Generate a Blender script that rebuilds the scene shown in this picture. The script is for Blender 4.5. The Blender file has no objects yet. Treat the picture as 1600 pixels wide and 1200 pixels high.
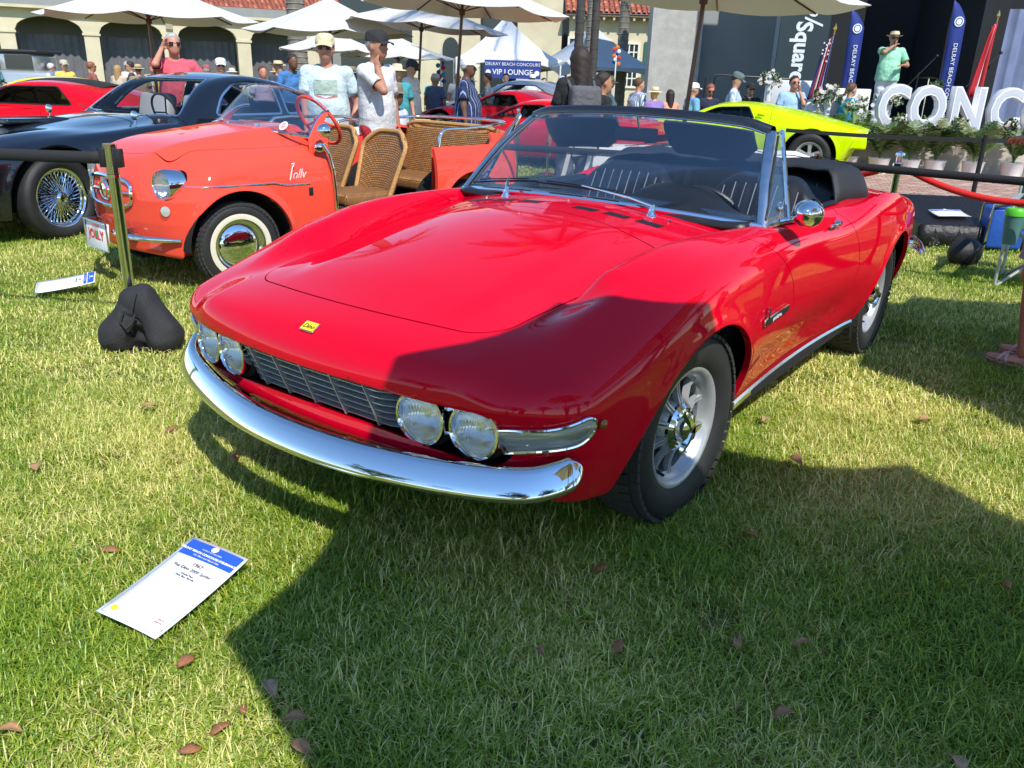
import bpy, bmesh, math, random
import numpy as np
from mathutils import Vector, Matrix, Euler
R = math.radians
PI = math.pi
random.seed(7)
rng = np.random.default_rng(11)
S = bpy.context.scene
COL = S.collection

# ---------------- camera, sky, sun, exposure ----------------
CAM_H = 1.3417
cam_d = bpy.data.cameras.new('camera')
cam = bpy.data.objects.new('camera', cam_d)
COL.objects.link(cam)
cam_d.sensor_width = 36
cam_d.lens = 28.682
cam_d.clip_start = 0.05
cam_d.clip_end = 3000
_p, _r = R(20.630), R(1.839)
_fw = Vector((0, math.cos(_p), -math.sin(_p)))
_ri = Vector((1, 0, 0))
_up = _ri.cross(_fw)
_r2 = _ri * math.cos(_r) + _up * math.sin(_r)
_u2 = -_ri * math.sin(_r) + _up * math.cos(_r)
cam.matrix_world = Matrix(((_r2.x, _u2.x, -_fw.x, 0), (_r2.y, _u2.y, -_fw.y, 0), (_r2.z, _u2.z, -_fw.z, CAM_H), (0, 0, 0, 1)))
S.camera = cam
SUN_EL = 50.0
SUN_AZ = (0.40, -0.9165)          # horizontal direction towards the sun
wd = bpy.data.worlds.new('World')
S.world = wd
wd.use_nodes = True
wn = wd.node_tree
for n in list(wn.nodes): wn.nodes.remove(n)
_o = wn.nodes.new('ShaderNodeOutputWorld')
_b = wn.nodes.new('ShaderNodeBackground')
_s = wn.nodes.new('ShaderNodeTexSky')
_s.sky_type = 'NISHITA'
_s.sun_disc = False
_s.sun_elevation = R(SUN_EL)
_s.sun_rotation = math.atan2(SUN_AZ[0], SUN_AZ[1])
_s.air_density = 1.0
_s.dust_density = 0.0
_s.ozone_density = 3.0
_b.inputs[1].default_value = 0.15
_h = wn.nodes.new('ShaderNodeHueSaturation')
_h.inputs['Saturation'].default_value = 1.10
wn.links.new(_s.outputs[0], _h.inputs['Color'])
wn.links.new(_h.outputs[0], _b.inputs[0])
wn.links.new(_b.outputs[0], _o.inputs[0])
sun_d = bpy.data.lights.new('sun', 'SUN')
sun_d.energy = 3.7
sun_d.angle = R(0.53)
sun_d.color = (1.0, 0.955, 0.88)
sun = bpy.data.objects.new('sun', sun_d)
COL.objects.link(sun)
_sd = Vector((SUN_AZ[0] * math.cos(R(SUN_EL)), SUN_AZ[1] * math.cos(R(SUN_EL)), math.sin(R(SUN_EL))))
sun.rotation_euler = _sd.to_track_quat('Z', 'Y').to_euler()
S.view_settings.view_transform = 'Standard'
S.view_settings.look = 'None'
S.view_settings.exposure = 0.56
S.view_settings.gamma = 1
S.view_settings.use_curve_mapping = False
try:
 S.cycles.max_bounces = 8
 S.cycles.transparent_max_bounces = 24
 S.cycles.caustics_reflective = False
 S.cycles.caustics_refractive = False
except Exception:
 pass

# ---------------- materials ----------------
def _nt(name):
 m = bpy.data.materials.new(name)
 m.use_nodes = True
 t = m.node_tree
 return m, t, t.nodes['Principled BSDF'], t.nodes['Material Output']
def rgba(c): return (c[0], c[1], c[2], 1.0)
def mat(name, col, rough=0.5, metal=0.0, coat=0.0, var=0.0, vscale=8.0, col2=None, bump=0.0, bscale=60.0, spec=0.5, sheen=0.0, island=False, coords='Object'):
 m, t, b, o = _nt(name)
 b.inputs['Base Color'].default_value = rgba(col)
 b.inputs['Roughness'].default_value = rough
 b.inputs['Metallic'].default_value = metal
 b.inputs['Specular IOR Level'].default_value = spec
 if coat:
  b.inputs['Coat Weight'].default_value = coat
  b.inputs['Coat Roughness'].default_value = 0.02
  b.inputs['Coat IOR'].default_value = 1.45
 if sheen: b.inputs['Sheen Weight'].default_value = sheen
 tc = t.nodes.new('ShaderNodeTexCoord')
 if var or col2:
  nz = t.nodes.new('ShaderNodeTexNoise')
  nz.inputs['Scale'].default_value = vscale
  nz.inputs['Detail'].default_value = 5
  t.links.new(tc.outputs[coords], nz.inputs['Vector'])
  mx = t.nodes.new('ShaderNodeMix'); mx.data_type = 'RGBA'
  c2 = col2 if col2 else tuple(min(1, c * (1 + var)) for c in col)
  c1 = col if col2 else tuple(c * (1 - var) for c in col)
  mx.inputs[6].default_value = rgba(c1); mx.inputs[7].default_value = rgba(c2)
  rp = t.nodes.new('ShaderNodeMapRange')
  rp.inputs[1].default_value = 0.3; rp.inputs[2].default_value = 0.7
  t.links.new(nz.outputs[0], rp.inputs[0])
  t.links.new(rp.outputs[0], mx.inputs[0])
  t.links.new(mx.outputs[2], b.inputs['Base Color'])
 if bump:
  nb = t.nodes.new('ShaderNodeTexNoise')
  nb.inputs['Scale'].default_value = bscale
  nb.inputs['Detail'].default_value = 4
  t.links.new(tc.outputs[coords], nb.inputs['Vector'])
  bp = t.nodes.new('ShaderNodeBump')
  bp.inputs['Strength'].default_value = bump
  bp.inputs['Distance'].default_value = 0.01
  t.links.new(nb.outputs[0], bp.inputs['Height'])
  t.links.new(bp.outputs[0], b.inputs['Normal'])
 return m
def glass(name, tint=(0.9, 0.95, 0.93), refl=1.0, ior=1.5):
 m, t, b, o = _nt(name)
 t.nodes.remove(b)
 tr = t.nodes.new('ShaderNodeBsdfTransparent'); tr.inputs[0].default_value = rgba(tint)
 gl = t.nodes.new('ShaderNodeBsdfGlossy'); gl.inputs['Roughness'].default_value = 0.01
 fr = t.nodes.new('ShaderNodeFresnel'); fr.inputs[0].default_value = ior
 mm = t.nodes.new('ShaderNodeMath'); mm.operation = 'MULTIPLY'; mm.inputs[1].default_value = refl
 mx = t.nodes.new('ShaderNodeMixShader')
 t.links.new(fr.outputs[0], mm.inputs[0]); t.links.new(mm.outputs[0], mx.inputs[0])
 t.links.new(tr.outputs[0], mx.inputs[1]); t.links.new(gl.outputs[0], mx.inputs[2])
 t.links.new(mx.outputs[0], o.inputs[0])
 return m
M = {}

# ---------------- object helpers ----------------
def tag(o, label=None, cat=None, group=None, kind=None):
 if label: o['label'] = label
 if cat: o['category'] = cat
 if group: o['group'] = group
 if kind: o['kind'] = kind
 return o
def empty(name, loc=(0, 0, 0), rz=0.0, label=None, cat=None, group=None, scale=1.0):
 o = bpy.data.objects.new(name, None)
 COL.objects.link(o)
 o.location = loc; o.rotation_euler = (0, 0, rz)
 o.scale = (scale, scale, scale)
 o.empty_display_size = 0.1
 return tag(o, label, cat, group)
def copy_tree(o, parent=None, top=True):
 c = o.copy(); COL.objects.link(c)
 if parent is not None: c.parent = parent
 for ch in [k for k in COL.objects if k.parent == o]:
  copy_tree(ch, c, False)
 return c
def children(o): return [k for k in COL.objects if k.parent == o]

class MB:
 """mesh collector"""
 def __init__(s): s.v = []; s.f = []; s.mi = []; s.m = 0; s.T = None
 def add(s, vs, fs):
  n = len(s.v)
  if s.T is not None: vs = [tuple(s.T @ Vector(v)) for v in vs]
  s.v.extend([tuple(v) for v in vs])
  for f in fs: s.f.append(tuple(i + n for i in f)); s.mi.append(s.m)
  return s
 def box(s, c, d, rz=0.0, rot=None, taper=1.0):
  x, y, z = d[0] / 2, d[1] / 2, d[2] / 2
  vs = []
  for sz in (-1, 1):
   k = taper if sz > 0 else 1
   for sx, sy in ((-1, -1), (1, -1), (1, 1), (-1, 1)): vs.append(Vector((sx * x * k, sy * y * k, sz * z)))
  rm = rot.to_matrix() if rot is not None else Matrix.Rotation(rz, 3, 'Z')
  vs = [tuple(rm @ v + Vector(c)) for v in vs]
  return s.add(vs, [(0, 3, 2, 1), (4, 5, 6, 7), (0, 1, 5, 4), (1, 2, 6, 5), (2, 3, 7, 6), (3, 0, 4, 7)])
 def rbox(s, c, d, r=0.01, n=3, rot=None):
  """box with rounded edges seen from above and softened top and bottom"""
  x, y, z = d[0] / 2, d[1] / 2, d[2] / 2
  r = min(r, x * .99, y * .99, z * .99)
  rings = []
  prof = [(-z, r)] + [(-z + r - r * math.cos(PI / 2 * i / n), r - r * math.sin(PI / 2 * i / n)) for i in range(1, n + 1)]
  prof = [(-z + (r - r * math.cos(PI / 2 * i / n)), r * (1 - math.sin(PI / 2 * i / n))) for i in range(n + 1)]
  prof += [(-a, b) for a, b in reversed(prof)]
  for zz, ins in prof:
   ring = []
   for q, (cx, cy) in enumerate(((x - r, y - r), (-x + r, y - r), (-x + r, -y + r), (x - r, -y + r))):
    for i in range(n + 1):
     a = PI / 2 * (q + i / n)
     ring.append(Vector((cx + (r - ins) * math.cos(a), cy + (r - ins) * math.sin(a), zz)))
   rings.append(ring)
  rm = rot.to_matrix() if rot is not None else Matrix.Identity(3)
  vs = [tuple(rm @ v + Vector(c)) for ring in rings for v in ring]
  m = len(rings[0]); fs = []
  for k in range(len(rings) - 1):
   for i in range(m): fs.append((k * m + i, k * m + (i + 1) % m, (k + 1) * m + (i + 1) % m, (k + 1) * m + i))
  fs.append(tuple(range(m - 1, -1, -1))); fs.append(tuple(range((len(rings) - 1) * m, len(rings) * m)))
  return s.add(vs, fs)
 def tube(s, pts, r, n=8, cap=True, closed=False):
  pts = [Vector(p) for p in pts]; m = len(pts)
  rs = r if isinstance(r, (list, tuple)) else [r] * m
  vs = []; prev = None
  for i, p in enumerate(pts):
   if closed: t = pts[(i + 1) % m] - pts[i - 1]
   elif i == 0: t = pts[1] - pts[0]
   elif i == m - 1: t = pts[-1] - pts[-2]
   else: t = (pts[i + 1] - pts[i]).normalized() + (pts[i] - pts[i - 1]).normalized()
   if t.length < 1e-9: t = Vector((0, 0, 1))
   t.normalize()
   if prev is None:
    a = Vector((0, 0, 1)) if abs(t.z) < .9 else Vector((1, 0, 0))
    u = t.cross(a).normalized()
   else:
    u = prev - t * prev.dot(t)
    u = u.normalized() if u.length > 1e-6 else t.orthogonal().normalized()
   prev = u; w = t.cross(u)
   for k in range(n):
    an = 2 * PI * k / n
    vs.append(tuple(p + (u * math.cos(an) + w * math.sin(an)) * rs[i]))
  fs = []
  for i in range(m if closed else m - 1):
   j = (i + 1) % m
   for k in range(n): fs.append((i * n + k, i * n + (k + 1) % n, j * n + (k + 1) % n, j * n + k))
  if cap and not closed:
   fs.append(tuple(range(n - 1, -1, -1))); fs.append(tuple(range((m - 1) * n, m * n)))
  return s.add(vs, fs)
 def cyl(s, p0, p1, r, n=16, r1=None): return s.tube([p0, p1], [r, r if r1 is None else r1], n)
 def lathe(s, prof, n=32, axis='Z', c=(0, 0, 0), closed=False, arc=1.0, cap=False):
  """prof: list of (radius, height)"""
  vs = []; m = len(prof)
  for k in range(n):
   a = 2 * PI * k / n * arc; ca, sa = math.cos(a), math.sin(a)
   for (r, hh) in prof:
    if axis == 'Z': v = (r * ca, r * sa, hh)
    elif axis == 'Y': v = (r * sa, hh, r * ca)
    else: v = (hh, r * ca, r * sa)
    vs.append((v[0] + c[0], v[1] + c[1], v[2] + c[2]))
  fs = []
  for k in range(n):
   k2 = (k + 1) % n
   for i in range(m if closed else m - 1):
    j = (i + 1) % m
    fs.append((k * m + i, k2 * m + i, k2 * m + j, k * m + j))
  if cap and not closed:
   if prof[0][0] > 1e-6: fs.append(tuple(k * m for k in range(n - 1, -1, -1)))
   if prof[-1][0] > 1e-6: fs.append(tuple(k * m + m - 1 for k in range(n)))
  return s.add(vs, fs)
 def grid(s, P, close_u=False, close_v=False):
  nu = len(P); nv = len(P[0]); vs = [tuple(q) for row in P for q in row]; fs = []
  for i in range(nu if close_u else nu - 1):
   for j in range(nv if close_v else nv - 1):
    i2 = (i + 1) % nu; j2 = (j + 1) % nv
    fs.append((i * nv + j, i2 * nv + j, i2 * nv + j2, i * nv + j2))
  return s.add(vs, fs)
 def sheet(s, P, th):
  """grid given a thickness th along its normal"""
  P = [[Vector(q) for q in row] for row in P]
  nu = len(P); nv = len(P[0]); N = []
  for i in range(nu):
   row = []
   for j in range(nv):
    a = P[min(i + 1, nu - 1)][j] - P[max(i - 1, 0)][j]
    b = P[i][min(j + 1, nv - 1)] - P[i][max(j - 1, 0)]
    nn = a.cross(b)
    row.append(nn.normalized() if nn.length > 1e-12 else Vector((0, 0, 1)))
   N.append(row)
  Q = [[P[i][j] - N[i][j] * th for j in range(nv)] for i in range(nu)]
  vs = [tuple(q) for row in P for q in row] + [tuple(q) for row in Q for q in row]
  o = nu * nv; fs = []
  for i in range(nu - 1):
   for j in range(nv - 1):
    a, b, c, d = i * nv + j, (i + 1) * nv + j, (i + 1) * nv + j + 1, i * nv + j + 1
    fs.append((a, b, c, d)); fs.append((o + d, o + c, o + b, o + a))
  for i in range(nu - 1):
   a, b = i * nv, (i + 1) * nv; fs.append((a, o + a, o + b, b))
   a, b = i * nv + nv - 1, (i + 1) * nv + nv - 1; fs.append((b, o + b, o + a, a))
  for j in range(nv - 1):
   a, b = j, j + 1; fs.append((b, o + b, o + a, a))
   a, b = (nu - 1) * nv + j, (nu - 1) * nv + j + 1; fs.append((a, o + a, o + b, b))
  return s.add(vs, fs)
 def prism(s, poly, ax, a0, a1):
  """poly of 2D points extruded along axis ax ('X','Y','Z') from a0 to a1"""
  def P(u, v, w):
   return (w, u, v) if ax == 'X' else ((u, w, v) if ax == 'Y' else (u, v, w))
  n = len(poly)
  vs = [P(u, v, a0) for u, v in poly] + [P(u, v, a1) for u, v in poly]
  fs = [tuple(range(n)), tuple(range(2 * n - 1, n - 1, -1))]
  for i in range(n): j = (i + 1) % n; fs.append((i, i + n, j + n, j))
  return s.add(vs, fs)
 def ball(s, c, r, n=12, m=8):
  rr = r if isinstance(r, (tuple, list)) else (r, r, r)
  P = []
  for i in range(m + 1):
   t = PI * i / m
   P.append([(c[0] + rr[0] * math.sin(t) * math.cos(2 * PI * j / n), c[1] + rr[1] * math.sin(t) * math.sin(2 * PI * j / n), c[2] + rr[2] * math.cos(t)) for j in range(n)])
  return s.grid(P, False, True)
 def build(s, name, mats, parent=None, smooth=True, ang=40, fix=True, weld=0.0):
  me = bpy.data.meshes.new(name)
  me.from_pydata(s.v, [], s.f)
  if not isinstance(mats, (list, tuple)): mats = [mats]
  for m in mats: me.materials.append(m)
  if len(mats) > 1: me.polygons.foreach_set('material_index', s.mi)
  bm = bmesh.new(); bm.from_mesh(me)
  if weld: bmesh.ops.remove_doubles(bm, verts=bm.verts, dist=weld)
  if fix: bmesh.ops.recalc_face_normals(bm, faces=bm.faces)
  bm.to_mesh(me); bm.free()
  if smooth:
   me.polygons.foreach_set('use_smooth', [True] * len(me.polygons))
   if ang < 180:
    try: me.set_sharp_from_angle(angle=R(ang))
    except Exception: pass
  o = bpy.data.objects.new(name, me)
  COL.objects.link(o)
  if parent is not None: o.parent = parent
  return o
def inst(o, parent=None, loc=None, rot=None, label=None):
 c = o.copy(); COL.objects.link(c)
 if parent is not None: c.parent = parent
 if loc is not None: c.location = loc
 if rot is not None: c.rotation_euler = rot
 return c
def text_mesh(body, size, m, name, parent=None, depth=0.001, align='CENTER', font_shear=0.0, space=1.0, res=3, xscale=1.0, bold=0.0):
 cu = bpy.data.curves.new(name, 'FONT')
 cu.body = body; cu.size = size; cu.extrude = depth; cu.align_x = align; cu.align_y = 'CENTER'
 cu.shear = font_shear; cu.space_character = space; cu.resolution_u = res; cu.offset = bold
 o = bpy.data.objects.new(name, cu)
 COL.objects.link(o)
 dg = bpy.context.evaluated_depsgraph_get(); dg.update()
 me = bpy.data.meshes.new_from_object(o.evaluated_get(dg))
 bpy.data.objects.remove(o); bpy.data.curves.remove(cu)
 if xscale != 1.0:
  for v in me.vertices: v.co.x *= xscale
 me.materials.clear(); me.materials.append(m)
 q = bpy.data.objects.new(name, me); COL.objects.link(q)
 if parent is not None: q.parent = parent
 return q

# ---------------- implicit surfaces (surface nets) ----------------
def ss(a, b, x):
 t = np.clip((x - a) / (b - a), 0, 1); return t * t * (3 - 2 * t)
def smax(a, b, k):
 h = np.clip(0.5 + 0.5 * (a - b) / k, 0, 1)
 return b * (1 - h) + a * h + k * h * (1 - h)
def smin(a, b, k): return -smax(-a, -b, k)
def spl(xs, ys):
 """natural cubic spline through points, clamped linear outside"""
 xs = np.array(xs, float); ys = np.array(ys, float)
 if xs[0] > xs[-1]: xs = xs[::-1].copy(); ys = ys[::-1].copy()
 n = len(xs); hh = np.diff(xs); A = np.zeros((n, n)); b = np.zeros(n)
 A[0, 0] = A[-1, -1] = 1
 for i in range(1, n - 1):
  A[i, i - 1] = hh[i - 1]; A[i, i] = 2 * (hh[i - 1] + hh[i]); A[i, i + 1] = hh[i]
  b[i] = 6 * ((ys[i + 1] - ys[i]) / hh[i] - (ys[i] - ys[i - 1]) / hh[i - 1])
 m = np.linalg.solve(A, b)
 def f(x):
  x = np.asarray(x, float)
  xc = np.clip(x, xs[0], xs[-1])
  k = np.clip(np.searchsorted(xs, xc) - 1, 0, n - 2)
  h_ = hh[k]; a = (xs[k + 1] - xc) / h_; c = (xc - xs[k]) / h_
  y = a * ys[k] + c * ys[k + 1] + ((a ** 3 - a) * m[k] + (c ** 3 - c) * m[k + 1]) * h_ * h_ / 6
  s0 = (ys[1] - ys[0]) / hh[0] - hh[0] * (2 * m[0] + m[1]) / 6
  s1 = (ys[-1] - ys[-2]) / hh[-1] + hh[-1] * (m[-2] + 2 * m[-1]) / 6
  return y + np.where(x < xs[0], (x - xs[0]) * s0, 0) + np.where(x > xs[-1], (x - xs[-1]) * s1, 0)
 return f
def gradF(F, P, e=1e-4):
 g = np.empty_like(P)
 for k in range(3):
  a = P.copy(); b = P.copy(); a[:, k] += e; b[:, k] -= e
  g[:, k] = (F(a[:, 0], a[:, 1], a[:, 2]) - F(b[:, 0], b[:, 1], b[:, 2])) / (2 * e)
 return g
def isomesh(F, lo, hi, h, proj=3):
 ax = [np.arange(lo[k], hi[k] + h, h) for k in range(3)]
 X, Y, Z = np.meshgrid(*ax, indexing='ij')
 V = F(X, Y, Z)
 nx, ny, nz = V.shape
 sg = V < 0
 acc = np.zeros((nx - 1, ny - 1, nz - 1, 3)); cnt = np.zeros((nx - 1, ny - 1, nz - 1))
 quads = []
 edges = []
 for d in range(3):
  sl0 = [slice(None)] * 3; sl1 = [slice(None)] * 3
  sl0[d] = slice(0, -1); sl1[d] = slice(1, None)
  a = V[tuple(sl0)]; b = V[tuple(sl1)]
  cr = (a < 0) != (b < 0)
  idx = np.argwhere(cr)
  if len(idx) == 0: continue
  av = a[cr]; bv = b[cr]; t = av / (av - bv)
  pos = idx.astype(float); pos[:, d] += t
  o1, o2 = (d + 1) % 3, (d + 2) % 3
  for s1 in (0, 1):
   for s2 in (0, 1):
    c = idx.copy(); c[:, o1] -= s1; c[:, o2] -= s2
    ok = np.all(c >= 0, 1) & (c[:, 0] < nx - 1) & (c[:, 1] < ny - 1) & (c[:, 2] < nz - 1)
    cc = c[ok]
    np.add.at(acc, (cc[:, 0], cc[:, 1], cc[:, 2]), pos[ok])
    np.add.at(cnt, (cc[:, 0], cc[:, 1], cc[:, 2]), 1)
  edges.append((d, idx, av < 0))
 m = cnt > 0
 vid = -np.ones(cnt.shape, int); vid[m] = np.arange(m.sum())
 P = acc[m] / cnt[m][:, None] * h + np.array(lo)
 faces = []
 for d, idx, neg in edges:
  o1, o2 = (d + 1) % 3, (d + 2) % 3
  q = []
  ok = np.ones(len(idx), bool)
  for s1, s2 in ((0, 0), (1, 0), (1, 1), (0, 1)):
   c = idx.copy(); c[:, o1] -= s1; c[:, o2] -= s2
   good = np.all(c >= 0, 1) & (c[:, 0] < nx - 1) & (c[:, 1] < ny - 1) & (c[:, 2] < nz - 1)
   ok &= good; c = np.clip(c, 0, [nx - 2, ny - 2, nz - 2])
   q.append(vid[c[:, 0], c[:, 1], c[:, 2]])
  q = np.stack(q, 1)
  q[~neg] = q[~neg][:, ::-1]
  faces.append(q[ok])
 Q = np.concatenate(faces)
 Q = Q[np.all(Q >= 0, 1)]
 for it in range(proj):
  g = gradF(F, P); f = F(P[:, 0], P[:, 1], P[:, 2])
  st = f[:, None] * g / np.maximum((g ** 2).sum(1), 1e-3)[:, None]
  L = np.linalg.norm(st, axis=1); lim = np.minimum(1, (0.7 * h) / np.maximum(L, 1e-9))
  P = P - st * lim[:, None]
 return P, [tuple(int(i) for i in r) for r in Q]
def clip(P, faces, g, F=None, both=False):
 """keep the part where g<0; g = function of (x,y,z)"""
 gv = g(P[:, 0], P[:, 1], P[:, 2]); gv = np.where(np.abs(gv) < 1e-7, 1e-7, gv)
 neg = gv < 0
 newv = []; cache = {}; base = len(P); keep = []; other = []
 def cut(i, j):
  key = (i, j) if i < j else (j, i)
  if key in cache: return cache[key]
  t = gv[i] / (gv[i] - gv[j])
  newv.append(P[i] + (P[j] - P[i]) * t); cache[key] = base + len(newv) - 1
  return cache[key]
 for f in faces:
  s = [neg[i] for i in f]
  if all(s): keep.append(f); continue
  if not any(s): other.append(f); continue
  a = []; b = []; n = len(f)
  for k in range(n):
   i, j = f[k], f[(k + 1) % n]
   (a if neg[i] else b).append(i)
   if neg[i] != neg[j]:
    c = cut(i, j); a.append(c); b.append(c)
  if len(a) > 2: keep.append(tuple(a))
  if len(b) > 2: other.append(tuple(b))
 if newv:
  NV = np.array(newv)
  if F is not None:
   for _ in range(2):
    gr = gradF(F, NV); fv = F(NV[:, 0], NV[:, 1], NV[:, 2])
    NV = NV - np.clip(fv, -.004, .004)[:, None] * gr / np.maximum((gr ** 2).sum(1), 1e-3)[:, None]
  P = np.concatenate([P, NV])
 if both: return P, keep, other
 return P, keep
def iso_object(name, P, faces, F, m, parent=None, flange=0.0, NP=None, flip=1.0, smooth_n=True):
 """link faces as an object, optional inward flange along open borders, normals taken from F"""
 used = sorted({i for f in faces for i in f}); mp = {i: k for k, i in enumerate(used)}
 V = P[used]; fs = [tuple(mp[i] for i in f) for f in faces]
 N = gradF(F, V if NP is None else NP[used]); N /= np.maximum(np.linalg.norm(N, axis=1), 1e-9)[:, None]; N *= flip
 normals = None
 nb = len(V)
 if flange:
  ec = {}
  for f in fs:
   for k in range(len(f)):
    a, b = f[k], f[(k + 1) % len(f)]
    e = (a, b) if a < b else (b, a)
    ec[e] = None if e in ec else (a, b)
  bd = [x for x in ec.values() if x]
  bv = sorted({i for e in bd for i in e}); off = {i: nb + k for k, i in enumerate(bv)}; top = {i: nb + len(bv) + k for k, i in enumerate(bv)}
  V2 = V[bv] - N[bv] * flange
  V = np.concatenate([V, V2, V[bv]])
  fs = fs + [(top[b], top[a], off[a], off[b]) for a, b in bd]
 me = bpy.data.meshes.new(name)
 me.from_pydata([tuple(v) for v in V], [], fs)
 me.materials.append(m)
 me.polygons.foreach_set('use_smooth', [True] * len(me.polygons))
 if smooth_n:
  NN = np.zeros((len(V), 3)); NN[:nb] = N
  me.normals_split_custom_set_from_vertices([tuple(x) for x in NN])
 o = bpy.data.objects.new(name, me); COL.objects.link(o)
 if parent is not None: o.parent = parent
 return o
# ---------------- shared materials ----------------
M['red'] = mat('red_paint', (0.64, 0.001, 0.018), 0.5, coat=.75, spec=0.0)
M['coral'] = mat('coral_paint', (0.84, 0.078, 0.046), 0.5, coat=.75, spec=0.0)
M['black_paint'] = mat('black_paint', (0.006, 0.008, 0.012), 0.15, coat=1.0)
M['lime'] = mat('lime_paint', (0.56, 0.78, 0.0), 0.25, coat=.75, spec=0.0)
M['crimson'] = mat('crimson_paint', (0.62, 0.005, 0.02), 0.25, coat=.75, spec=0.0)
M['yellow_paint'] = mat('yellow_paint', (0.85, 0.62, 0.01), 0.25, coat=.75, spec=0.0)
M['silver_paint'] = mat('silver_paint', (0.5, 0.52, 0.53), 0.3, metal=0.6, coat=1.0)
M['chrome'] = mat('chrome', (0.82, 0.83, 0.84), 0.045, metal=1.0)
M['chrome_worn'] = mat('chrome_worn', (0.7, 0.7, 0.7), 0.16, metal=1.0, var=0.1, vscale=20)
M['steel'] = mat('polished_steel', (0.74, 0.73, 0.71), 0.09, metal=1.0)
M['wheel_silver'] = mat('wheel_silver', (0.50, 0.51, 0.53), 0.30, metal=0.5, var=0.06, vscale=30)
M['rubber'] = mat('tyre_rubber', (0.018, 0.018, 0.019), 0.62, var=0.25, vscale=14, bump=0.1, bscale=120)
M['tread'] = mat('tyre_tread', (0.035, 0.034, 0.033), 0.8)
M['black_plastic'] = mat('black_plastic', (0.01, 0.01, 0.011), 0.45)
M['black_leather'] = mat('black_leather', (0.013, 0.013, 0.015), 0.36, bump=0.15, bscale=220, var=0.2, vscale=15)
M['black_cloth'] = mat('black_vinyl_cloth', (0.017, 0.018, 0.02), 0.62, bump=0.25, bscale=300)
M['visor'] = mat('dark_visor', (0.012, 0.015, 0.03), 0.5)
M['dark'] = mat('underbody_black', (0.004, 0.004, 0.004), 0.9)
M['carpet'] = mat('black_carpet', (0.008, 0.008, 0.008), 0.95)
M['glass'] = glass('windscreen_glass', (0.95, 0.97, 0.975), 0.38)
M['lens'] = glass('clear_lens', (0.94, 0.95, 0.93), 1.0)
M['white'] = mat('white_plastic', (0.78, 0.78, 0.77), 0.45)
M['black_ink'] = mat('black_ink', (0.01, 0.01, 0.01), 0.6)
M['white_ink'] = mat('white_ink', (0.8, 0.8, 0.8), 0.6)
M['red_ink'] = mat('red_ink', (0.6, 0.03, 0.04), 0.6)
M['blue_ink'] = mat('blue_ink', (0.02, 0.10, 0.50), 0.55)
M['green_ink'] = mat('green_ink', (0.04, 0.3, 0.12), 0.6)
M['yellow_ink'] = mat('yellow_ink', (0.9, 0.75, 0.02), 0.4)
M['paper'] = mat('paper', (0.80, 0.81, 0.84), 0.35, coat=0.3)
M['amber'] = mat('amber_lens', (0.25, 0.07, 0.01), 0.2, coat=0.6)
M['whitewall'] = mat('cream_whitewall', (0.72, 0.66, 0.52), 0.5)
def lens_mat(name, scale=120.0):
 """ribbed reflector seen through fluted glass"""
 m, t, b, o = _nt(name)
 b.inputs['Base Color'].default_value = (0.92, 0.93, 0.95, 1)
 b.inputs['Metallic'].default_value = 1.0
 b.inputs['Roughness'].default_value = 0.12
 tc = t.nodes.new('ShaderNodeTexCoord')
 w = t.nodes.new('ShaderNodeTexWave'); w.wave_type = 'BANDS'; w.bands_direction = 'Y'
 w.inputs['Scale'].default_value = scale
 t.links.new(tc.outputs['Object'], w.inputs['Vector'])
 bp = t.nodes.new('ShaderNodeBump'); bp.inputs['Strength'].default_value = 0.5; bp.inputs['Distance'].default_value = 0.003
 t.links.new(w.outputs[0], bp.inputs['Height']); t.links.new(bp.outputs[0], b.inputs['Normal'])
 return m
M['reflector'] = lens_mat('headlamp_reflector', 60)
def fluted_glass(name):
 m, t, b, o = _nt(name)
 t.nodes.remove(b)
 tr = t.nodes.new('ShaderNodeBsdfTransparent'); tr.inputs[0].default_value = (0.93, 0.93, 0.9, 1)
 gl = t.nodes.new('ShaderNodeBsdfGlossy'); gl.inputs['Roughness'].default_value = 0.05
 gl.inputs[0].default_value = (0.95, 0.95, 0.95, 1)
 df = t.nodes.new('ShaderNodeBsdfDiffuse'); df.inputs[0].default_value = (0.6, 0.62, 0.6, 1)
 tc = t.nodes.new('ShaderNodeTexCoord')
 w = t.nodes.new('ShaderNodeTexWave'); w.bands_direction = 'Y'; w.inputs['Scale'].default_value = 70; w.inputs['Distortion'].default_value = 0.3
 t.links.new(tc.outputs['Object'], w.inputs['Vector'])
 bp = t.nodes.new('ShaderNodeBump'); bp.inputs['Strength'].default_value = 0.7; bp.inputs['Distance'].default_value = 0.002
 t.links.new(w.outputs[0], bp.inputs['Height'])
 t.links.new(bp.outputs[0], gl.inputs['Normal'])
 m1 = t.nodes.new('ShaderNodeMixShader'); m1.inputs[0].default_value = 0.20
 m2 = t.nodes.new('ShaderNodeMixShader'); m2.inputs[0].default_value = 0.025
 t.links.new(tr.outputs[0], m1.inputs[1]); t.links.new(gl.outputs[0], m1.inputs[2])
 t.links.new(m1.outputs[0], m2.inputs[1]); t.links.new(df.outputs[0], m2.inputs[2])
 t.links.new(m2.outputs[0], o.inputs[0])
 return m
M['fluted'] = fluted_glass('fluted_headlamp_glass')
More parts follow.
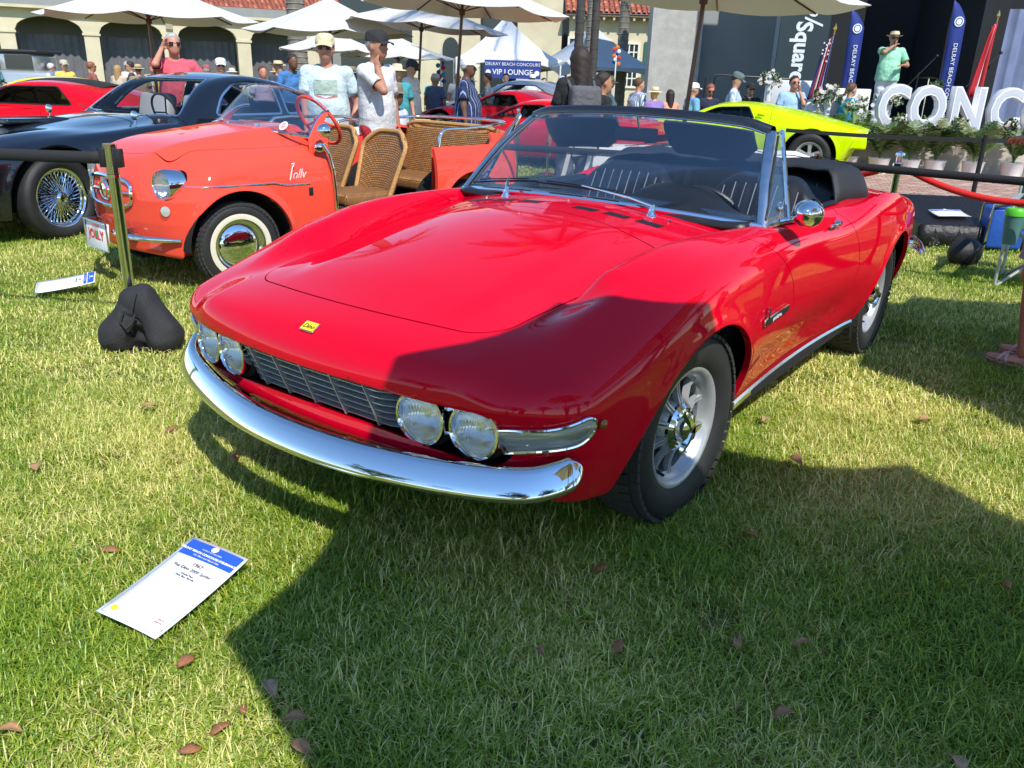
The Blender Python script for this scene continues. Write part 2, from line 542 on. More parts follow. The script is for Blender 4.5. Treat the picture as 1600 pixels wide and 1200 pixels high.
def wicker_mat():
 m, t, b, o = _nt('wicker')
 tc = t.nodes.new('ShaderNodeTexCoord')
 mp = t.nodes.new('ShaderNodeMapping'); t.links.new(tc.outputs['Object'], mp.inputs[0])
 ck = t.nodes.new('ShaderNodeTexBrick')
 ck.inputs['Scale'].default_value = 1.0
 ck.inputs['Color1'].default_value = (0.50, 0.25, 0.08, 1)
 ck.inputs['Color2'].default_value = (0.34, 0.155, 0.045, 1)
 ck.inputs['Mortar'].default_value = (0.09, 0.035, 0.01, 1)
 ck.inputs['Brick Width'].default_value = 0.028
 ck.inputs['Row Height'].default_value = 0.011
 ck.inputs['Mortar Size'].default_value = 0.0022
 cx = t.nodes.new('ShaderNodeSeparateXYZ'); cc = t.nodes.new('ShaderNodeCombineXYZ')
 t.links.new(mp.outputs[0], cx.inputs[0])
 ad = t.nodes.new('ShaderNodeMath'); ad.operation = 'ADD'
 t.links.new(cx.outputs[0], ad.inputs[0]); t.links.new(cx.outputs[2], ad.inputs[1])
 t.links.new(cx.outputs[1], cc.inputs[0]); t.links.new(ad.outputs[0], cc.inputs[1])
 t.links.new(cc.outputs[0], ck.inputs['Vector'])
 t.links.new(ck.outputs[0], b.inputs['Base Color'])
 b.inputs['Roughness'].default_value = 0.5
 bp = t.nodes.new('ShaderNodeBump'); bp.inputs['Strength'].default_value = 0.8; bp.inputs['Distance'].default_value = 0.006; bp.invert = True
 t.links.new(ck.outputs[1], bp.inputs['Height']); t.links.new(bp.outputs[0], b.inputs['Normal'])
 return m
M['wicker'] = wicker_mat()
M['wicker_rim'] = mat('wicker_binding', (0.52, 0.28, 0.09), 0.5, var=0.25, vscale=90, bump=0.5, bscale=150)
# ---------------- main car: the red convertible ----------------
def wheel_part(parent, loc, side, Rt=0.318, wt=0.19, Rr=0.195, steer=0.0, style='ribs', ww=None, nseg=64, name='wheel', detail=True, rimmat=None):
 """wheel: an Empty at the hub; the outer face points to +Y when side=1"""
 w = bpy.data.objects.new(name, None); COL.objects.link(w); w.parent = parent
 w.location = loc
 w.rotation_euler = (0, 0, (0 if side > 0 else PI) + steer)
 w.empty_display_size = 0.05
 h = wt / 2
 t = MB()
 # outline of the tyre section (radius, y)
 q = Rt - Rr
 prof = [(Rr - .012, -h * .62), (Rr + .004, -h * .80), (Rr + q * .25, -h * .97), (Rr + q * .5, -h * 1.02), (Rr + q * .72, -h * .96), (Rt - .014, -h * .86), (Rt - .004, -h * .74),
   (Rt, -h * .5), (Rt + .001, 0), (Rt, h * .5), (Rt - .004, h * .74), (Rt - .014, h * .86), (Rr + q * .72, h * .96), (Rr + q * .68, h * .985), (Rr + q * .5, h * 1.02), (Rr + q * .25, h * .97), (Rr + .004, h * .80), (Rr - .012, h * .62)]
 t.lathe(prof, nseg, 'Y')
 ty = t.build('tyre', M['rubber'], w, ang=60)
 if detail:
  # tread blocks in zigzag rows, one mesh
  b = MB(); n = 54
  for row, yy in enumerate((-h * .72, -h * .38, 0, h * .38, h * .72)):
   for k in range(n):
    a = 2 * PI * (k + (row % 2) * .5) / n
    sk = .5 if row in (0, 2, 4) else -.5
    wd_ = h * .27; la = 2 * PI / n * .40
    rr = Rt + (.0045 if row in (1, 2, 3) else -.0005); r0 = Rt - .012
    vs = []
    for rad in (r0, rr):
     for (sy, sa) in ((-1, -1), (1, -1), (1, 1), (-1, 1)):
      y = yy + sy * wd_; an = a + sa * la + sk * sy * la * .9
      rad2 = rad - (.007 if abs(y) > h * .88 else 0)
      vs.append((rad2 * math.sin(an), y, rad2 * math.cos(an)))
    b.add(vs, [(0, 3, 2, 1), (4, 5, 6, 7), (0, 1, 5, 4), (1, 2, 6, 5), (2, 3, 7, 6), (3, 0, 4, 7)])
  tr = b.build('tread', M['tread'], w, smooth=False); tr['kind'] = 'stuff'
 if ww:
  b = MB(); b.lathe([(ww[0], h * .93), (ww[0] + .004, h * 1.03), ((ww[0] + ww[1]) / 2, h * 1.045), (ww[1] - .004, h * 1.0), (ww[1], h * .9)], nseg, 'Y')
  b.build('whitewall', M['whitewall'], w)
 rm = rimmat or M['wheel_silver']
 r = MB()
 yo = h * .80
 r.lathe([(Rr - .004, -h * .75), (Rr - .02, -h * .6), (Rr - .035, -h * .2), (Rr - .036, h * .35), (Rr - .026, h * .45), (Rr - .022, h * .62), (Rr - .013, yo - .006), (Rr - .004, yo), (Rr + .004, yo + .001), (Rr + .005, yo - .008), (Rr - .002, yo - .014)], nseg, 'Y')
 if style == 'ribs':
  # dished centre with ten raised radial ribs and slots between them
  r.lathe([(.062, h * .62), (.075, h * .50), (.084, h * .36), (.088, h * .1)], 40, 'Y')
  for k in range(10):
   a = 2 * PI * k / 10
   for s2 in ((-1, 1) if True else (0,)):
    da = .085 * s2
    pts = []
    for rad, hw, yt in ((.070, .0075, h * .60), (.105, .0052, h * .44), (.14, .0048, h * .36), (Rr - .024, .006, h * .46)):
     pts.append((rad, hw, yt))
    vs = []; fs = []
    for (rad, hw, yt) in pts:
     aa = a + da * (.07 / rad) * 1.0
     ux, uz = math.sin(aa), math.cos(aa); px, pz = uz, -ux
     for (o, y) in ((-hw, yt - .018), (-hw * .6, yt), (hw * .6, yt), (hw, yt - .018)):
      vs.append((rad * ux + o * px, y, rad * uz + o * pz))
    for i in range(len(pts) - 1):
     for j in range(3):
      fs.append((i * 4 + j, i * 4 + j + 1, i * 4 + j + 5, i * 4 + j + 4))
    r.add(vs, fs)
   # web between the paired ribs
   vs = []; fs = []
   for (rad, yt) in ((.120, h * .24), (.13, h * .24), (.15, h * .26), (Rr - .024, h * .36)):
    for da in (-.085, .085):
     aa = a + da * (.07 / rad)
     vs.append((rad * math.sin(aa), yt, rad * math.cos(aa)))
   for i in range(3): fs.append((i * 2, i * 2 + 1, i * 2 + 3, i * 2 + 2))
   r.add(vs, fs)
  r.build('rim', rm, w, ang=35)
  bk = MB(); bk.lathe([(0.0, -h * .1), (Rr - .03, -h * .12)], 32, 'Y'); bk.build('brake_disc', M['dark'], w)  # disc kept near black to put shade behind the ribs
  c = MB(); c.lathe([(.076, h * .45), (.078, h * .60), (.066, h * .72), (.060, h * .66), (.052, h * .70), (.047, h * .95), (.030, h * 1.05), (0, h * 1.08)], 36, 'Y')
  for k in range(3):
   a = 2 * PI * k / 3 + .5
   ux, uz = math.sin(a), math.cos(a); px, pz = uz, -ux
   vs = []
   for rad, hw, yb, yt in ((.01, .016, h * .95, h * 1.13), (.045, .013, h * .93, h * 1.10), (.070, .010, h * .90, h * 1.02), (.080, .004, h * .92, h * .98)):
    for (o, y) in ((-hw, yb), (-hw * .6, yt), (hw * .6, yt), (hw, yb)):
     vs.append((rad * ux + o * px, y, rad * uz + o * pz))
   fs = []
   for i in range(3):
    for j in range(4): fs.append((i * 4 + j, i * 4 + (j + 1) % 4, (i + 1) * 4 + (j + 1) % 4, (i + 1) * 4 + j))
   fs.append((12, 13, 14, 15)); c.add(vs, fs)
  c.build('spinner', M['chrome'], w, ang=35)
  v = MB(); v.cyl((.125, h * .45, -.11), (.13, h * .9, -.115), .005, 6); v.build('valve', M['black_plastic'], w)
 elif style == 'wire':
  r.lathe([(.045, h * .2), (.05, h * .75), (.035, h * .95), (0, h * 1.0)], 24, 'Y')
  r.build('rim', M['chrome'], w, ang=40)
  sp = MB(); ns = 36
  for k in range(ns):
   a = 2 * PI * k / ns
   for lay, (ri, yi, ro, yo2, tw) in enumerate(((.048, h * .75, Rr - .03, h * .35, .42), (.048, h * .25, Rr - .036, h * .1, -.42), (.05, h * .70, Rr - .034, -h * .1, -.36), (.05, h * .2, Rr - .026, h * .48, .30))):
    a2 = a + tw + lay * .04
    sp.tube([(ri * math.sin(a), yi, ri * math.cos(a)), (ro * math.sin(a2), yo2, ro * math.cos(a2))], .0026, 4, cap=False)
  so = sp.build('spokes', M['chrome'], w); so['kind'] = 'stuff'
  bk = MB(); bk.lathe([(0.0, -h * .35), (Rr - .03, -h * .35)], 32, 'Y'); bk.build('brake_disc', M['dark'], w)
 elif style == 'cap':
  r.lathe([(Rr - .03, h * .4), (.125, h * .3), (.12, h * .5)], 40, 'Y')
  r.build('rim', rm, w, ang=40)
  c = MB(); c.lathe([(.128, h * .42), (.132, h * .50), (.115, h * .66), (.085, h * .80), (.04, h * .88), (0, h * .90)], 36, 'Y')
  c.build('hub_cap', M['chrome'], w)
 else:  # five broad spokes
  for k in range(5):
   a = 2 * PI * k / 5; ux, uz = math.sin(a), math.cos(a); px, pz = uz, -ux; vs = []
   for rad, hw, yt in ((.02, .03, h * .5), (.08, .028, h * .45), (Rr - .02, .045, h * .6)):
    for (o, y) in ((-hw, yt - .03), (-hw * .7, yt), (hw * .7, yt), (hw, yt - .03)): vs.append((rad * ux + o * px, y, rad * uz + o * pz))
   fs = [(i * 4 + j, i * 4 + j + 1, i * 4 + j + 5, i * 4 + j + 4) for i in range(2) for j in range(3)]
   r.add(vs, fs)
  r.lathe([(.05, h * .3), (.05, h * .6), (0, h * .62)], 20, 'Y')
  r.build('rim', rm, w, ang=35)
  bk = MB(); bk.lathe([(0.0, -h * .1), (Rr - .03, -h * .12)], 24, 'Y'); bk.build('brake_disc', M['dark'], w)
 return w

def wheel_wells(parent, specs, mname='dark', fwd=1.0):
 for (xc, zc, r, y0, y1) in specs:
  fx = (lambda c: c * (fwd if c > 0 and xc == 0 else 1.0))
  for s in (-1, 1):
   b = MB()
   b.grid([[(xc + r * fx(math.cos(PI * i / 24)), s * y, zc + r * math.sin(PI * i / 24)) for y in (y0, (y0 + y1) / 2, y1)] for i in range(25)])
   b.add([(xc + r * fx(math.cos(PI * i / 24)), s * (y0 + .0005), zc + r * math.sin(PI * i / 24)) for i in range(25)], [tuple(range(25))])
   b.build('wheel_well', M[mname], parent, weld=.001)

def main_car():
 root = empty('convertible_car', (-0.0704, 2.8345, 0), R(-126.314), 'glossy red open two-door sports car with four round headlights parked in front', 'car')
 WB = 2.28; ZA = .315; RA = .352
 zc = spl([.95, .885, .832, .75, .64, .50, .36, .1, -.2, -.45, -.7, -1.6, -2.1, -2.6, -3.0, -3.3], [.600, .640, .674, .705, .733, .767, .797, .843, .880, .898, .90, .89, .885, .855, .80, .74])
 Dq = spl([.95, .64, .36, 0, -.5, -1, -2, -3.3], [.10, .12, .22, .23, .17, .10, .08, .10])
 yc = spl([.95, .36, 0, -.3, -.55, -.8], [.50, .515, .56, .60, .635, .66])
 ycr = spl([.95, .6, .3, 0, -.5, -1.2, -2.0, -2.6, -3.3], [.62, .655, .685, .70, .715, .72, .71, .69, .62])
 zcr = spl([.95, .80, .65, .5, .35, .2, .05, -.15, -.4, -.8, -1.15, -1.5, -1.85, -2.15, -2.5, -2.9, -3.3], [.575, .62, .672, .724, .778, .822, .85, .865, .868, .856, .838, .838, .895, .930, .90, .81, .71])
 Wm = spl([1.0, .8, .65, .5, .3, 0, -.35, -.7, -1.2, -1.6, -2.0, -2.3, -2.7, -3.0, -3.3], [.72, .785, .812, .828, .843, .850, .843, .825, .812, .822, .842, .840, .80, .745, .65])
 def XF(y):
  a = np.abs(y)
  return .890 - .20 * a ** 2 - .30 * np.maximum(a - .42, 0) ** 2 - 1.2 * np.maximum(a - .66, 0) ** 2
 zb = spl([.95, .7, .4, -.3, -2, -2.6, -3.3], [.36, .29, .24, .215, .215, .25, .36])
 def F(x, y, z):
  a = np.abs(y)
  base = zc(x) - Dq(x) * y * y
  y0 = yc(x); y1 = ycr(x)
  t = np.clip((a - y0) / np.maximum(y1 - y0, .02), 0, 1)
  s_ = ss(.37, .22, x) * ss(-1.0, -.6, x)
  G = (t * t * (3 - 2 * t)) * (1 - s_) + (1 - (1 - t) ** 4.6) * s_
  Hz = base + (zcr(x) - (zc(x) - Dq(x) * y1 * y1)) * G
  # raised centre of the bonnet, soft shoulder line
  Hz = Hz + .006 * ss(.40, .30, a) * ss(.70, .45, x) * ss(-.35, -.1, x)
  W = Wm(x) - .85 * np.maximum(.58 - z, 0) ** 2 - .55 * np.maximum(z - .60, 0) ** 2
  # soft character line low on the side and waisted door
  W = W - .018 * np.exp(-((z - .40) / .10) ** 2) * ss(-.2, -.6, x) * ss(-1.9, -1.5, x)
  for xc in (0, -WB):
   dx = np.where(x > xc, (x - xc) * (.80 if xc == 0 else 1.0), x - xc)
   rr = np.sqrt(dx ** 2 + np.maximum(z - ZA, 0) ** 2)
   W = W + .010 * np.exp(-((rr - RA) / .035) ** 2)
  f = smax(z - Hz, a - W, .085 + .05 * ss(.3, -.3, x) * 0)
  low = np.clip(.585 - z, 0, .140)
  xf = XF(y) - .42 * low + np.where(z > .585, 0, 0) - 1.0 * np.maximum(.385 - z, 0) + .012 * np.exp(-((z - .405) / .03) ** 2)
  f = smax(f, (x - xf) * .95, .055)
  f = smax(f, (-3.30 + .22 * y * y + .35 * np.maximum(.55 - z, 0) + .25 * np.maximum(z - .62, 0)) - x, .07)
  f = smax(f, zb(x) - z, .03)
  return f
 global MAINF; MAINF = F
 P, Q = isomesh(F, (-3.40, -.90, .16), (.96, .90, .98), .0135)
 # cut-outs
 def arch(xc):
  def g(x, y, z):
   dx = np.where(x > xc, (x - xc) * (.80 if xc == 0 else 1.0), x - xc)
   d = RA - np.sqrt(dx ** 2 + np.maximum(z - ZA, 0) ** 2)
   return np.where(np.abs(y) > .45, d, -1.0)
  return g
 for xc in (0, -WB): P, Q = clip(P, Q, arch(xc), F)
 # mouth for grille and headlamps
 def mouth(x, y, z):
  a = np.abs(y)
  zt = .583 - .045 * a * a; zl = .445 - .105 * a * a
  f = np.maximum(np.abs(z - (zt + zl) / 2) - (zt - zl) / 2, 0)
  dx = a - .566
  hh = (zt - zl) / 2
  d = np.where(dx > 0, np.sqrt(np.maximum(dx, 0) ** 2 + (z - (zt + zl) / 2) ** 2) - hh, np.abs(z - (zt + zl) / 2) - hh)
  return np.where(x > .45, -d, -1.0)
 P, Q = clip(P, Q, mouth, F)
 # cockpit opening
 def cock(x, y, z):
  yo = .640 + .035 * ss(-.6, -1.2, x)
  r = .12
  qx = np.abs(x + 1.325) - (.735 - r); qy = np.abs(y) - (yo - r)
  xx = qx + .12 * 0
  d = np.sqrt(np.maximum(qx, 0) ** 2 + np.maximum(qy, 0) ** 2) + np.minimum(np.maximum(qx, qy), 0) - r
  return np.where(z > .6, -d, -1.0)
 P, Q = clip(P, Q, cock, F)
 # floor pan away: keep the underside open below the cockpit only where unseen
 # bonnet panel
 def hood(x, y, z):
  a = np.abs(y)
  xf = .705 - .26 * a * a
  hw = yc(x) - .004
  r = .10
  d1 = x - xf; d2 = a - hw
  rear = (-.275 + .30 * a * a) - x
  d12 = np.sqrt(np.maximum(d1 + r, 0) ** 2 + np.maximum(d2 + r, 0) ** 2) + np.minimum(np.maximum(d1 + r, d2 + r), 0) - r
  return np.where(z > .5, np.maximum(d12, rear), 1.0)
 gap = .0027
 P, Hq, rest = clip(P, Q, lambda x, y, z: hood(x, y, z) + gap, F, True)
 P, rest = clip(P, rest, lambda x, y, z: gap - hood(x, y, z), F)
 dfx = spl([.20, .39, .50, .585, .68, .81, .91, 1.0], [-.40, -.52, -.69, -.735, -.70, -.52, -.30, -.1])
 drx = spl([.20, .40, .62, .72, .80, .95], [-1.60, -1.60, -1.60, -1.55, -1.48, -1.36])
 def door(x, y, z):
  d = np.maximum(x - dfx(z), drx(z) - x)
  d = np.maximum(d, .275 - z)
  return np.where((np.abs(y) > .5) & (z < .98), d, 1.0)
 P, Dr, rest = clip(P, rest, lambda x, y, z: door(x, y, z) + gap, F, True)
 P, rest = clip(P, rest, lambda x, y, z: gap - door(x, y, z), F)
 red = M['red']
 P, ro, ri = clip(P, rest, lambda x, y, z: np.where((z > .6) & (x < .37) & (x > -.62), yc(x) - np.abs(y), -1.0), F, True)
 ro_ = [f for f in ro if all(P[i][2] > .6 and -.62 < P[i][0] < .37 for i in f)]; sset = set(ro_); n0 = len(P)
 side = [f for f in ro if f not in sset]
 P2 = np.concatenate([P, P]); sg_ = np.sign(P[:, 1])
 near = (np.abs(np.abs(P[:, 1]) - yc(P[:, 0])) < .004) & (P[:, 2] > .6) & (P[:, 0] < .37) & (P[:, 0] > -.62)
 NP = P2.copy(); NP[:n0, 1] -= near * sg_ * .003; NP[n0:, 1] += near * sg_ * .003
 iso_object('body', P2, ri + side + [tuple(i + n0 for i in f) for f in ro_], F, red, root, .022, NP)
 iso_object('bonnet', P, Hq, F, red, root, .018)
 cy_ = P[:, 1]
 DL = [f for f in Dr if cy_[f[0]] > 0]; DRt = [f for f in Dr if cy_[f[0]] <= 0]
 dl = iso_object('door', P, DL, F, red, root, .02)
 dr = iso_object('door', P, DRt, F, red, root, .02)
 # inner shell under the gaps, keeps light out
 bk = MB()
 bk.box((-1.2, 0, .24), (2.2, 1.5, .03)); bk.box((.30, 0, .50), (.62, 1.02, .30)); bk.box((-2.9, 0, .5), (.6, 1.0, .3))
 bk.box((-1.3, 0, .27), (4.0, .9, .06))
 bk.build('underbody', M['dark'], root)
 wheel_wells(root, [(0, ZA, RA + .004, .50, .77), (-WB, ZA, RA + .004, .50, .76)], fwd=1.25)
 for (x, s, st) in ((0, 1, R(-3)), (0, -1, R(-3)), (-WB, 1, 0), (-WB, -1, 0)):
  wheel_part(root, (x, s * (.70 if x == 0 else .685), .318), s, steer=st, name='wheel')
 def Hp(x, y, z0=1.0):
  """height of the body top at x, y"""
  lo, hi = .4, 1.05
  for _ in range(30):
   m_ = (lo + hi) / 2
   if F(np.array(x), np.array(y), np.array(m_)) < 0: lo = m_
   else: hi = m_
  return lo
 def Wp(x, z, sgn=1):
  lo, hi = .3, .95
  for _ in range(30):
   m_ = (lo + hi) / 2
   if F(np.array(x), np.array(m_), np.array(z)) < 0: lo = m_
   else: hi = m_
  return lo
 def Nrm(p):
  g = gradF(F, np.array([p], float))[0]; return Vector(g / np.linalg.norm(g))
 # mouth interior
 b = MB(); P0 = []; P1 = []
 for i in range(41):
  y = -.66 + 1.32 * i / 40; a = abs(y)
  xb = XF(np.array(y)) - .16
  P0.append([(float(xb), y, .60), (float(xb), y, .40)])
 b.grid(P0)
 for zz in (.597, .395):
  b.grid([[(float(XF(np.array(-.68 + 1.36 * i / 40))) - .16, -.68 + 1.36 * i / 40, zz), (float(XF(np.array(-.68 + 1.36 * i / 40))) - (.03 if zz > .5 else .10), -.68 + 1.36 * i / 40, zz)] for i in range(41)])
 b.build('grille_recess', M['dark'], root)
 # grille: five upright blades and six horizontal slats
 gm = M['steel']
 for k in range(6):
  f_ = (k + .6) / 6.2
  b = MB(); up_, dn = [], []
  for i in range(25):
   y = -.335 + .67 * i / 24; a = abs(y)
   z = (.583 - .070 * a * a) * (1 - f_) + (.445 - .105 * a * a) * f_
   x = float(XF(np.array(y))) - .42 * (.585 - z) - .012 - .03 * max(0, (a - .29) / .045)
   up_.append((x, y, z))
  b.sheet([[(p[0] + .001, p[1], p[2] - .002) for p in up_], [(p[0] - .026, p[1], p[2] + .004) for p in up_]], .003)
  b.build('grille_slat', M['wheel_silver'], root)
 for k in range(5):
  y = (-.24, -.12, 0, .12, .24)[k]; a = abs(y)
  b = MB()
  x0 = float(XF(np.array(y)))
  pts = [((x0 - .42 * (.585 - z) - .004), z) for z in np.linspace(.448 - .105 * a * a, .580 - .07 * a * a, 6)]
  poly = pts + [(p[0] - .025, p[1]) for p in reversed(pts)]
  b.prism(poly, 'Y', y - .0022, y + .0022)
  b.build('grille_bar', M['wheel_silver'], root, smooth=False)
 # headlamps
 for s in (1, -1):
  for (hx, hy, hz, hr) in ((.800, .556, .5100, .0715), (.826, .398, .5130, .0735)):
   e = bpy.data.objects.new('headlight', None); COL.objects.link(e); e.parent = root
   e.location = (hx - .019, s * hy, hz - .002); e.rotation_euler = (0, 0, s * R(6)); e.empty_display_size = .03
   b = MB(); b.lathe([(hr - .010, -.02), (hr - .009, .012), (hr - .004, .019), (hr + .002, .018), (hr + .004, .010), (hr + .003, -.01), (hr + .001, -.07)], 44, 'X'); b.build('trim_ring', M['chrome'], e)
   b = MB(); b.lathe([(hr - .009, .008), (hr - .012, .010), (hr * .7, .017), (hr * .4, .022), (0, .024)], 40, 'X'); b.build('lens', M['fluted'], e)
   b = MB(); b.lathe([(hr - .010, .006), (hr * .8, -.012), (hr * .55, -.034), (hr * .3, -.046), (.012, -.05), (.012, -.02), (0, -.018)], 36, 'X'); b.build('reflector', M['reflector'], e)
   b = MB(); b.lathe([(hr, -.01), (hr + .014, -.02), (hr + .014, -.09), (.02, -.10)], 24, 'X'); b.build('lamp_bowl', M['dark'], e)
  # strip of bright metal joining the pair
  for zz in (.550, .484):
   b = MB(); b.tube([(.800, s * .468, zz), (.796, s * .478, zz), (.788, s * .488, zz)], .006, 8); b.build('headlight_link', M['chrome'], root)
 # badge on the nose
 bx, by = .832, 0.0; bz = Hp(bx, by); nn = Nrm((bx, by, bz))
 ex = Vector((0, 1, 0)); ey = nn.cross(ex) * 1.0
 rotm = Matrix((ex, ey, nn)).transposed().to_4x4()
 def place(o, p, rm, off=.0): o.matrix_local = Matrix.Translation(Vector(p) + nn * off) @ rm
 b = MB(); b.rbox((0, 0, 0), (.055, .036, .006), .002, 2); o = b.build('nose_badge', M['chrome'], root); place(o, (bx, by, bz), rotm, .003)
 b = MB(); b.box((0, 0, .0034), (.050, .031, .002)); o2 = b.build('badge_face', M['yellow_ink'], o)
 t = text_mesh('Dino', .022, M['black_ink'], 'badge_lettering', o, .0004, font_shear=.4); t.location = (0, -.002, .0052)
 # indicators that wrap the corners, side markers
 for sg in (1, -1):
  A = [(.735, .668, .512, .030), (.700, .722, .522, .040), (.655, .765, .532, .036), (.612, .797, .542, .022)]
  top = []; bot = []
  def sk(x, z, off):
   y = Wp(x, z); n_ = Nrm((x, y, z)); return Vector((x, y, z)) + n_ * off
  ns = 14
  def prof_(u):
   # half height along the lamp: slanted inner end, rounded outer end
   return .036 + .002 * u if u < .75 else (.0375) * math.sqrt(max(0, 1 - ((u - .75) / .26) ** 2))
  def cx_(u, v): return .765 - .126 * u + (.018 * v if u < .3 else 0) * (1 - u / .3 if u < .3 else 0)
  def cz_(u): return .494 + .052 * u
  def patch(off, k, m=6):
   rows = []
   for i in range(ns + 1):
    u = .02 + .96 * i / ns; hh = prof_(u) * k
    rows.append([sk(cx_(u, (j / m * 2 - 1)), cz_(u) + hh * (j / m * 2 - 1), off * (1 - .7 * abs(j / m * 2 - 1) ** 4)) for j in range(m + 1)])
   return [[Vector((p.x, p.y * sg, p.z)) for p in r_] for r_ in rows]
  b = MB(); b.grid(patch(.004, .97)); ind = b.build('turn_signal', M['wheel_silver'], root)
  b = MB(); b.grid(patch(.016, .90)); b.build('lens', M['fluted'], ind)
  rim_ = []
  for i in range(ns + 1):
   u = .0 + 1.0 * i / ns; rim_.append(sk(cx_(u, 1), cz_(u) + prof_(min(u, .985)), .006))
  for i in range(ns, -1, -1):
   u = .0 + 1.0 * i / ns; rim_.append(sk(cx_(u, -1), cz_(u) - prof_(min(u, .985)), .006))
  b = MB(); b.tube([(p.x, p.y * sg, p.z) for p in rim_], .0052, 8, closed=True); b.build('lamp_surround', M['chrome'], ind)
  for u in (.2, .93):
   p = sk(cx_(u, 0), cz_(u), .017); b = MB(); b.ball((p.x, p.y * sg, p.z), .0042, 8, 6); b.build('screw', M['chrome_worn'], ind)
  p = sk(.612, .545, .002); n_ = Nrm((.612, p.y, .545))
  b = MB(); b.lathe([(.0135, 0), (.0135, .006), (.010, .008), (.0095, .010), (.005, .013), (0, .0135)], 20, 'Y')
  o = b.build('side_marker', M['amber'], root)
  o.matrix_local = Matrix.Translation((p.x, p.y * sg, p.z)) @ Vector((n_.x, n_.y * sg, n_.z)).to_track_quat('Y', 'Z').to_matrix().to_4x4()
 # front bumper blade
 def blade(path, name, m_, hh=.046, dd=.032, lip=True, endr=.5):
  rows = []
  n_ = len(path)
  for i, (p, q) in enumerate(path):
   p = Vector(p); q = Vector(q)         # q outward direction in plan
   e = min(1.0, math.sqrt(max(.02, min(i, n_ - 1 - i) / 8.0))) * (1 - .30 * abs(2 * i / (n_ - 1) - 1) ** 5)
   sec = []
   for (o, z) in ((-.040, .040), (-.026, .0455), (-.013, .042), (-.003, .031), (.008, .014), (.018, -.004), (.025, -.020), (.0275, -.030), (.022, -.040), (.004, -.046), (-.030, -.044)):
    sec.append(p + q * (o * (dd / .0275) * e) + Vector((0, 0, z * hh / .046 * e)))
   rows.append(sec)
  b = MB(); b.sheet(rows, -.003)
  return b.build(name, m_, root, ang=180)
 path = []
 N_ = 44
 ctrl = [(-.805, .672, .446), (-.800, .698, .438), (-.785, .725, .428), (-.75, .760, .414), (-.68, .800, .400), (-.5, .862, .389), (-.25, .920, .384), (0, .938, .382)]
 ys = [c[0] for c in ctrl] + [-c[0] for c in reversed(ctrl[:-1])]
 par = np.linspace(0, 1, len(ys)); xs_ = [c[1] for c in ctrl] + [c[1] for c in reversed(ctrl[:-1])]; zs_ = [c[2] for c in ctrl] + [c[2] for c in reversed(ctrl[:-1])]
 sy, sx, sz = spl(par, ys), spl(par, xs_), spl(par, zs_)
 for i in range(N_ * 2 + 1):
  t_ = i / (N_ * 2); p = Vector((float(sx(t_)), float(sy(t_)), float(sz(t_))))
  d = Vector((float(sx(min(1, t_ + .004)) - sx(max(0, t_ - .004))), float(sy(min(1, t_ + .004)) - sy(max(0, t_ - .004))), 0)).normalized()
  path.append((p, Vector((d.y, -d.x, 0))))
 blade(path, 'front_bumper', M['chrome'], .042, .027)
 for sg in (1, -1):
  b = MB(); b.box((.80, sg * .40, .372), (.12, .03, .04)); b.build('bumper_bracket', M['dark'], root)
 # rear bumper corners
 for sg in (1, -1):
  pth = []
  for i in range(15):
   a = PI / 2 * i / 14
   p = Vector((-2.74 - .62 * math.sin(a), sg * (.20 + .66 * math.cos(a) ** .7 if i < 14 else .20), .49))
   q = Vector((-math.sin(a), sg * math.cos(a), 0)).normalized()
   pth.append((p, q))
  if sg < 0: pth = pth[::-1]
  blade(pth, 'rear_bumper', M['chrome'], .045, .034)
 # sill strip
 for sg in (1, -1):
  b = MB(); top = []
  for i in range(20):
   x = -.40 - 1.50 * i / 19; y = Wp(x, .262) * sg
   top.append([(x, y + sg * .004, .268), (x, y + sg * .010, .258), (x, y + sg * .010, .240), (x, y + sg * .002, .228)])
  b.sheet(top, .003 * -sg); b.build('sill_trim', M['chrome_worn'], root, ang=30)
 # maker's bar and crest on each front wing
 for sg in (1, -1):
  x0, x1, z = -.385, -.655, .592
  p0 = Vector((x0, Wp(x0, z), z)); p1 = Vector((x1, Wp(x1, z), z)); d = (p1 - p0); L = d.length; d.normalize()
  n_ = Nrm(((x0 + x1) / 2, p0.y, z)); up_ = n_.cross(d) * (-1);
  if up_.z < 0: up_ = -up_
  e = Matrix((d, up_, d.cross(up_))).transposed().to_4x4() if d.cross(up_).y > 0 else Matrix((-d, up_, (-d).cross(up_))).transposed().to_4x4()
  mid = (p0 + p1) / 2 + Vector((0, .006, 0))
  if sg < 0:
   mid = Vector((mid.x, -mid.y, mid.z)); dd_ = Vector((1, 0, 0)); dd_ = Vector((d.x, -d.y, d.z)); up2 = Vector((up_.x, -up_.y, up_.z))
   nn2 = dd_.cross(up2);
   if nn2.y > 0: dd_ = -dd_; nn2 = dd_.cross(up2)
   e = Matrix((dd_, up2, nn2)).transposed().to_4x4()
  b = MB(); b.rbox((0, 0, 0), (L, .026, .008), .003, 2); bar = b.build('wing_emblem', M['chrome'], root); bar.matrix_local = Matrix.Translation(mid) @ e
  b = MB(); b.box((0, 0, .0045), (L - .008, .019, .002)); b.build('emblem_inlay', M['black_ink'], bar)
  t = text_mesh('pininfarina', .022, M['white_ink'], 'emblem_lettering', bar, .0004, space=1.05); t.location = (-.01, -.001, .0062)
  b = MB(); b.prism([(-.010, 0), (.010, 0), (.011, .026), (.007, .030), (.008, .040), (-.008, .040), (-.007, .030), (-.011, .026)], 'Z', -.002, .005)
  cr = b.build('crest', M['chrome_worn'], bar, smooth=False); cr.location = (-L / 2 + .03 if e[0][0] < 0 else L / 2 - .03, .010, 0)
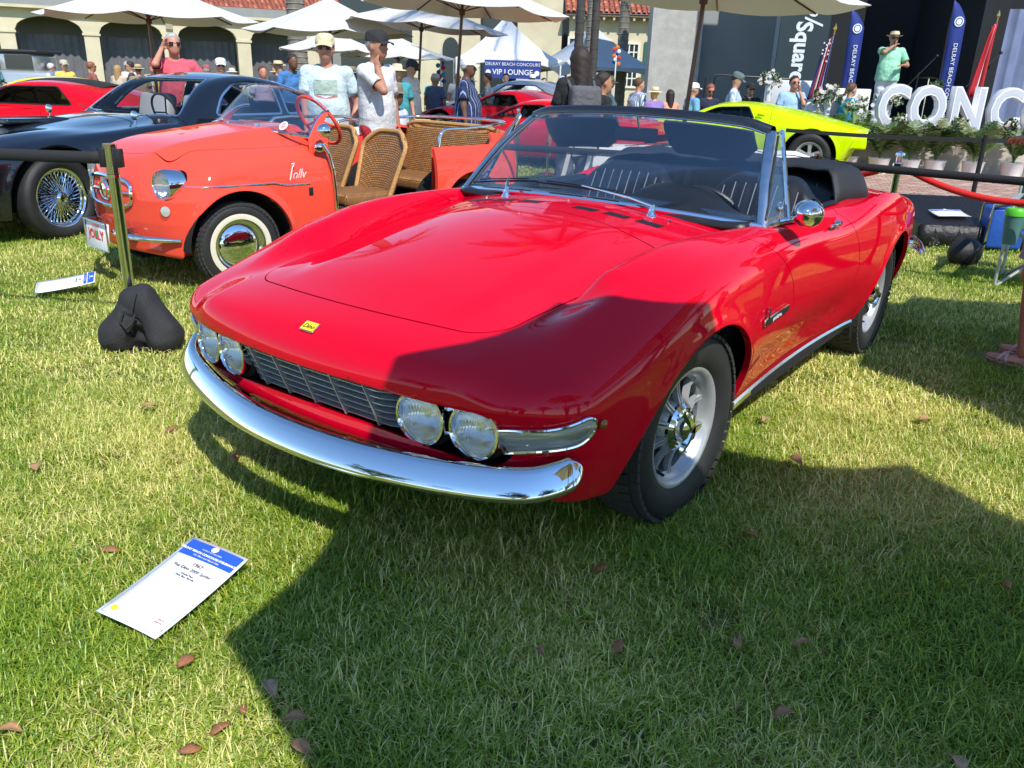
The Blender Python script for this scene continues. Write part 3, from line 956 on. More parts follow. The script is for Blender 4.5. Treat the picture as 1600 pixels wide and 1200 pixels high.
 # cowl vents
 for y in (-.385, -.255, -.125, .125, .255, .385):
  x = -.375 - .10 * y * y; z = Hp(x, y); n_ = Nrm((x, y, z))
  ex = Vector((0, 1, 0)); ex = (ex - n_ * ex.dot(n_)).normalized(); ey = n_.cross(ex)
  mm_ = Matrix((ex, ey, n_)).transposed().to_4x4()
  b = MB(); b.prism([(-.050, -.020), (.042, -.020), (.050, .020), (-.042, .020)], 'Z', -.004, .0015)
  o = b.build('cowl_vent', M['black_plastic'], root, smooth=False); o.matrix_local = Matrix.Translation((x, y, z)) @ mm_
 # windscreen
 def ws(u, v, off=0.0):
  """u from -1 to 1 across, v from 0 at the scuttle to 1 at the header"""
  au = abs(u)
  yb, yt = .695, .565
  xb = -.545 - .115 * au ** 2.2; xt = -.915 - .075 * au ** 2.4
  zb_ = .900 - .036 * au ** 2; zt_ = 1.224 - .030 * au ** 2.2 - .018 * max(0, au - .85) / .15
  y = u * (yb + (yt - yb) * v)
  bow = .018 * math.sin(PI * v)
  return Vector((xb + (xt - xb) * v + bow, y, zb_ + (zt_ - zb_) * v + bow * .8))
 b = MB(); b.sheet([[ws(-1 + 2 * i / 32, j / 10) for j in range(11)] for i in range(33)], .004); b.build('windscreen', M['glass'], root, ang=180)
 b = MB(); b.tube([ws(-1 + 2 * i / 32, -.01) + Vector((.006, 0, .004)) for i in range(33)], .011, 8); b.build('windscreen_sill', M['chrome'], root)
 b = MB(); b.sheet([[ws(-1.0 + 2.0 * i / 32, 0) + Vector((-.012 - k * .05, 0, -.002 - .012 * k)) for k in range(4)] for i in range(33)], .003); b.build('scuttle_strip', M['black_plastic'], root)
 for sg in (1, -1):
  pts = [ws(sg, -.02 + 1.02 * j / 10) for j in range(11)]
  b = MB()
  sec = []
  for p in pts:
   sec.append([p + Vector((.014, -sg * .014, 0)), p + Vector((.016, sg * .004, 0)), p + Vector((.004, sg * .016, 0)), p + Vector((-.022, sg * .012, 0)), p + Vector((-.026, -sg * .006, 0))])
  b.grid(sec, False, True); b.build('windscreen_pillar', M['chrome_worn'], root, ang=50)
  b = MB(); b.tube([p + Vector((-.006, -sg * .016, 0)) for p in pts], .009, 6); b.build('pillar_seal', M['black_plastic'], root)
 hd = [ws(-1 + 2 * i / 32, 1.0) for i in range(33)]
 b = MB(); b.grid([[p + Vector((.016, 0, -.016)), p + Vector((.018, 0, .006)), p + Vector((.006, 0, .018)), p + Vector((-.030, 0, .016)), p + Vector((-.045, 0, .002)), p + Vector((-.030, 0, -.014))] for p in hd], False, True)
 b.build('windscreen_header', mat('header_black', (.012, .014, .022), .22, coat=.6), root, ang=60)
 b = MB(); b.tube([p + Vector((.016, 0, -.017)) for p in hd], .004, 6); b.build('header_strip', M['chrome'], root)
 # sun visors and mirror hang from the header
 for (ya, yb_) in ((-.50, -.13), (.10, .49)):
  rows = []
  for i in range(15):
   u = i / 14; y = ya + (yb_ - ya) * u
   zt_ = 1.205 - .03 * abs(y / .565) ** 2.2; hh = .125 * (1 - .9 * max(0, abs(2 * u - 1) - .72) ** 1.3 * 3)
   rows.append([(-1.000 - .05 * k - .0 , y, zt_ - .012 - hh * k) for k in (0, .25, .5, .75, .95, 1)])
  b = MB(); b.sheet(rows, .016); b.build('sun_visor', M['visor'], root, ang=50)
 b = MB(); b.tube([(-.945, .0, 1.205), (-.97, 0, 1.15)], .006, 6); rv = b.build('mirror_stem', M['chrome'], root)
 b = MB(); b.rbox((-.985, -.02, 1.128), (.02, .20, .058), .009, 3); b.build('rear_view_mirror', M['black_plastic'], root)
 # quarter-light on each door
 for sg in (1, -1):
  B0 = Vector((-.655, .70 * sg, .875)); B1 = Vector((-.835, .728 * sg, .878)); T0 = Vector((-.925, .612 * sg, 1.172)); T1 = Vector((-.955, .617 * sg, 1.180))
  b = MB(); b.sheet([[B0, T0], [B1, T1]], .004); b.build('quarter_light', M['glass'], root, smooth=False)
  b = MB(); b.tube([B1 + (B1 - T1) * .02, T1], .0085, 8); b.tube([T1, T0], .006, 6); b.build('quarter_light_post', M['chrome'], root)
  b = MB(); b.tube([ws(sg, .0) + Vector((0, .008 * sg, .0)), B1 + Vector((0, 0, -.004)), B1 + Vector((-.10, .006 * sg, -.004))], .010, 8); b.build('door_top_strip', M['chrome'], root)
  b = MB(); b.tube([B0 + Vector((-.016, 0, .01)), T0 + Vector((-.006, 0, -.01))], .005, 6); b.build('quarter_light_seal', M['black_plastic'], root)
  b = MB(); b.ball((-.80, .705 * sg, .915), (.018, .008, .012), 10, 8); b.tube([(-.80, .70 * sg, .915), (-.815, .69 * sg, .93), (-.84, .688 * sg, .932)], .004, 6); b.build('window_catch', M['chrome'], root)
  # door handle
  z = .800; x = -1.29; y = Wp(x, z) * sg
  b = MB(); b.rbox((x + .045, y + .014 * sg, z + .012), (.105, .014, .016), .006, 3); b.cyl((x - .020, y - .004 * sg, z + .012), (x - .020, y + .022 * sg, z + .012), .012, 14); b.build('door_handle', M['chrome'], root)
 # door mirror
 b = MB()
 b.lathe([(0, .105), (.016, .100), (.030, .086), (.042, .062), (.050, .034), (.0535, .008), (.0545, -.012), (.052, -.018), (.048, -.018)], 32, 'X')
 mr = b.build('door_mirror', M['chrome'], root); mr.location = (-.745, .825, .918); mr.rotation_euler = (0, R(-6), R(8)); mr.scale = (1.0, 1.0, .95)
 b = MB(); b.lathe([(0, -.014), (.049, -.014)], 28, 'X'); b.build('mirror_glass', M['chrome'], mr)
 b = MB(); b.tube([(-.70, .742, .884), (-.735, .79, .897), (-.752, .81, .91)], [.009, .008, .010], 8); b.build('mirror_arm', M['chrome'], root)
 # wipers
 for (pv, el, bl0, bl1) in (((-.462, -.335, 0), (-.60, -.42, 0), (-.63, -.70, 0), (-.71, -.245, 0)), ((-.455, .345, 0), (-.74, .06, 0), (-.70, -.16, 0), (-.60, .22, 0))):
  pass
 def wsurf(u, v): return ws(u, v) + Vector((.012, 0, .010))
 for (py, u_tip, v_tip, u0, v0, u1, v1) in ((-.33, -.60, .10, -.93, .055, -.36, .11), (.34, -.04, .085, -.36, .10, .30, .075)):
  px = -.475 - .09 * py * py; pz = Hp(px, py)
  b = MB(); b.lathe([(.020, -.004), (.018, .006), (.012, .012), (.010, .026), (0, .028)], 18, 'Z', c=(px, py, pz)); wp_ = b.build('wiper', M['chrome'], root)
  tip = wsurf(u_tip, v_tip + .02)
  a0 = Vector((px, py, pz + .022)); a1 = a0 + (tip - a0) * .30 + Vector((0, 0, .016))
  b = MB(); b.tube([a0, a0 + Vector((-.005, 0, .012)), a1, tip], [.009, .0095, .006, .0035], 8); b.build('wiper_arm', M['chrome_worn'], wp_)
  bl = [wsurf(u0 + (u1 - u0) * i / 8, v0 + (v1 - v0) * i / 8) + Vector((-.006, 0, -.004)) for i in range(9)]
  b = MB(); b.tube(bl, .0045, 6); b.tube([q + Vector((.004, 0, .010)) for q in bl[1:-1]], .003, 6); b.build('wiper_blade', M['black_plastic'], wp_)
 for y in (-.42, 0, .42):
  b = MB(); x = -.455 - .1 * y * y; b.cyl((x, y, Hp(x, y) - .002), (x, y, Hp(x, y) + .008), .006, 8); b.build('washer_jet', M['chrome'], root)
 # ---------------- cabin ----------------
 L_ = M['black_leather']
 b = MB()
 b.add([(-2.1, -.70, .45), (-.5, -.70, .45), (-.5, .70, .45), (-2.1, .70, .45)], [(0, 1, 2, 3)])
 for sg in (-1, 1):
  b.add([(-2.1, sg * .70, .45), (-.5, sg * .70, .45), (-.5, sg * .70, .82), (-2.1, sg * .70, .82)], [(0, 1, 2, 3)])
 b.add([(-2.12, -.70, .45), (-2.12, .70, .45), (-2.12, .70, .84), (-2.12, -.70, .84)], [(0, 1, 2, 3)])
 b.build('cabin_floor', M['carpet'], root, fix=False)
 # dashboard with a raised cowl ahead of the driver
 rows = []
 for i in range(41):
  y = -.66 + 1.32 * i / 40
  hump = .088 * math.exp(-((y - .32) / .185) ** 4)
  r_ = []
  for (x, z, k) in ((-.575, .868, 0), (-.62, .878, .3), (-.68, .884, .8), (-.74, .886, 1), (-.79, .880, 1), (-.83, .862, .95), (-.84, .83, .7), (-.80, .76, .2), (-.78, .66, 0)):
   r_.append((x - .10 * max(0, 1 - abs(y) / .66) * 0 + .05 * (1 - (y / .66) ** 2) * (1 if x > -.7 else .4), y, z + hump * k))
  rows.append(r_)
 b = MB(); b.sheet(rows, .02); b.build('dashboard', L_, root, ang=180)
 # door cappings
 for sg in (1, -1):
  b = MB(); b.grid([[(x, sg * (yy), zz) for (yy, zz) in ((.640 + .035 * min(1, max(0, (-x - .6) / .6)) + .018, Hp(x, .665) + .004), (.655, Hp(x, .665) + .008), (.625, .845), (.615, .80), (.62, .60), (.66, .45))] for x in np.linspace(-.62, -1.62, 14)])
  b.build('door_capping', L_, root)
 def seat(name, x0, y0, w, h_, zb_, par_, ribs=7, lean=.14, tz=.93, round_=.45):
  """ribbed back: width w, from zb_ up to tz"""
  e = bpy.data.objects.new(name, None); COL.objects.link(e); e.parent = root; e.location = (x0, y0, 0); e.empty_display_size = .05
  n1, n2 = 36, 22; rows = []
  for i in range(n1 + 1):
   u = -1 + 2 * i / n1
   r_ = []
   top = tz - .10 * max(0, abs(u) - round_) ** 2 / (1 - round_) ** 2
   for j in range(n2 + 1):
    v = j / n2; z = zb_ + (top - zb_) * v
    inner = 1 if abs(u) < .72 else 0
    rib = .010 * abs(math.sin(PI * (u * .5 + .5) * ribs)) ** .6 if abs(u) < .70 and v < .9 else .018 * math.exp(-((abs(u) - .86) / .12) ** 2)
    bolster = .05 * max(0, abs(u) - .6)
    x = -lean * v + rib + bolster + .02 * math.sin(PI * v)
    rnd = max(0, v - .9) / .1; x -= .05 * rnd ** 2
    xe = max(0, abs(u) - .93) / .07; x -= .05 * xe ** 2
    r_.append((x, u * w / 2, z))
   rows.append(r_)
  b = MB(); b.sheet(rows, .085); b.build('backrest', L_, e, ang=180)
  pip = MB()
  for k in range(ribs + 1):
   u = -.70 + 1.4 * k / ribs
   top = tz - .015 - .10 * max(0, abs(u) - round_) ** 2 / (1 - round_) ** 2
   zs = np.linspace(zb_ + .02, zb_ + (top - zb_) * .93, 10)
   q = MB(); q.tube([(-lean * ((z - zb_) / (tz - zb_)) + .02 * math.sin(PI * (z - zb_) / (tz - zb_)) + .008, u * w / 2, z) for z in zs], .0028, 5)
   q.build('piping', par_, e)
  b = MB(); b.rbox((.26, 0, zb_ - .02), (.50, w, .14), .05, 4); b.build('cushion', L_, e)
  return e
 PIP = mat('grey_piping', (.22, .23, .25), .4)
 seat('front_seat', -1.40, .355, .50, .5, .56, PIP, 7, .16, .955)
 seat('front_seat', -1.40, -.355, .50, .5, .56, PIP, 7, .16, .955)
 # narrow rear bench
 rows = []
 for i in range(73):
  y = -.60 + 1.20 * i / 72; u = abs(y) / .60
  r_ = []
  for j in range(11):
   v = j / 10; z = .62 + (.955 - .05 * max(0, u - .6) ** 2 / .16 - .62) * v
   rib = .010 * abs(math.sin(PI * (y + .6) / .062)) ** .6 if (.10 < abs(y) < .52 and v < .88) else .008
   r_.append((-1.78 - .14 * v + rib - .05 * (max(0, v - .88) / .12) ** 2 + .10 * max(0, u - .8), y, z))
  rows.append(r_)
 b = MB(); b.sheet(rows, .05); rb = b.build('rear_bench', L_, root, ang=180)
 for k in range(17):
  y = -.496 + k * .062
  if abs(y) < .08: continue
  b = MB(); b.tube([(-1.78 - .14 * v + .006, y, .62 + .325 * v) for v in np.linspace(.1, .86, 7)], .0028, 5); b.build('piping', PIP, rb)
 b = MB(); b.rbox((-1.72, 0, .60), (.30, 1.15, .12), .04, 4); b.build('rear_cushion', L_, root)
 # steering wheel
 b = MB(); ring = []
 for i in range(36):
  a = 2 * PI * i / 36; ring.append((.0, .185 * math.sin(a), .185 * math.cos(a)))
 b.tube(ring, .012, 8, closed=True); b.cyl((0, 0, 0), (.12, 0, 0), .025, 12)
 for k in range(3):
  a = PI / 2 + 2 * PI * k / 3 + PI / 6; b.box((.0, .09 * math.sin(a), .09 * math.cos(a)), (.006, .03, .17), rot=Euler((-a, 0, 0)))
 sw = b.build('steering_wheel', M['black_leather'], root); sw.location = (-.95, .345, .775); sw.rotation_euler = (0, R(22), 0)
 # folded hood under its cover
 rows = []
 for i in range(49):
  u = -1 + 2 * i / 48; au = abs(u)
  r_ = []
  for j in range(15):
   v = j / 14
   y = u * (.655 + .055 * math.sin(PI * min(1, v * 1.1)))
   x = -1.86 - .50 * v + .16 * au ** 5 * (1 - v) - .04 * (1 - au ** 2) * (1 - v)
   z = .940 + .080 * math.sin(PI * min(1, (v * .8 + .16))) * (1 - .35 * au ** 4) - .045 * v + .006 * math.sin(9 * u + 4 * v) + .004 * math.sin(23 * u - 7 * v)
   drop = max(0, au - .88) / .12
   z -= .135 * drop ** 1.5
   if v > .85: z -= .10 * ((v - .85) / .15) ** 1.5 * .5
   r_.append((x, y, z))
  rows.append(r_)
 b = MB(); b.sheet(rows, .012); hc = b.build('hood_cover', M['black_cloth'], root, ang=180)
 b = MB(); b.tube([Vector(rows[i][0]) + Vector((.003, 0, -.002)) for i in range(49)], .006, 6); b.build('cover_hem', M['black_cloth'], hc)
 b = MB(); b.tube([(x + .004, y, z + .013) for (x, y, z) in [rows[i][4] for i in range(3, 46)]], .0022, 5); b.build('cover_seam', M['black_plastic'], hc)
 for sg in (1, -1):
  b = MB(); b.tube([(-1.74, .62 * sg, .86), (-1.80, .62 * sg, .89), (-1.90, .61 * sg, .91), (-2.0, .60 * sg, .92)], .011, 8)
  b.build('hood_frame', M['black_plastic'], root)
 b = MB(); z = Hp(-2.35, .60); b.lathe([(.012, 0), (.010, .012), (.006, .016), (.009, .026), (.007, .034), (0, .036)], 14, 'Z', c=(-2.35, .60, z - .002)); b.build('cover_stud', M['chrome'], root)
 for sg in (1, -1):
  b = MB(); b.rbox((-3.24 + .02, sg * .55, .62), (.05, .22, .09), .02, 3); b.build('tail_light', M['amber'], root)
  b = MB(); b.tube([(-2.9, sg * .34, .235), (-3.30, sg * .34, .232)], .026, 14); b.build('tail_pipe', M['chrome_worn'], root)
 return root, F, Hp, Wp, Nrm, XF, RA, ZA, WB
CARD = main_car()
# ---------------- other cars ----------------
def pg(poly):
 """signed function of a convex polygon (counter-clockwise) in two coordinates, negative inside"""
 def g(u, v):
  d = np.full(np.shape(u), -1e9)
  n = len(poly)
  for i in range(n):
   (x0, y0), (x1, y1) = poly[i], poly[(i + 1) % n]
   L = math.hypot(x1 - x0, y1 - y0)
   d = smax(d, ((y1 - y0) * (u - x0) - (x1 - x0) * (v - y0)) / L, .03) if i else ((y1 - y0) * (u - x0) - (x1 - x0) * (v - y0)) / L
  return d
 return g
def ccw(p):
 a = sum(p[i][0] * p[(i + 1) % len(p)][1] - p[(i + 1) % len(p)][0] * p[i][1] for i in range(len(p)))
 return p if a > 0 else p[::-1]

def coupe(name, label, group, loc, yaw, paint, sp, scale=1.0, h=.022, wheel='five', details=None):
 root = empty(name, (loc[0], loc[1], loc[2] if len(loc) > 2 else 0), R(yaw), label, 'car', group, scale)
 zc = spl(*sp['zc']); Wm = spl(*sp['W']); zr = spl(*sp['roof']); zcr = spl(*sp['crest'])
 xn, xt = sp['nose'], sp['tail']; WB = sp['WB']; ZA = sp['R']; RA = sp['arch']; zbm = sp.get('zb', .20)
 belt = sp['belt']; lean = sp.get('lean', .42); yr = sp.get('ycrest', .62)
 def body(x, y, z):
  a = np.abs(y)
  Hz = zc(x) - .10 * y * y + (zcr(x) - zc(x)) * np.exp(-((a - yr) / .17) ** 2)
  W = Wm(x) - .6 * np.maximum(.5 - z, 0) ** 2 - .5 * np.maximum(z - .55, 0) ** 2
  for xc in (0, -WB):
   rr = np.sqrt((x - xc) ** 2 + np.maximum(z - ZA, 0) ** 2); W = W + .015 * np.exp(-((rr - RA) / .04) ** 2)
  f = smax(z - Hz, a - W, .09)
  f = smax(f, x - (xn - sp.get('nr', .25) * y * y - .35 * np.maximum(.42 - z, 0) - sp.get('nu', .2) * np.maximum(z - .5, 0)), .07)
  f = smax(f, (xt + .15 * y * y + sp.get('tl', .3) * np.maximum(.6 - z, 0)) - x, .05)
  return smax(f, zbm - z, .03)
 def cabin(x, y, z):
  a = np.abs(y)
  f = smax(z - (zr(x) - .10 * y * y), a - (Wm(x) - .07 - lean * np.maximum(z - belt, 0)), .10)
  return smax(f, (belt - .3) - z, .02)
 def F(x, y, z):
  return smin(body(x, y, z), cabin(x, y, z), .03)
 zmax = max(sp['roof'][1]) + .06
 P, Q = isomesh(F, (xt - .08, -.98, zbm - .06), (xn + .08, .98, zmax), h)
 for xc in (0, -WB):
  P, Q = clip(P, Q, lambda x, y, z: np.where(np.abs(y) > .45, RA - np.sqrt((x - xc) ** 2 + np.maximum(z - ZA, 0) ** 2), -1.), F)
 # glass openings: side windows in (x,z), screens in (y,z)
 wins = []
 for poly in sp['side']:
  g2 = pg(ccw(poly))
  for sg in (1, -1):
   wins.append(('side_window', lambda x, y, z, g2=g2, sg=sg: np.maximum(g2(x, z), .25 - sg * y)))
 if 'front' in sp:
  g3 = pg(ccw(sp['front'])); xm = sp['split']
  wins.append(('windscreen', lambda x, y, z: np.maximum(g3(y, z), xm - x)))
 if 'rear' in sp:
  g4 = pg(ccw(sp['rear'])); xm2 = sp['split2']
  wins.append(('rear_window', lambda x, y, z: np.maximum(g4(y, z), x - xm2)))
 for nm, g in wins:
  P, G, Q = clip(P, Q, lambda x, y, z, g=g: g(x, y, z) + 0.0, F, True)
  if len(G):
   V = P.copy(); n_ = gradF(F, P); n_ /= np.maximum(np.linalg.norm(n_, axis=1), 1e-6)[:, None]
   iso_object(nm, P - n_ * .008, G, F, sp.get('glass', M['glass']), root, smooth_n=False)
   # bright or rubber surround along the opening edge
   ec = {}
   for f in G:
    for k in range(len(f)):
     a_, b_ = f[k], f[(k + 1) % len(f)]; e = (min(a_, b_), max(a_, b_)); ec[e] = ec.get(e, 0) + 1
   bd = [e for e, c in ec.items() if c == 1]
   if bd:
    mb = MB(); w_ = .010
    for a_, b_ in bd:
     p0, p1 = P[a_], P[b_]; n0, n1 = n_[a_], n_[b_]
     d = p1 - p0; L = np.linalg.norm(d)
     if L < 1e-6: continue
     t = np.cross(d / L, n0) * w_
     mb.add([p0 - t + n0 * .003, p1 - t + n1 * .003, p1 + t + n1 * .003, p0 + t + n0 * .003, p0 - t - n0 * .01, p1 - t - n1 * .01, p1 + t - n1 * .01, p0 + t - n0 * .01], [(0, 1, 2, 3), (0, 4, 5, 1), (3, 2, 6, 7)])
    mb.build('window_surround', sp.get('trim', M['black_plastic']), root, smooth=False, fix=False)
 gap = .003
 for (nm, g) in sp.get('panels', []):
  P, Dp, Q = clip(P, Q, lambda x, y, z: g(x, y, z) + gap, F, True)
  P, Q = clip(P, Q, lambda x, y, z: gap - g(x, y, z), F)
  ycs = P[:, 1]
  parts_ = [Dp] if nm != 'door' else [[f for f in Dp if ycs[f[0]] > 0], [f for f in Dp if ycs[f[0]] <= 0]]
  for pp in parts_:
   if pp: iso_object(nm, P, pp, F, paint, root, .02)
 iso_object('body', P, Q, F, paint, root, .025)
 b = MB(); b.box(((xn + xt) / 2, 0, zbm + .05), (xn - xt - .5, 1.1, .08)); b.build('underbody', M['dark'], root)
 b = MB(); xs_ = sp['cab']; b.box(((xs_[0] + xs_[1]) / 2, 0, belt - .28), (xs_[0] - xs_[1], 1.36, .03)); b.build('cabin_floor', M['carpet'], root)
 for sg in (1, -1):
  b = MB(); b.rbox((xs_[0] - .62, sg * .34, belt - .06), (.14, .46, .52), .05, 3, rot=Euler((0, R(-14), 0))); b.rbox((xs_[0] - .42, sg * .34, belt - .24), (.45, .46, .12), .05, 3); b.build('seat', sp.get('seatm', M['black_leather']), root)
 b = MB(); b.rbox((xs_[0] - .06, 0, belt - .05), (.22, 1.25, .14), .04, 3); b.build('dashboard', M['black_leather'], root)
 b = MB(); b.tube([(0, .18 * math.sin(2 * PI * i / 24), .18 * math.cos(2 * PI * i / 24)) for i in range(24)], .011, 6, closed=True)
 for k in range(3):
  a = 2 * PI * k / 3 + .5; b.tube([(0, 0, 0), (0, .17 * math.sin(a), .17 * math.cos(a))], .008, 5)
 sw = b.build('steering_wheel', M['black_leather'], root); sw.location = (xs_[0] - .25, .34, belt + .04); sw.rotation_euler = (0, R(20), 0)
 wheel_wells(root, [(0, ZA, RA + .004, .45, Wm(0) - .01), (-WB, ZA, RA + .004, .45, Wm(-WB) - .01)])
 for i, (x, s_) in enumerate(((0, 1), (0, -1), (-WB, 1), (-WB, -1))):
  wheel_part(root, (x, s_ * (float(Wm(x)) - .125), ZA), s_, Rt=ZA, wt=.19, Rr=sp.get('rim', .20), style=wheel, detail=False, nseg=40, steer=sp.get('steer', 0) if x == 0 else 0, rimmat=sp.get('rimmat'))
 if details: details(root, F, Wm, zc)
 return root
def side_y(F, x, z):
 lo, hi = .2, 1.0
 for _ in range(24):
  m_ = (lo + hi) / 2
  if F(np.array(x), np.array(m_), np.array(z)) < 0: lo = m_
  else: hi = m_
 return lo
def top_z(F, x, y):
 lo, hi = .3, 1.4
 for _ in range(24):
  m_ = (lo + hi) / 2
  if F(np.array(x), np.array(y), np.array(m_)) < 0: lo = m_
  else: hi = m_
 return lo
# dark grand tourer with wire wheels
def blk_details(root, F, Wm, zc):
 for sg in (1, -1):
  b = MB(); y = side_y(F, .62, .60) * sg
  b.lathe([(.085, -.03), (.088, .01), (.08, .02), (.05, .035), (0, .04)], 24, 'X', c=(.78, .60 * sg, .62)); b.build('headlight', M['chrome'], root)
  b = MB(); x, yy = -.85, .70 * sg; z = top_z(F, x, .66); b.tube([(x, .66 * sg, z - .01), (x - .01, .66 * sg, z + .05)], .006, 6); b.ball((x, .66 * sg, z + .075), (.018, .05, .04), 12, 8); b.build('wing_mirror', M['chrome'], root)
  b = MB(); b.tube([(-.92 - .012 * i, sg * (.02 + .05 * i), top_z(F, -1.20 - .012 * i, .02 + .05 * i) + .006) for i in range(9)], .005, 5); b.build('wiper_arm', M['black_plastic'], root)
 b = MB(); b.rbox((-.30, 0, top_z(F, -.30, 0) + .008), (.55, .30, .05), .02, 3); b.build('bonnet_scoop', M['black_paint'], root)
 b = MB(); b.tube([(.95, -.7, .42), (1.0, -.4, .42), (1.02, 0, .42), (1.0, .4, .42), (.95, .7, .42), (.7, .84, .42)], .03, 8); b.build('front_bumper', M['chrome'], root)
spb = dict(zc=([1.0, .8, .4, 0, -.5, -.95, -1.6, -2.6, -3.2, -3.75], [.56, .68, .78, .84, .89, .93, .95, .95, .90, .78]),
   crest=([1.0, .7, .3, 0, -.5, -1, -2, -2.6, -3.3, -3.75], [.56, .74, .84, .87, .88, .92, .93, .96, .88, .76]),
   W=([1.0, .6, 0, -.8, -1.6, -2.6, -3.4, -4.05], [.74, .84, .88, .89, .89, .88, .83, .70]),
   roof=([-.95, -1.20, -1.42, -1.64, -1.87, -2.15, -2.5, -2.9, -3.3, -3.7], [.74, .925, 1.09, 1.225, 1.29, 1.31, 1.275, 1.17, 1.01, .84]),
   nose=.98, tail=-4.05, WB=2.6, R=.335, arch=.41, belt=.90, lean=.50, rim=.232, cab=(-1.15, -3.1), steer=R(9),
   side=[[(-1.60, .935), (-1.74, 1.10), (-1.94, 1.21), (-2.42, 1.22), (-2.42, .935)], [(-2.50, .935), (-2.50, 1.21), (-2.70, 1.16), (-3.0, 1.01), (-3.06, .945)]],
   front=[(-.70, .93), (.70, .93), (.52, 1.245), (-.52, 1.245)], split=-1.86, rear=[(-.54, 1.0), (.54, 1.0), (.44, 1.21), (-.44, 1.21)], split2=-2.7, trim=M['chrome'], seatm=M['silver_paint'],
   panels=[('bonnet', lambda x, y, z: np.where(z > .5, np.maximum(np.maximum(np.abs(y) - .50, x - .80), -1.1 - x), 1.)), ('door', lambda x, y, z: np.where((np.abs(y) > .5) & (z < .935), np.maximum(np.maximum(x + 1.25, -2.46 - x), .28 - z), 1.))])
spb['seatm'] = mat('grey_leather', (.35, .35, .36), .5)
coupe('grand_tourer', 'dark navy coupe with chrome wire wheels behind the black belt barrier at left', None, (-4.328, 6.989), -121.8, M['black_paint'], spb, .99, wheel='wire', details=blk_details)
# lime wedge
def lime_details(root, F, Wm, zc):
 for k in range(7):
  b = MB(); z = .90 - .038 * k; x = -1.715 + .040 * k * .75
  for sg in (1, -1):
   b2 = MB(); y = side_y(F, x, z) * sg; b2.box((x, y + .006 * sg, z), (.10, .05, .014), rot=Euler((0, R(-12), 0))); b2.build('louvre', M['lime'], root)
 for sg in (1, -1):
  b = MB(); b.rbox((-3.16, .45 * sg, .58), (.04, .4, .12), .02, 3); b.build('tail_light', M['amber'], root)
spl_ = dict(zc=([1.0, .8, .4, 0, -.35, -.8, -1.6, -2.4, -3.0, -3.45], [.50, .58, .68, .75, .78, .80, .84, .84, .78, .70]),
   crest=([1.0, .7, .3, 0, -.4, -1, -1.9, -2.5, -3.0, -3.45], [.48, .62, .72, .77, .77, .78, .86, .90, .82, .72]),
   W=([1.0, .6, 0, -.8, -1.6, -2.5, -3.1, -3.45], [.70, .82, .87, .84, .86, .89, .86, .80]),
   roof=([-.15, -.40, -.70, -.98, -1.25, -1.55, -1.9, -2.4, -2.9, -3.3], [.67, .79, .93, 1.03, 1.065, 1.06, 1.02, .93, .82, .72]),
   nose=.92, tail=-3.22, WB=2.5, R=.33, arch=.40, belt=.76, lean=.50, rim=.20, cab=(-.5, -1.75), tl=.45,
   side=[[(-.58, .775), (-1.02, .975), (-1.50, 1.0), (-1.64, .775)]], front=[(-.60, .78), (.60, .78), (.46, 1.01), (-.46, 1.01)], split=-1.0,
   panels=[('door', lambda x, y, z: np.where((np.abs(y) > .5) & (z < .77), np.maximum(np.maximum(x + .48, -1.62 - x), .25 - z), 1.)), ('rear_clam', lambda x, y, z: np.maximum(x + 1.86, .30 - z))], rimmat=M['wheel_silver'])
spl_['glass'] = glass('tinted_car_glass', (.25, .30, .32), 1.0)
coupe('supercar', 'low lime green mid-engined sports car parked in front of the stage', None, (2.474, 14.89), 157.3, M['lime'], spl_, 1.01, h=.03, details=lime_details)
# two red wedge-nosed cars and a silver one farther back
spr = dict(zc=([1.0, .7, .3, 0, -.4, -.8, -1.6, -2.4, -3.0, -3.3], [.48, .58, .68, .74, .78, .80, .84, .86, .84, .80]),
   crest=([1.0, .7, .3, 0, -.4, -1, -2.0, -2.5, -3.0, -3.3], [.48, .60, .73, .80, .80, .78, .84, .88, .86, .82]),
   W=([1.0, .6, 0, -.8, -1.6, -2.45, -3.0, -3.3], [.68, .80, .86, .85, .87, .88, .85, .80]),
   roof=([-.15, -.45, -.75, -1.05, -1.35, -1.6, -1.9, -2.3, -2.7], [.70, .82, .95, 1.07, 1.11, 1.11, 1.05, .93, .82]),
   nose=.95, tail=-3.28, WB=2.4, R=.32, arch=.39, belt=.79, lean=.5, rim=.20, cab=(-.45, -1.8),
   side=[[(-.68, .82), (-1.12, 1.01), (-1.55, 1.02), (-1.72, .82)]], front=[(-.58, .81), (.58, .81), (.44, 1.04), (-.44, 1.04)], split=-1.15,
   panels=[('door', lambda x, y, z: np.where((np.abs(y) > .5) & (z < .80), np.maximum(np.maximum(x + .50, -1.72 - x), .25 - z), 1.))])
coupe('sports_coupe', 'low red sports coupe right behind the stanchion, nearer of the two red cars at centre', None, (-.62, 14.4), 152, M['crimson'], spr, .93, h=.035)
coupe('sports_coupe', 'red sports coupe behind the nearer red one, farther from the camera at centre', None, (-1.25, 17.6), 155, M['crimson'], spr, 1.0, h=.04)
spv = dict(spr); spv['roof'] = ([-.15, -.45, -.75, -1.05, -1.35, -1.7, -2.1, -2.6, -3.1], [.80, .95, 1.10, 1.22, 1.28, 1.29, 1.24, 1.08, .85]); spv['belt'] = .86
spv['zc'] = ([1.0, .7, .3, 0, -.4, -.8, -1.6, -2.4, -3.0, -3.3], [.55, .70, .78, .82, .86, .88, .90, .90, .86, .80]); spv['crest'] = spv['zc']
spv['side'] = [[(-.75, .90), (-1.15, 1.16), (-1.9, 1.17), (-2.4, .92)]]; spv['front'] = [(-.58, .90), (.58, .90), (.44, 1.18), (-.44, 1.18)]
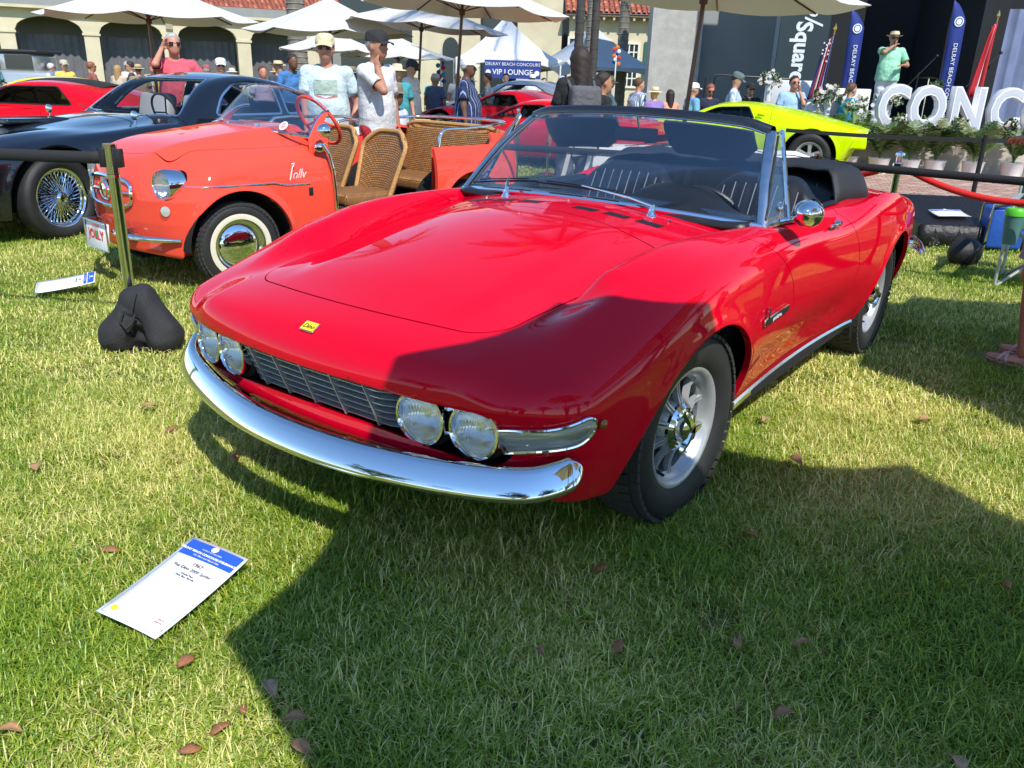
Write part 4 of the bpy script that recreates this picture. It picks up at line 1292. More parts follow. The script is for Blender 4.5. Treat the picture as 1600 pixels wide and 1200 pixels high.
coupe('silver_coupe', 'silver coupe with rounded roof behind the red sports coupes', None, (-1.2, 21.3), 158, M['silver_paint'], spv, 1.0, h=.045)
# black-roofed red coupe and a yellow coupe at the far left
spm = dict(spr); spm['roof'] = ([-.25, -.55, -.85, -1.15, -1.45, -1.8, -2.2, -2.7, -3.1], [.76, .88, 1.0, 1.10, 1.14, 1.14, 1.09, .98, .88])
spm['side'] = [[(-.80, .83), (-1.2, 1.05), (-1.9, 1.06), (-2.15, .83)]]
spm['glass'] = spl_['glass']
rc = coupe('muscle_car', 'red coupe with a black roof behind the dark coupe at left', None, (-7.95, 12.2), 176, M['crimson'], spm, .98, h=.04)
b = MB()
zr_ = spl(*spm['roof'])
b.sheet([[(-1.05 - 1.3 * i / 12, (-.42 + .84 * j / 8), float(zr_(-1.05 - 1.3 * i / 12)) - .10 * (-.42 + .84 * j / 8) ** 2 + .012 - .03 * abs(j / 4 - 1) ** 3) for j in range(9)] for i in range(13)], .01)
b.build('roof_covering', M['black_cloth'], rc)
coupe('yellow_coupe', 'bright yellow coupe seen over the red coupe at far left', None, (-9.6, 15.3), 178, M['yellow_paint'], spr, 1.0, h=.045)
# ---------------- coral beach car ----------------
def beach_car():
 root = empty('beach_car', (-2.2419, 5.6086, 0), R(-131.23), 'coral open beach car with wicker seats and no doors beside the red convertible', 'car', None, 1.02)
 WB, ZA, RA = 2.0, .27, .345
 zc = spl([.56, .50, .41, .28, .1, -.2, -.5, -.7, -1.0, -1.8, -2.2, -2.5, -2.75], [.62, .73, .80, .855, .895, .935, .965, .97, .96, .90, .93, .92, .86])
 Wm = spl([.62, .45, .2, 0, -.4, -.8, -1.5, -2.0, -2.4, -2.75], [.50, .61, .655, .670, .682, .685, .69, .69, .665, .57])
 zs = spl([.56, .45, .32, .15, 0, -.3, -.7, -1.6, -2.2, -2.75], [.56, .67, .745, .79, .81, .84, .86, .92, .93, .86])
 def F(x, y, z):
  a = np.abs(y)
  G = np.exp(-(np.maximum(a - .30, 0) / .17) ** 2)
  fr = ss(-.9, -.7, x)
  Hz = zs(x) - .05 * y * y + (zc(x) - zs(x)) * (G * fr + (1 - fr) * 1.0)
  W = Wm(x) - .25 * np.maximum(.5 - z, 0) ** 2 - .7 * np.maximum(z - .55, 0) ** 2
  for xc in (0, -WB):
   rr = np.sqrt((x - xc) ** 2 + np.maximum(z - ZA, 0) ** 2); W = W + .020 * np.exp(-((rr - RA) / .03) ** 2)
  f = smax(z - Hz, a - W, .09)
  f = smax(f, x - (.520 - .46 * y * y - .9 * np.maximum(a - .44, 0) ** 2 - .12 * np.maximum(.42 - z, 0) - .85 * np.maximum(z - .565, 0) * ss(.28, .42, a) - .25 * np.maximum(z - .60, 0) * ss(.42, .28, a)), .065)
  f = smax(f, (-2.72 + .18 * y * y + .12 * np.maximum(.6 - z, 0)) - x, .08)
  return smax(f, (.20 + .03 * ss(.2, .5, x)) - z, .03)
 P, Q = isomesh(F, (-2.8, -.76, .14), (.68, .76, 1.06), .015)
 for xc in (0, -WB):
  P, Q = clip(P, Q, lambda x, y, z: np.where(np.abs(y) > .40, RA - np.sqrt((x - xc) ** 2 + np.maximum(z - ZA, 0) ** 2), -1.), F)
 P, Q = clip(P, Q, lambda x, y, z: np.where(x > .1, .080 - np.sqrt((np.abs(y) - .472) ** 2 + (z - .655) ** 2), -1.), F)
 # open cabin: everything above the floor sill between scuttle and tail
 def cab(x, y, z):
  inner = np.maximum(np.maximum(np.abs(y) - .56, x + .66), -2.50 - x)      # well seen from above
  zt = np.where(x > -1.72, .36, .775)
  side = np.maximum(np.maximum(x + .68, -2.36 - x), np.where(x > -1.72, .36 - z, .775 - z))
  g = np.where(z > .34, np.minimum(np.where(z > .5, inner, 1.), side), 1.)
  return -g
 def side1(x, y, z): return -smax(smax(x + .70, -1.63 - x, .06), .36 - z, .10)
 def side2(x, y, z): return -smax(smax(x + 1.2, -2.30 - x, .07), .805 - z, .07)
 def well(x, y, z): return np.where(z > .55, -smax(smax(np.abs(y) - .575, x + .66, .1), -2.48 - x, .1), -1.)
 for g in (side1, side2, well): P, Q = clip(P, Q, g, F)
 hoodg = lambda x, y, z: np.where(z > .45, np.maximum(smax(x - (.40 - .60 * y * y), np.abs(y) - (.40 + .14 * ss(.40, -.50, x)), .08), -.54 - x), 1.)
 P, Hq, Q = clip(P, Q, lambda x, y, z: hoodg(x, y, z) + .002, F, True)
 P, Q = clip(P, Q, lambda x, y, z: .002 - hoodg(x, y, z), F)
 c_ = M['coral']
 iso_object('body', P, Q, F, c_, root, .03); iso_object('bonnet', P, Hq, F, c_, root, .018)
 b = MB(); b.box((-1.5, 0, .28), (2.2, 1.20, .05)); b.box((.0, 0, .40), (.60, .70, .22)); b.box((-2.3, 0, .40), (.5, .8, .2)); b.build('underbody', M['dark'], root)
 for sg in (1, -1):
  b = MB(); b.grid([[(x, sg * .565, z) for x in (-1.68, -2.1, -2.46)] for z in (.30, .60, .80)]); b.build('inner_panel', c_, root)
 wheel_wells(root, [(0, ZA, RA + .003, .36, .655), (-WB, ZA, RA + .003, .36, .66)])
 for (x, s_) in ((0, 1), (0, -1), (-WB, 1), (-WB, -1)):
  wheel_part(root, (x, s_ * .575, ZA), s_, Rt=ZA, wt=.135, Rr=.158, style='cap', ww=(.165, .205), detail=True, nseg=56, rimmat=M['chrome_worn'], steer=R(-6) if x == 0 else 0)
 sy = lambda x, z: side_y(F, x, z)
 def frx(y, z):
  lo, hi = .2, .75
  for _ in range(24):
   m_ = (lo + hi) / 2
   if F(np.array(m_), np.array(y), np.array(z)) < 0: lo = m_
   else: hi = m_
  return lo
 for sg in (1, -1):
  e = bpy.data.objects.new('headlight', None); COL.objects.link(e); e.parent = root; e.location = (frx(.472, .60) - .028, .472 * sg, .655); e.rotation_euler = (0, 0, sg * R(8)); e.empty_display_size = .03
  b = MB(); b.lathe([(.070, -.08), (.088, -.07), (.094, -.02), (.093, .03), (.086, .045), (.080, .040), (.078, .030)], 36, 'X'); b.build('trim_ring', M['chrome'], e)
  b = MB(); b.lathe([(.079, .030), (.070, .044), (.045, .055), (0, .060)], 32, 'X'); b.build('lens', M['fluted'], e)
  b = MB(); b.lathe([(.079, .028), (.06, .0), (.03, -.02), (0, -.025)], 32, 'X'); b.build('reflector', M['reflector'], e)
  b = MB(); b.lathe([(.088, -.07), (.07, -.10), (0, -.11)], 24, 'X'); b.build('lamp_bowl', M['dark'], e)
  x = frx(.50, .50)
  b = MB(); b.lathe([(.036, -.02), (.037, .006), (.030, .018), (.016, .026), (0, .028)], 24, 'X'); o = b.build('turn_signal', M['fluted'], root); o.location = (x, .50 * sg, .505); o.rotation_euler = (0, 0, sg * R(30))
  b = MB(); b.lathe([(.030, -.01), (.030, .004), (0, .006)], 20, 'X'); b.build('signal_base', M['white'], o)
  # bumper: short chrome bars
  b = MB(); b.tube([(.545, .08 * sg, .345), (.565, .16 * sg, .345), (.550, .30 * sg, .342), (.475, .44 * sg, .338), (.36, .57 * sg, .334)], [.016, .018, .018, .018, .012], 10); b.build('front_bumper', M['chrome'], root)
  b = MB(); b.tube([(.45, .26 * sg, .34), (.55, .26 * sg, .345)], .016, 8); b.box((.535, .26 * sg, .365), (.05, .04, .05)); b.build('bumper_bracket', M['chrome_worn'], root)
  # side flash and grab tube
  b = MB(); b.tube([(x_, sg * (sy(x_, .645) + .004), .645 - .02 * (x_ < -.3)) for x_ in np.linspace(.30, -.50, 10)], .0055, 6); b.build('side_flash', M['chrome'], root)
  b = MB(); b.tube([(-.62, sg * .672, .86), (-.655, sg * .685, .80), (-.675, sg * .695, .70), (-.685, sg * .70, .55), (-.690, sg * .70, .40), (-.70, sg * .685, .34)], .013, 10); b.build('door_tube', M['chrome'], root)
  b = MB(); b.rbox((-.50, sg * (sy(-.50, .575) + .003), .575), (.032, .006, .05), .003, 2); b.build('coachbuilder_crest', M['black_ink'], root)
  # rail along the rear side
  b = MB(); b.tube([(-1.70, .635 * sg, .78), (-1.70, .635 * sg, .87), (-1.725, .63 * sg, .915), (-1.78, .625 * sg, .93), (-2.0, .615 * sg, .93), (-2.3, .60 * sg, .945), (-2.55, .52 * sg, .955), (-2.66, .36 * sg, .96), (-2.70, 0, .96)], .0125, 10); b.build('side_rail', M['chrome'], root)
  b = MB(); b.tube([(-1.80, .63 * sg, .28), (-1.80, .63 * sg, .45)], .012, 8); b.build('step_tube', M['chrome'], root)
 # far-side long rail reaching forward
 b = MB(); b.tube([(-1.02, -.62, .80), (-1.03, -.62, .90), (-1.10, -.62, .955), (-1.25, -.62, .965), (-1.76, -.62, .96), (-1.85, -.62, .94)], .0125, 10); b.build('forward_rail', M['chrome'], root)
 # nose trim: oval grille outline, centre bar, roundel
 ring = []
 for i in range(44):
  a = 2 * PI * i / 44; y = .275 * (abs(math.cos(a)) ** .6) * (1 if math.cos(a) > 0 else -1); z = .585 + .088 * (abs(math.sin(a)) ** .6) * (1 if math.sin(a) > 0 else -1)
  ring.append((frx(y, z) + .008, y, z))
 b = MB(); b.tube(ring, .013, 8, closed=True); b.build('grille_surround', M['chrome'], root)
 for sg in (1, -1):
  b = MB(); b.tube([(frx(y, .59) + .006, y, .59) for y in np.linspace(.06 * sg, .27 * sg, 6)], .007, 6); b.build('grille_bar', M['chrome'], root)
 b = MB(); b.lathe([(.062, -.01), (.064, .006), (.056, .014), (.048, .010), (.040, .014), (0, .020)], 32, 'X', c=(frx(0, .59) + .004, 0, .59)); em = b.build('nose_roundel', M['chrome'], root)
 b = MB(); b.lathe([(.047, .0115), (.041, .0155)], 28, 'X', c=(frx(0, .59) + .004, 0, .59)); b.build('roundel_ring', M['red_ink'], em)
 # plate
 pl = MB(); pl.rbox((.600, -.03, .315), (.012, .31, .165), .004, 2, rot=Euler((0, R(-6), 0))); po = pl.build('number_plate', M['white'], root)
 fr_ = MB(); fr_.tube([(.609, -.03 + .158 * a, .315 + .085 * c) for a, c in ((-1, -1), (1, -1), (1, 1), (-1, 1))], .006, 6, closed=True); fr_.build('plate_frame', M['chrome'], po)
 t = text_mesh('JOLLY', .085, M['red_ink'], 'plate_lettering', po, .001, space=1.0, xscale=.95, bold=.001); t.matrix_local = Matrix.Translation((.6095, -.03, .315)) @ Matrix(((0, 0, 1, 0), (1, 0, 0, 0), (0, 1, 0, 0), (0, 0, 0, 1)))
 o_ = MB(); o_.ball((.607, -.03, .32), (.004, .022, .028), 10, 8); o_.build('plate_orange', M['green_ink'], po)
 t = text_mesh('FLORIDA', .022, M['red_ink'], 'plate_lettering', po, .0005); t.matrix_local = Matrix.Translation((.6095, -.03, .375)) @ Matrix(((0, 0, 1, 0), (1, 0, 0, 0), (0, 1, 0, 0), (0, 0, 0, 1)))
 t = text_mesh('SUNSHINE STATE', .018, M['red_ink'], 'plate_lettering', po, .0005); t.matrix_local = Matrix.Translation((.6095, -.03, .258)) @ Matrix(((0, 0, 1, 0), (1, 0, 0, 0), (0, 1, 0, 0), (0, 0, 0, 1)))
 # script on the wing
 y = sy(-.42, .68)
 t = text_mesh('olly', .095, M['white_ink'], 'wing_script', root, .001, font_shear=.35, xscale=.72)
 sw_ = MB(); sw_.tube([(-.15, -.052, 0), (-.12, -.062, 0), (-.075, -.055, 0), (-.062, -.02, 0), (-.048, .05, 0), (-.035, .075, 0), (-.055, .07, 0)], .0042, 5); sw_.tube([(-.15, -.052, 0), (-.05, -.048, 0), (.07, -.040, 0)], .0028, 5); sw_.build('script_swash', M['white_ink'], t); t.matrix_local = Matrix.Translation((-.42, y + .004, .685)) @ Matrix(((-1, 0, 0, 0), (0, .12, .99, 0), (0, .99, -.12, 0), (0, 0, 0, 1)))
 # windscreen, swept sheet with body-colour posts low at the corners
 def ws(u, v):
  au = abs(u)
  return Vector((-.40 - .16 * au ** 2.5 + (-.20 - .05 * au) * v + .015 * math.sin(PI * v), u * (.61 - .125 * v), .950 - .045 * au ** 2 + v * (.265 - .05 * au ** 3) - .06 * max(0, au - .8) / .2 * v ** 4))
 b = MB(); b.sheet([[ws(-1 + i / 15, j / 8) for j in range(9)] for i in range(31)], .004); b.build('windscreen', M['glass'], root, ang=180)
 fr = [ws(-1, 1 - j / 8) for j in range(8)] + [ws(-1 + i / 15, 0) for i in range(31)] + [ws(1, j / 8) for j in range(1, 9)]
 b = MB(); b.tube(fr, .010, 8); b.build('windscreen_frame', M['chrome'], root)
 b = MB(); b.tube([ws(-1 + i / 15, 1) for i in range(31)], .004, 6); b.build('windscreen_edge', M['chrome'], root)
 for sg in (1, -1):
  b = MB(); rows = []
  for k in range(8):
   v = k / 7; p = ws(sg, v * .86)
   w0 = .11 * (1 - v) ** 1.6 + .022
   rows.append([p + Vector((.012, sg * .006, 0)), p + Vector((.0, sg * .022, -.004)), p + Vector((-w0, sg * .020, -.004)), p + Vector((-w0, -sg * .006, -.002)), p + Vector((-.01, -sg * .012, 0))])
  for k in range(2): rows.insert(0, [q + Vector((0, 0, -.06)) for q in rows[0]])
  b.grid(rows, False, True); b.build('windscreen_post', c_, root, ang=50)
 st = MB(); p = ws(.72, .17); st.lathe([(.0, 0), (.034, .001)], 24, 'X'); so = st.build('window_sticker', M['white_ink'], root); so.location = p + Vector((.008, 0, 0)); so.rotation_euler = (0, R(-40), R(14))
 for k in range(4):
  t = MB(); t.box((.003, 0, .018 - .012 * k), (.001, .036 - .006 * abs(k - 1.5), .0035)); t.build('sticker_print', M['red_ink'], so)
 for y0 in (-.22, .14):
  a0 = Vector((-.415, y0 + .10, .962)); tip = ws((y0 - .10) / .6, .10) + Vector((.012, 0, .01))
  b = MB(); b.lathe([(.013, 0), (.010, .02), (0, .024)], 12, 'Z', c=tuple(a0 + Vector((0, 0, -.006)))); b.tube([a0 + Vector((0, 0, .014)), tip], .004, 6)
  b.tube([ws((y0 - .30) / .6, .07) + Vector((.01, 0, .008)), ws((y0 + .02) / .6, .10) + Vector((.01, 0, .008))], .005, 6); b.build('wiper', M['chrome_worn'], root)
 # round door mirror on a stalk
 b = MB(); b.lathe([(0, .060), (.022, .054), (.038, .036), (.044, .012), (.045, -.004), (.04, -.008), (0, -.008)], 24, 'X'); o = b.build('wing_mirror', M['chrome'], root); o.location = (-.60, .735, .955)
 b = MB(); b.tube([(-.62, .735, .925), (-.62, .72, .875), (-.62, .66, .86)], .005, 6); b.ball((-.60, .668, .845), (.045, .008, .03), 14, 8); b.build('mirror_stalk', M['chrome'], root)
 b = MB(); b.tube([(0, .19 * math.sin(2 * PI * i / 32), .19 * math.cos(2 * PI * i / 32)) for i in range(32)], .013, 8, closed=True)
 for sg in (1, -1): b.tube([(0, 0, 0), (0, .18 * sg, -.05)], .010, 6)
 b.lathe([(.035, 0), (.03, .02), (0, .02)], 14, 'X'); sw = b.build('steering_wheel', c_, root); sw.location = (-.86, .30, .99); sw.rotation_euler = (0, R(35), 0)
 b = MB(); b.grid([[(-.60, y, .93), (-.68, y, .93), (-.72, y, .90), (-.72, y, .70)] for y in np.linspace(-.58, .58, 5)]); b.build('dashboard', c_, root)
 # wicker chairs: shell with bound rim
 def chair(x0, y0, w, z0, z1, name, lean=.16):
  e = bpy.data.objects.new(name, None); COL.objects.link(e); e.parent = root; e.location = (x0, y0, 0); e.empty_display_size = .05
  rows = []; nU, nV = 20, 18
  for i in range(nU + 1):
   u = -1 + 2 * i / nU; r_ = []
   for j in range(nV + 1):
    v = j / nV
    wv = w * (.40 + .11 * v) * (1 - max(0, v - .82) ** 2 * 7)
    top = z1 - .055 * abs(u) ** 4
    r_.append((-lean * v + .05 * abs(u) ** 3, u * wv, z0 + (top - z0) * v))
   rows.append(r_)
  b = MB(); b.sheet(rows, .022); b.build('woven_back', M['wicker'], e, ang=180)
  rim = [rows[0][j] for j in range(nV)] + [rows[i][nV] for i in range(nU + 1)] + [rows[nU][j] for j in range(nV - 1, -1, -1)]
  b = MB(); b.tube(rim, .017, 8); b.build('rim_binding', M['wicker_rim'], e)
  b = MB(); b.rbox((.22, 0, z0 + .03), (.44, w * .82, .09), .03, 3); b.build('woven_seat', M['wicker'], e)
  b = MB()
  for sx, sy_ in ((.04, 1), (.4, 1), (.04, -1), (.4, -1)): b.cyl((sx, sy_ * w * .36, .30), (sx, sy_ * w * .36, z0 + .02), .012, 6)
  lg = b.build('seat_frame', M['chrome_worn'], e)
  return e
 chair(-1.36, .29, .50, .42, .905, 'wicker_seat'); chair(-1.36, -.29, .50, .42, .905, 'wicker_seat')
 rows = []
 for i in range(25):
  y = -.55 + 1.1 * i / 24
  rows.append([(-2.28 - .13 * v - .02 * (v > .95), y, .44 + .48 * v - .03 * abs(y / .55) ** 6) for v in np.linspace(0, 1, 12)])
 b = MB(); b.sheet(rows, .03); wb = b.build('wicker_bench', M['wicker'], root, ang=180)
 b = MB(); b.tube([rows[i][-1] for i in range(25)], .018, 8); b.build('rim_binding', M['wicker_rim'], wb)
 b = MB(); b.rbox((-2.05, 0, .47), (.42, 1.08, .10), .03, 3); b.build('woven_seat', M['wicker'], wb)
 return root
beach_car()
# ---------------- people ----------------
SKIN = {k: mat('skin_' + k, c, .5, var=.06, vscale=20) for k, c in dict(fair=(.56, .30, .20), tan=(.42, .20, .12), brown=(.16, .075, .045), ruddy=(.55, .24, .16)).items()}
HAIR = {k: mat('hair_' + k, c, .6, var=.3, vscale=60, bump=.5, bscale=120) for k, c in dict(grey=(.42, .40, .38), white=(.62, .60, .57), dark=(.030, .018, .013), brown=(.10, .05, .025), blond=(.40, .24, .10), red=(.28, .09, .04)).items()}
_cl = {}
def cloth(c, pat=None):
 key = (c, pat)
 if key in _cl: return _cl[key]
 m = mat('cloth_%d' % len(_cl), c, .85, var=.09, vscale=9, bump=1.0, bscale=11)
 m.node_tree.nodes['Bump'].inputs['Distance'].default_value = .03
 if pat:
  t = m.node_tree; b = t.nodes['Principled BSDF']; tc = t.nodes.new('ShaderNodeTexCoord')
  w = t.nodes.new('ShaderNodeTexWave'); w.bands_direction = 'Y'; w.inputs['Scale'].default_value = 9 if pat[1] != 'pin' else 7
  t.links.new(tc.outputs['Object'], w.inputs['Vector'])
  rp = t.nodes.new('ShaderNodeMapRange'); rp.inputs[1].default_value = .55 if pat[1] != 'pin' else .93; rp.inputs[2].default_value = .6 if pat[1] != 'pin' else .97
  t.links.new(w.outputs[0], rp.inputs[0])
  mx = t.nodes.new('ShaderNodeMix'); mx.data_type = 'RGBA'; mx.inputs[6].default_value = rgba(c); mx.inputs[7].default_value = rgba(pat[0])
  t.links.new(rp.outputs[0], mx.inputs[0]); t.links.new(mx.outputs[2], b.inputs['Base Color'])
 _cl[key] = m
 return m
def caps(p, a, b, r0, r1):
 ab = b - a; L2 = float(ab @ ab)
 t = np.clip(((p[0] - a[0]) * ab[0] + (p[1] - a[1]) * ab[1] + (p[2] - a[2]) * ab[2]) / L2, 0, 1)
 d = np.sqrt((p[0] - a[0] - t * ab[0]) ** 2 + (p[1] - a[1] - t * ab[1]) ** 2 + (p[2] - a[2] - t * ab[2]) ** 2)
 return d - (r0 + (r1 - r0) * t)
def ell(p, c, r):
 q = np.sqrt(((p[0] - c[0]) / r[0]) ** 2 + ((p[1] - c[1]) / r[1]) ** 2 + ((p[2] - c[2]) / r[2]) ** 2)
 return (q - 1) * min(r)
A3 = lambda *a: np.array(a, float)
def ik(sh, hd, l1, l2, hint):
 d = hd - sh; L = np.linalg.norm(d)
 if L > (l1 + l2) * .995: hd = sh + d / L * (l1 + l2) * .995; d = hd - sh; L = np.linalg.norm(d)
 a = (l1 * l1 - l2 * l2 + L * L) / (2 * L); hh = math.sqrt(max(0, l1 * l1 - a * a))
 u = d / L; w = hint - u * (hint @ u); w /= np.linalg.norm(w)
 return sh + u * a + w * hh, hd
def hand_mesh(mb, wrist, direc, palmn, s=1.0, side=1, curl=.5):
 d = Vector(direc).normalized(); n = Vector(palmn); n = (n - d * n.dot(d)).normalized(); w = d.cross(n) * side
 W_ = Vector(wrist)
 P = []
 for i in range(7):
  t = i / 6; hw = (.024 + .018 * math.sin(PI * min(1, t * .75 + .1))) * s; th = .014 * s
  ring = []
  for k in range(8):
   a = 2 * PI * k / 8; ring.append(W_ + d * (.09 * t * s - .012) + w * math.cos(a) * hw + n * math.sin(a) * th)
  P.append(ring)
 mb.grid(P, False, True)
 mb.add([tuple(v) for v in P[-1]], [tuple(range(8))])
 for k, (off, ln) in enumerate(((-.030, .066), (-.010, .078), (.011, .072), (.030, .056))):
  b0 = W_ + d * .072 * s + w * off * s
  c1 = curl * .6; p1 = b0 + (d * math.cos(c1) + n * math.sin(c1)) * ln * .5 * s + w * off * .18
  c2 = curl * 1.5; p2 = p1 + (d * math.cos(c2) + n * math.sin(c2)) * ln * .32 * s
  c3 = curl * 2.1; p3 = p2 + (d * math.cos(c3) + n * math.sin(c3)) * ln * .26 * s
  mb.tube([b0, p1, p2, p3], [.0095 * s, .009 * s, .008 * s, .006 * s], 6)
 t0 = W_ + d * .02 * s - w * .026 * s; t1 = t0 + (d * .6 - w * .75).normalized() * .036 * s + n * .006; t2 = t1 + (d * .9 - w * .25).normalized() * .03 * s + n * .01
 mb.tube([t0, t1, t2], [.013 * s, .011 * s, .008 * s], 6)
def person(label, loc, yaw, H=1.72, skin='fair', hair=('grey', 'short'), shirt=(.7, .7, .7), pat=None, bottom=((.05, .05, .07), 'long'), hat=None, glasses=False, handL=None, handR=None,
   group=None, res=.032, lean=0.0, headturn=0.0, build=1.0, sleeve='short', female=False, extras=None, legs=True, sit=False, headpitch=0.0, shoes=(.05, .05, .05), hints=(None, None)):
 s = H / 1.75
 root = empty('person', loc, R(yaw), label, 'person', group, s)
 B = build
 sh_w = (.185 if not female else .165) * (1 + .35 * (B - 1))
 if sit:
  hipz = .50; off = hipz - .93
 else: hipz = .93; off = 0
 lx = lambda z: lean * max(0, (z - hipz))          # forward shift with height
 def J(x, y, z): z2 = z + off; return A3(x + lean * max(0, z2 - hipz), y, z2)
 pelv = J(0, 0, .95); chest = J(.0, 0, 1.27); belly = J(.01 + .05 * max(0, B - 1), 0, 1.06); neck = J(-.01, 0, 1.475); headc = J(.025, 0, 1.625)
 shl, shr = J(0, sh_w, 1.415), J(0, -sh_w, 1.415)
 hl = A3(*handL) if handL is not None else J(.06, sh_w + .10, .84)
 hr = A3(*handR) if handR is not None else J(.06, -sh_w - .10, .84)
 if handL is not None: hl = J(*handL)
 if handR is not None: hr = J(*handR)
 el_, hl = ik(shl, hl, .29, .26, A3(*hints[0]) if hints[0] else (A3(-.6, .8, -.5) if hl[2] < 1.35 + off else A3(.15, .45, -1.))); er_, hr = ik(shr, hr, .29, .26, A3(*hints[1]) if hints[1] else (A3(-.6, -.8, -.5) if hr[2] < 1.35 + off else A3(.15, -.45, -1.)))
 if sit:
  kl, kr = A3(.42, .12, .47), A3(.42, -.12, .47); al, ar = A3(.40, .12, .07), A3(.40, -.12, .07)
 else:
  kl, kr = A3(.03, .105, .50), A3(.0, -.10, .50); al, ar = A3(-.02, .11, .08), A3(.02, -.115, .08)
 hipl, hipr = A3(0, .09, hipz - .02), A3(0, -.09, hipz - .02)
 def torso(p, g=0.0):
  f = caps(p, pelv, belly, .125 * B + g, .125 * B + g)
  f = smin(f, caps(p, belly, chest, .122 * B + g, .125 * B ** .5 + g), .05)
  # flatten: widen across with side chains
  for sg in (1, -1):
   f = smin(f, caps(p, pelv + A3(0, .055 * sg * B, 0), chest + A3(-.01, .075 * sg, .02), .115 * B + g, .105 + g), .05)
   f = smin(f, caps(p, chest + A3(-.01, .07 * sg, .06), (shl if sg > 0 else shr) + A3(0, -.03 * sg, -.015), .082 + g, .055 + g), .05)
  if female:
   for sg in (1, -1): f = smin(f, ell(p, J(.085, .07 * sg, 1.27), (.065 + g, .065 + g, .07 + g)), .03)
  f = smin(f, caps(p, neck + A3(0, .07, -.045), neck + A3(0, -.07, -.045), .05 + g, .05 + g), .04)
  return f
 def upper(p, sg, g=0.0):
  a, b = (shl, el_) if sg > 0 else (shr, er_)
  return caps(p, a, b, .052 * B ** .6 + g, .038 * B ** .6 + g)
 def fore(p, sg):
  a, b = (el_, hl) if sg > 0 else (er_, hr)
  return caps(p, a, b, .037, .024)
 ch, sh_ = math.cos(headturn), math.sin(headturn); hp_ = headpitch
 def hrot(v):
  x, y, z = v; x, z = x * math.cos(hp_) + z * math.sin(hp_), -x * math.sin(hp_) + z * math.cos(hp_)
  return A3(x * ch - y * sh_, x * sh_ + y * ch, z)
 def hp(v): return headc + hrot(v)
 def head(p):
  q = [p[0] - headc[0], p[1] - headc[1], p[2] - headc[2]]
  x = q[0] * ch + q[1] * sh_; y = -q[0] * sh_ + q[1] * ch; z = q[2]
  x, z = x * math.cos(hp_) - z * math.sin(hp_), x * math.sin(hp_) + z * math.cos(hp_)
  w = (x, y, z)
  f = ell(w, (-.012, 0, .025), (.098, .078, .098))
  f = smin(f, ell(w, (.022, 0, -.045), (.068, .058, .075)), .03)
  f = smin(f, caps(w, A3(.085, 0, .012), A3(.106, 0, -.022), .009, .013), .012)
  f = smin(f, caps(w, A3(.070, .022, -.062), A3(.070, -.022, -.062), .010, .010), .01)
  for sg in (1, -1): f = smin(f, ell(w, (-.012, .080 * sg, -.01), (.020, .010, .031)), .006)
  return f
 def leg(p, sg, g=0.0):
  h_, k_, a_ = (hipl, kl, al) if sg > 0 else (hipr, kr, ar)
  return smin(smin(caps(p, h_, k_, .088 * B ** .5 + g, .058 + g), caps(p, k_, a_, .052 + g, .036 + g), .03), caps(p, k_ + (a_ - k_) * .18 + A3(-.022, 0, 0), k_ + (a_ - k_) * .5 + A3(-.012, 0, 0), .048 + g, .040 + g), .03)
 def Fb(x, y, z):
  p = (x, y, z)
  f = smin(torso(p), caps(p, neck + A3(0, 0, -.06), headc + A3(-.02, 0, -.05), .055, .050), .03)
  f = smin(f, head(p), .018)
  for sg in (1, -1): f = smin(f, smin(upper(p, sg), fore(p, sg), .015), .02)
  if legs:
   for sg in (1, -1): f = smin(f, leg(p, sg), .03)
  return f
 ptsb = np.array([pelv, chest, headc + A3(0, 0, .1), headc + A3(.1, 0, 0), shl, shr, el_, er_, hl, hr, hipl, hipr] + ([kl, kr, al, ar] if legs else []))
 lo = ptsb.min(0) - .19; hi = ptsb.max(0) + .17; lo[2] = max(lo[2], .02 if legs else .6)
 P, Q = isomesh(Fb, lo, hi, res, 2)
 body = iso_object('body', P, Q, Fb, SKIN[skin], root, smooth_n=False)
 # hands with five fingers joined into the body mesh
 mb = MB()
 for (e_, h_, sd) in ((el_, hl, 1), (er_, hr, -1)):
  d = Vector(h_ - e_); pn = Vector((0.2, -sd, 0)) if abs(Vector(d).normalized().z) > .5 else Vector((0, 0, -1))
  hand_mesh(mb, h_ - (h_ - e_) / np.linalg.norm(h_ - e_) * .01, d, pn, 1.0, sd, .35)
 hm = mb.build('hands_tmp', SKIN[skin])
 bm = bmesh.new(); bm.from_mesh(body.data); bm.from_mesh(hm.data); bm.to_mesh(body.data); bm.free()
 body.data.polygons.foreach_set('use_smooth', [True] * len(body.data.polygons))
 bpy.data.objects.remove(hm)
 # face
 fc = MB()
 for sg in (1, -1): fc.ball(hp((.074, .031 * sg, .014)), .0115, 8, 6)
 fo = fc.build('eyes', M['black_ink'] if res > .025 else mat('eye', (.03, .02, .015), .2), body) if not glasses else None
 mm_ = MB(); mm_.tube([hp((.080, y, -.064 - .004 * abs(y / .02))) for y in (-.022, -.01, 0, .01, .022)], .0042, 5); mm_.build('mouth', mat('lips', (.32, .10, .08), .5) if 'lips' not in bpy.data.materials else bpy.data.materials['lips'], body)
 if glasses:
  g = MB()
  for sg in (1, -1):
   g.sheet([[hp((.094 - .012 * (abs(u) if u * sg > 0 else 0) - .010 * (abs(u)), sg * .034 + u * .026, .014 + v * .019 - (.004 if v < 0 else 0))) for v in (-1, -.5, 0, .5, 1)] for u in (-1, -.5, 0, .5, 1)], .003)
   g.tube([hp((.080, sg * .062, .020)), hp((.0, sg * .086, .014)), hp((-.02, sg * .088, .006))], .003, 4)
  g.tube([hp((.096, -.008, .020)), hp((.096, .008, .020))], .003, 4)
  g.build('sunglasses', M['black_plastic'], body)
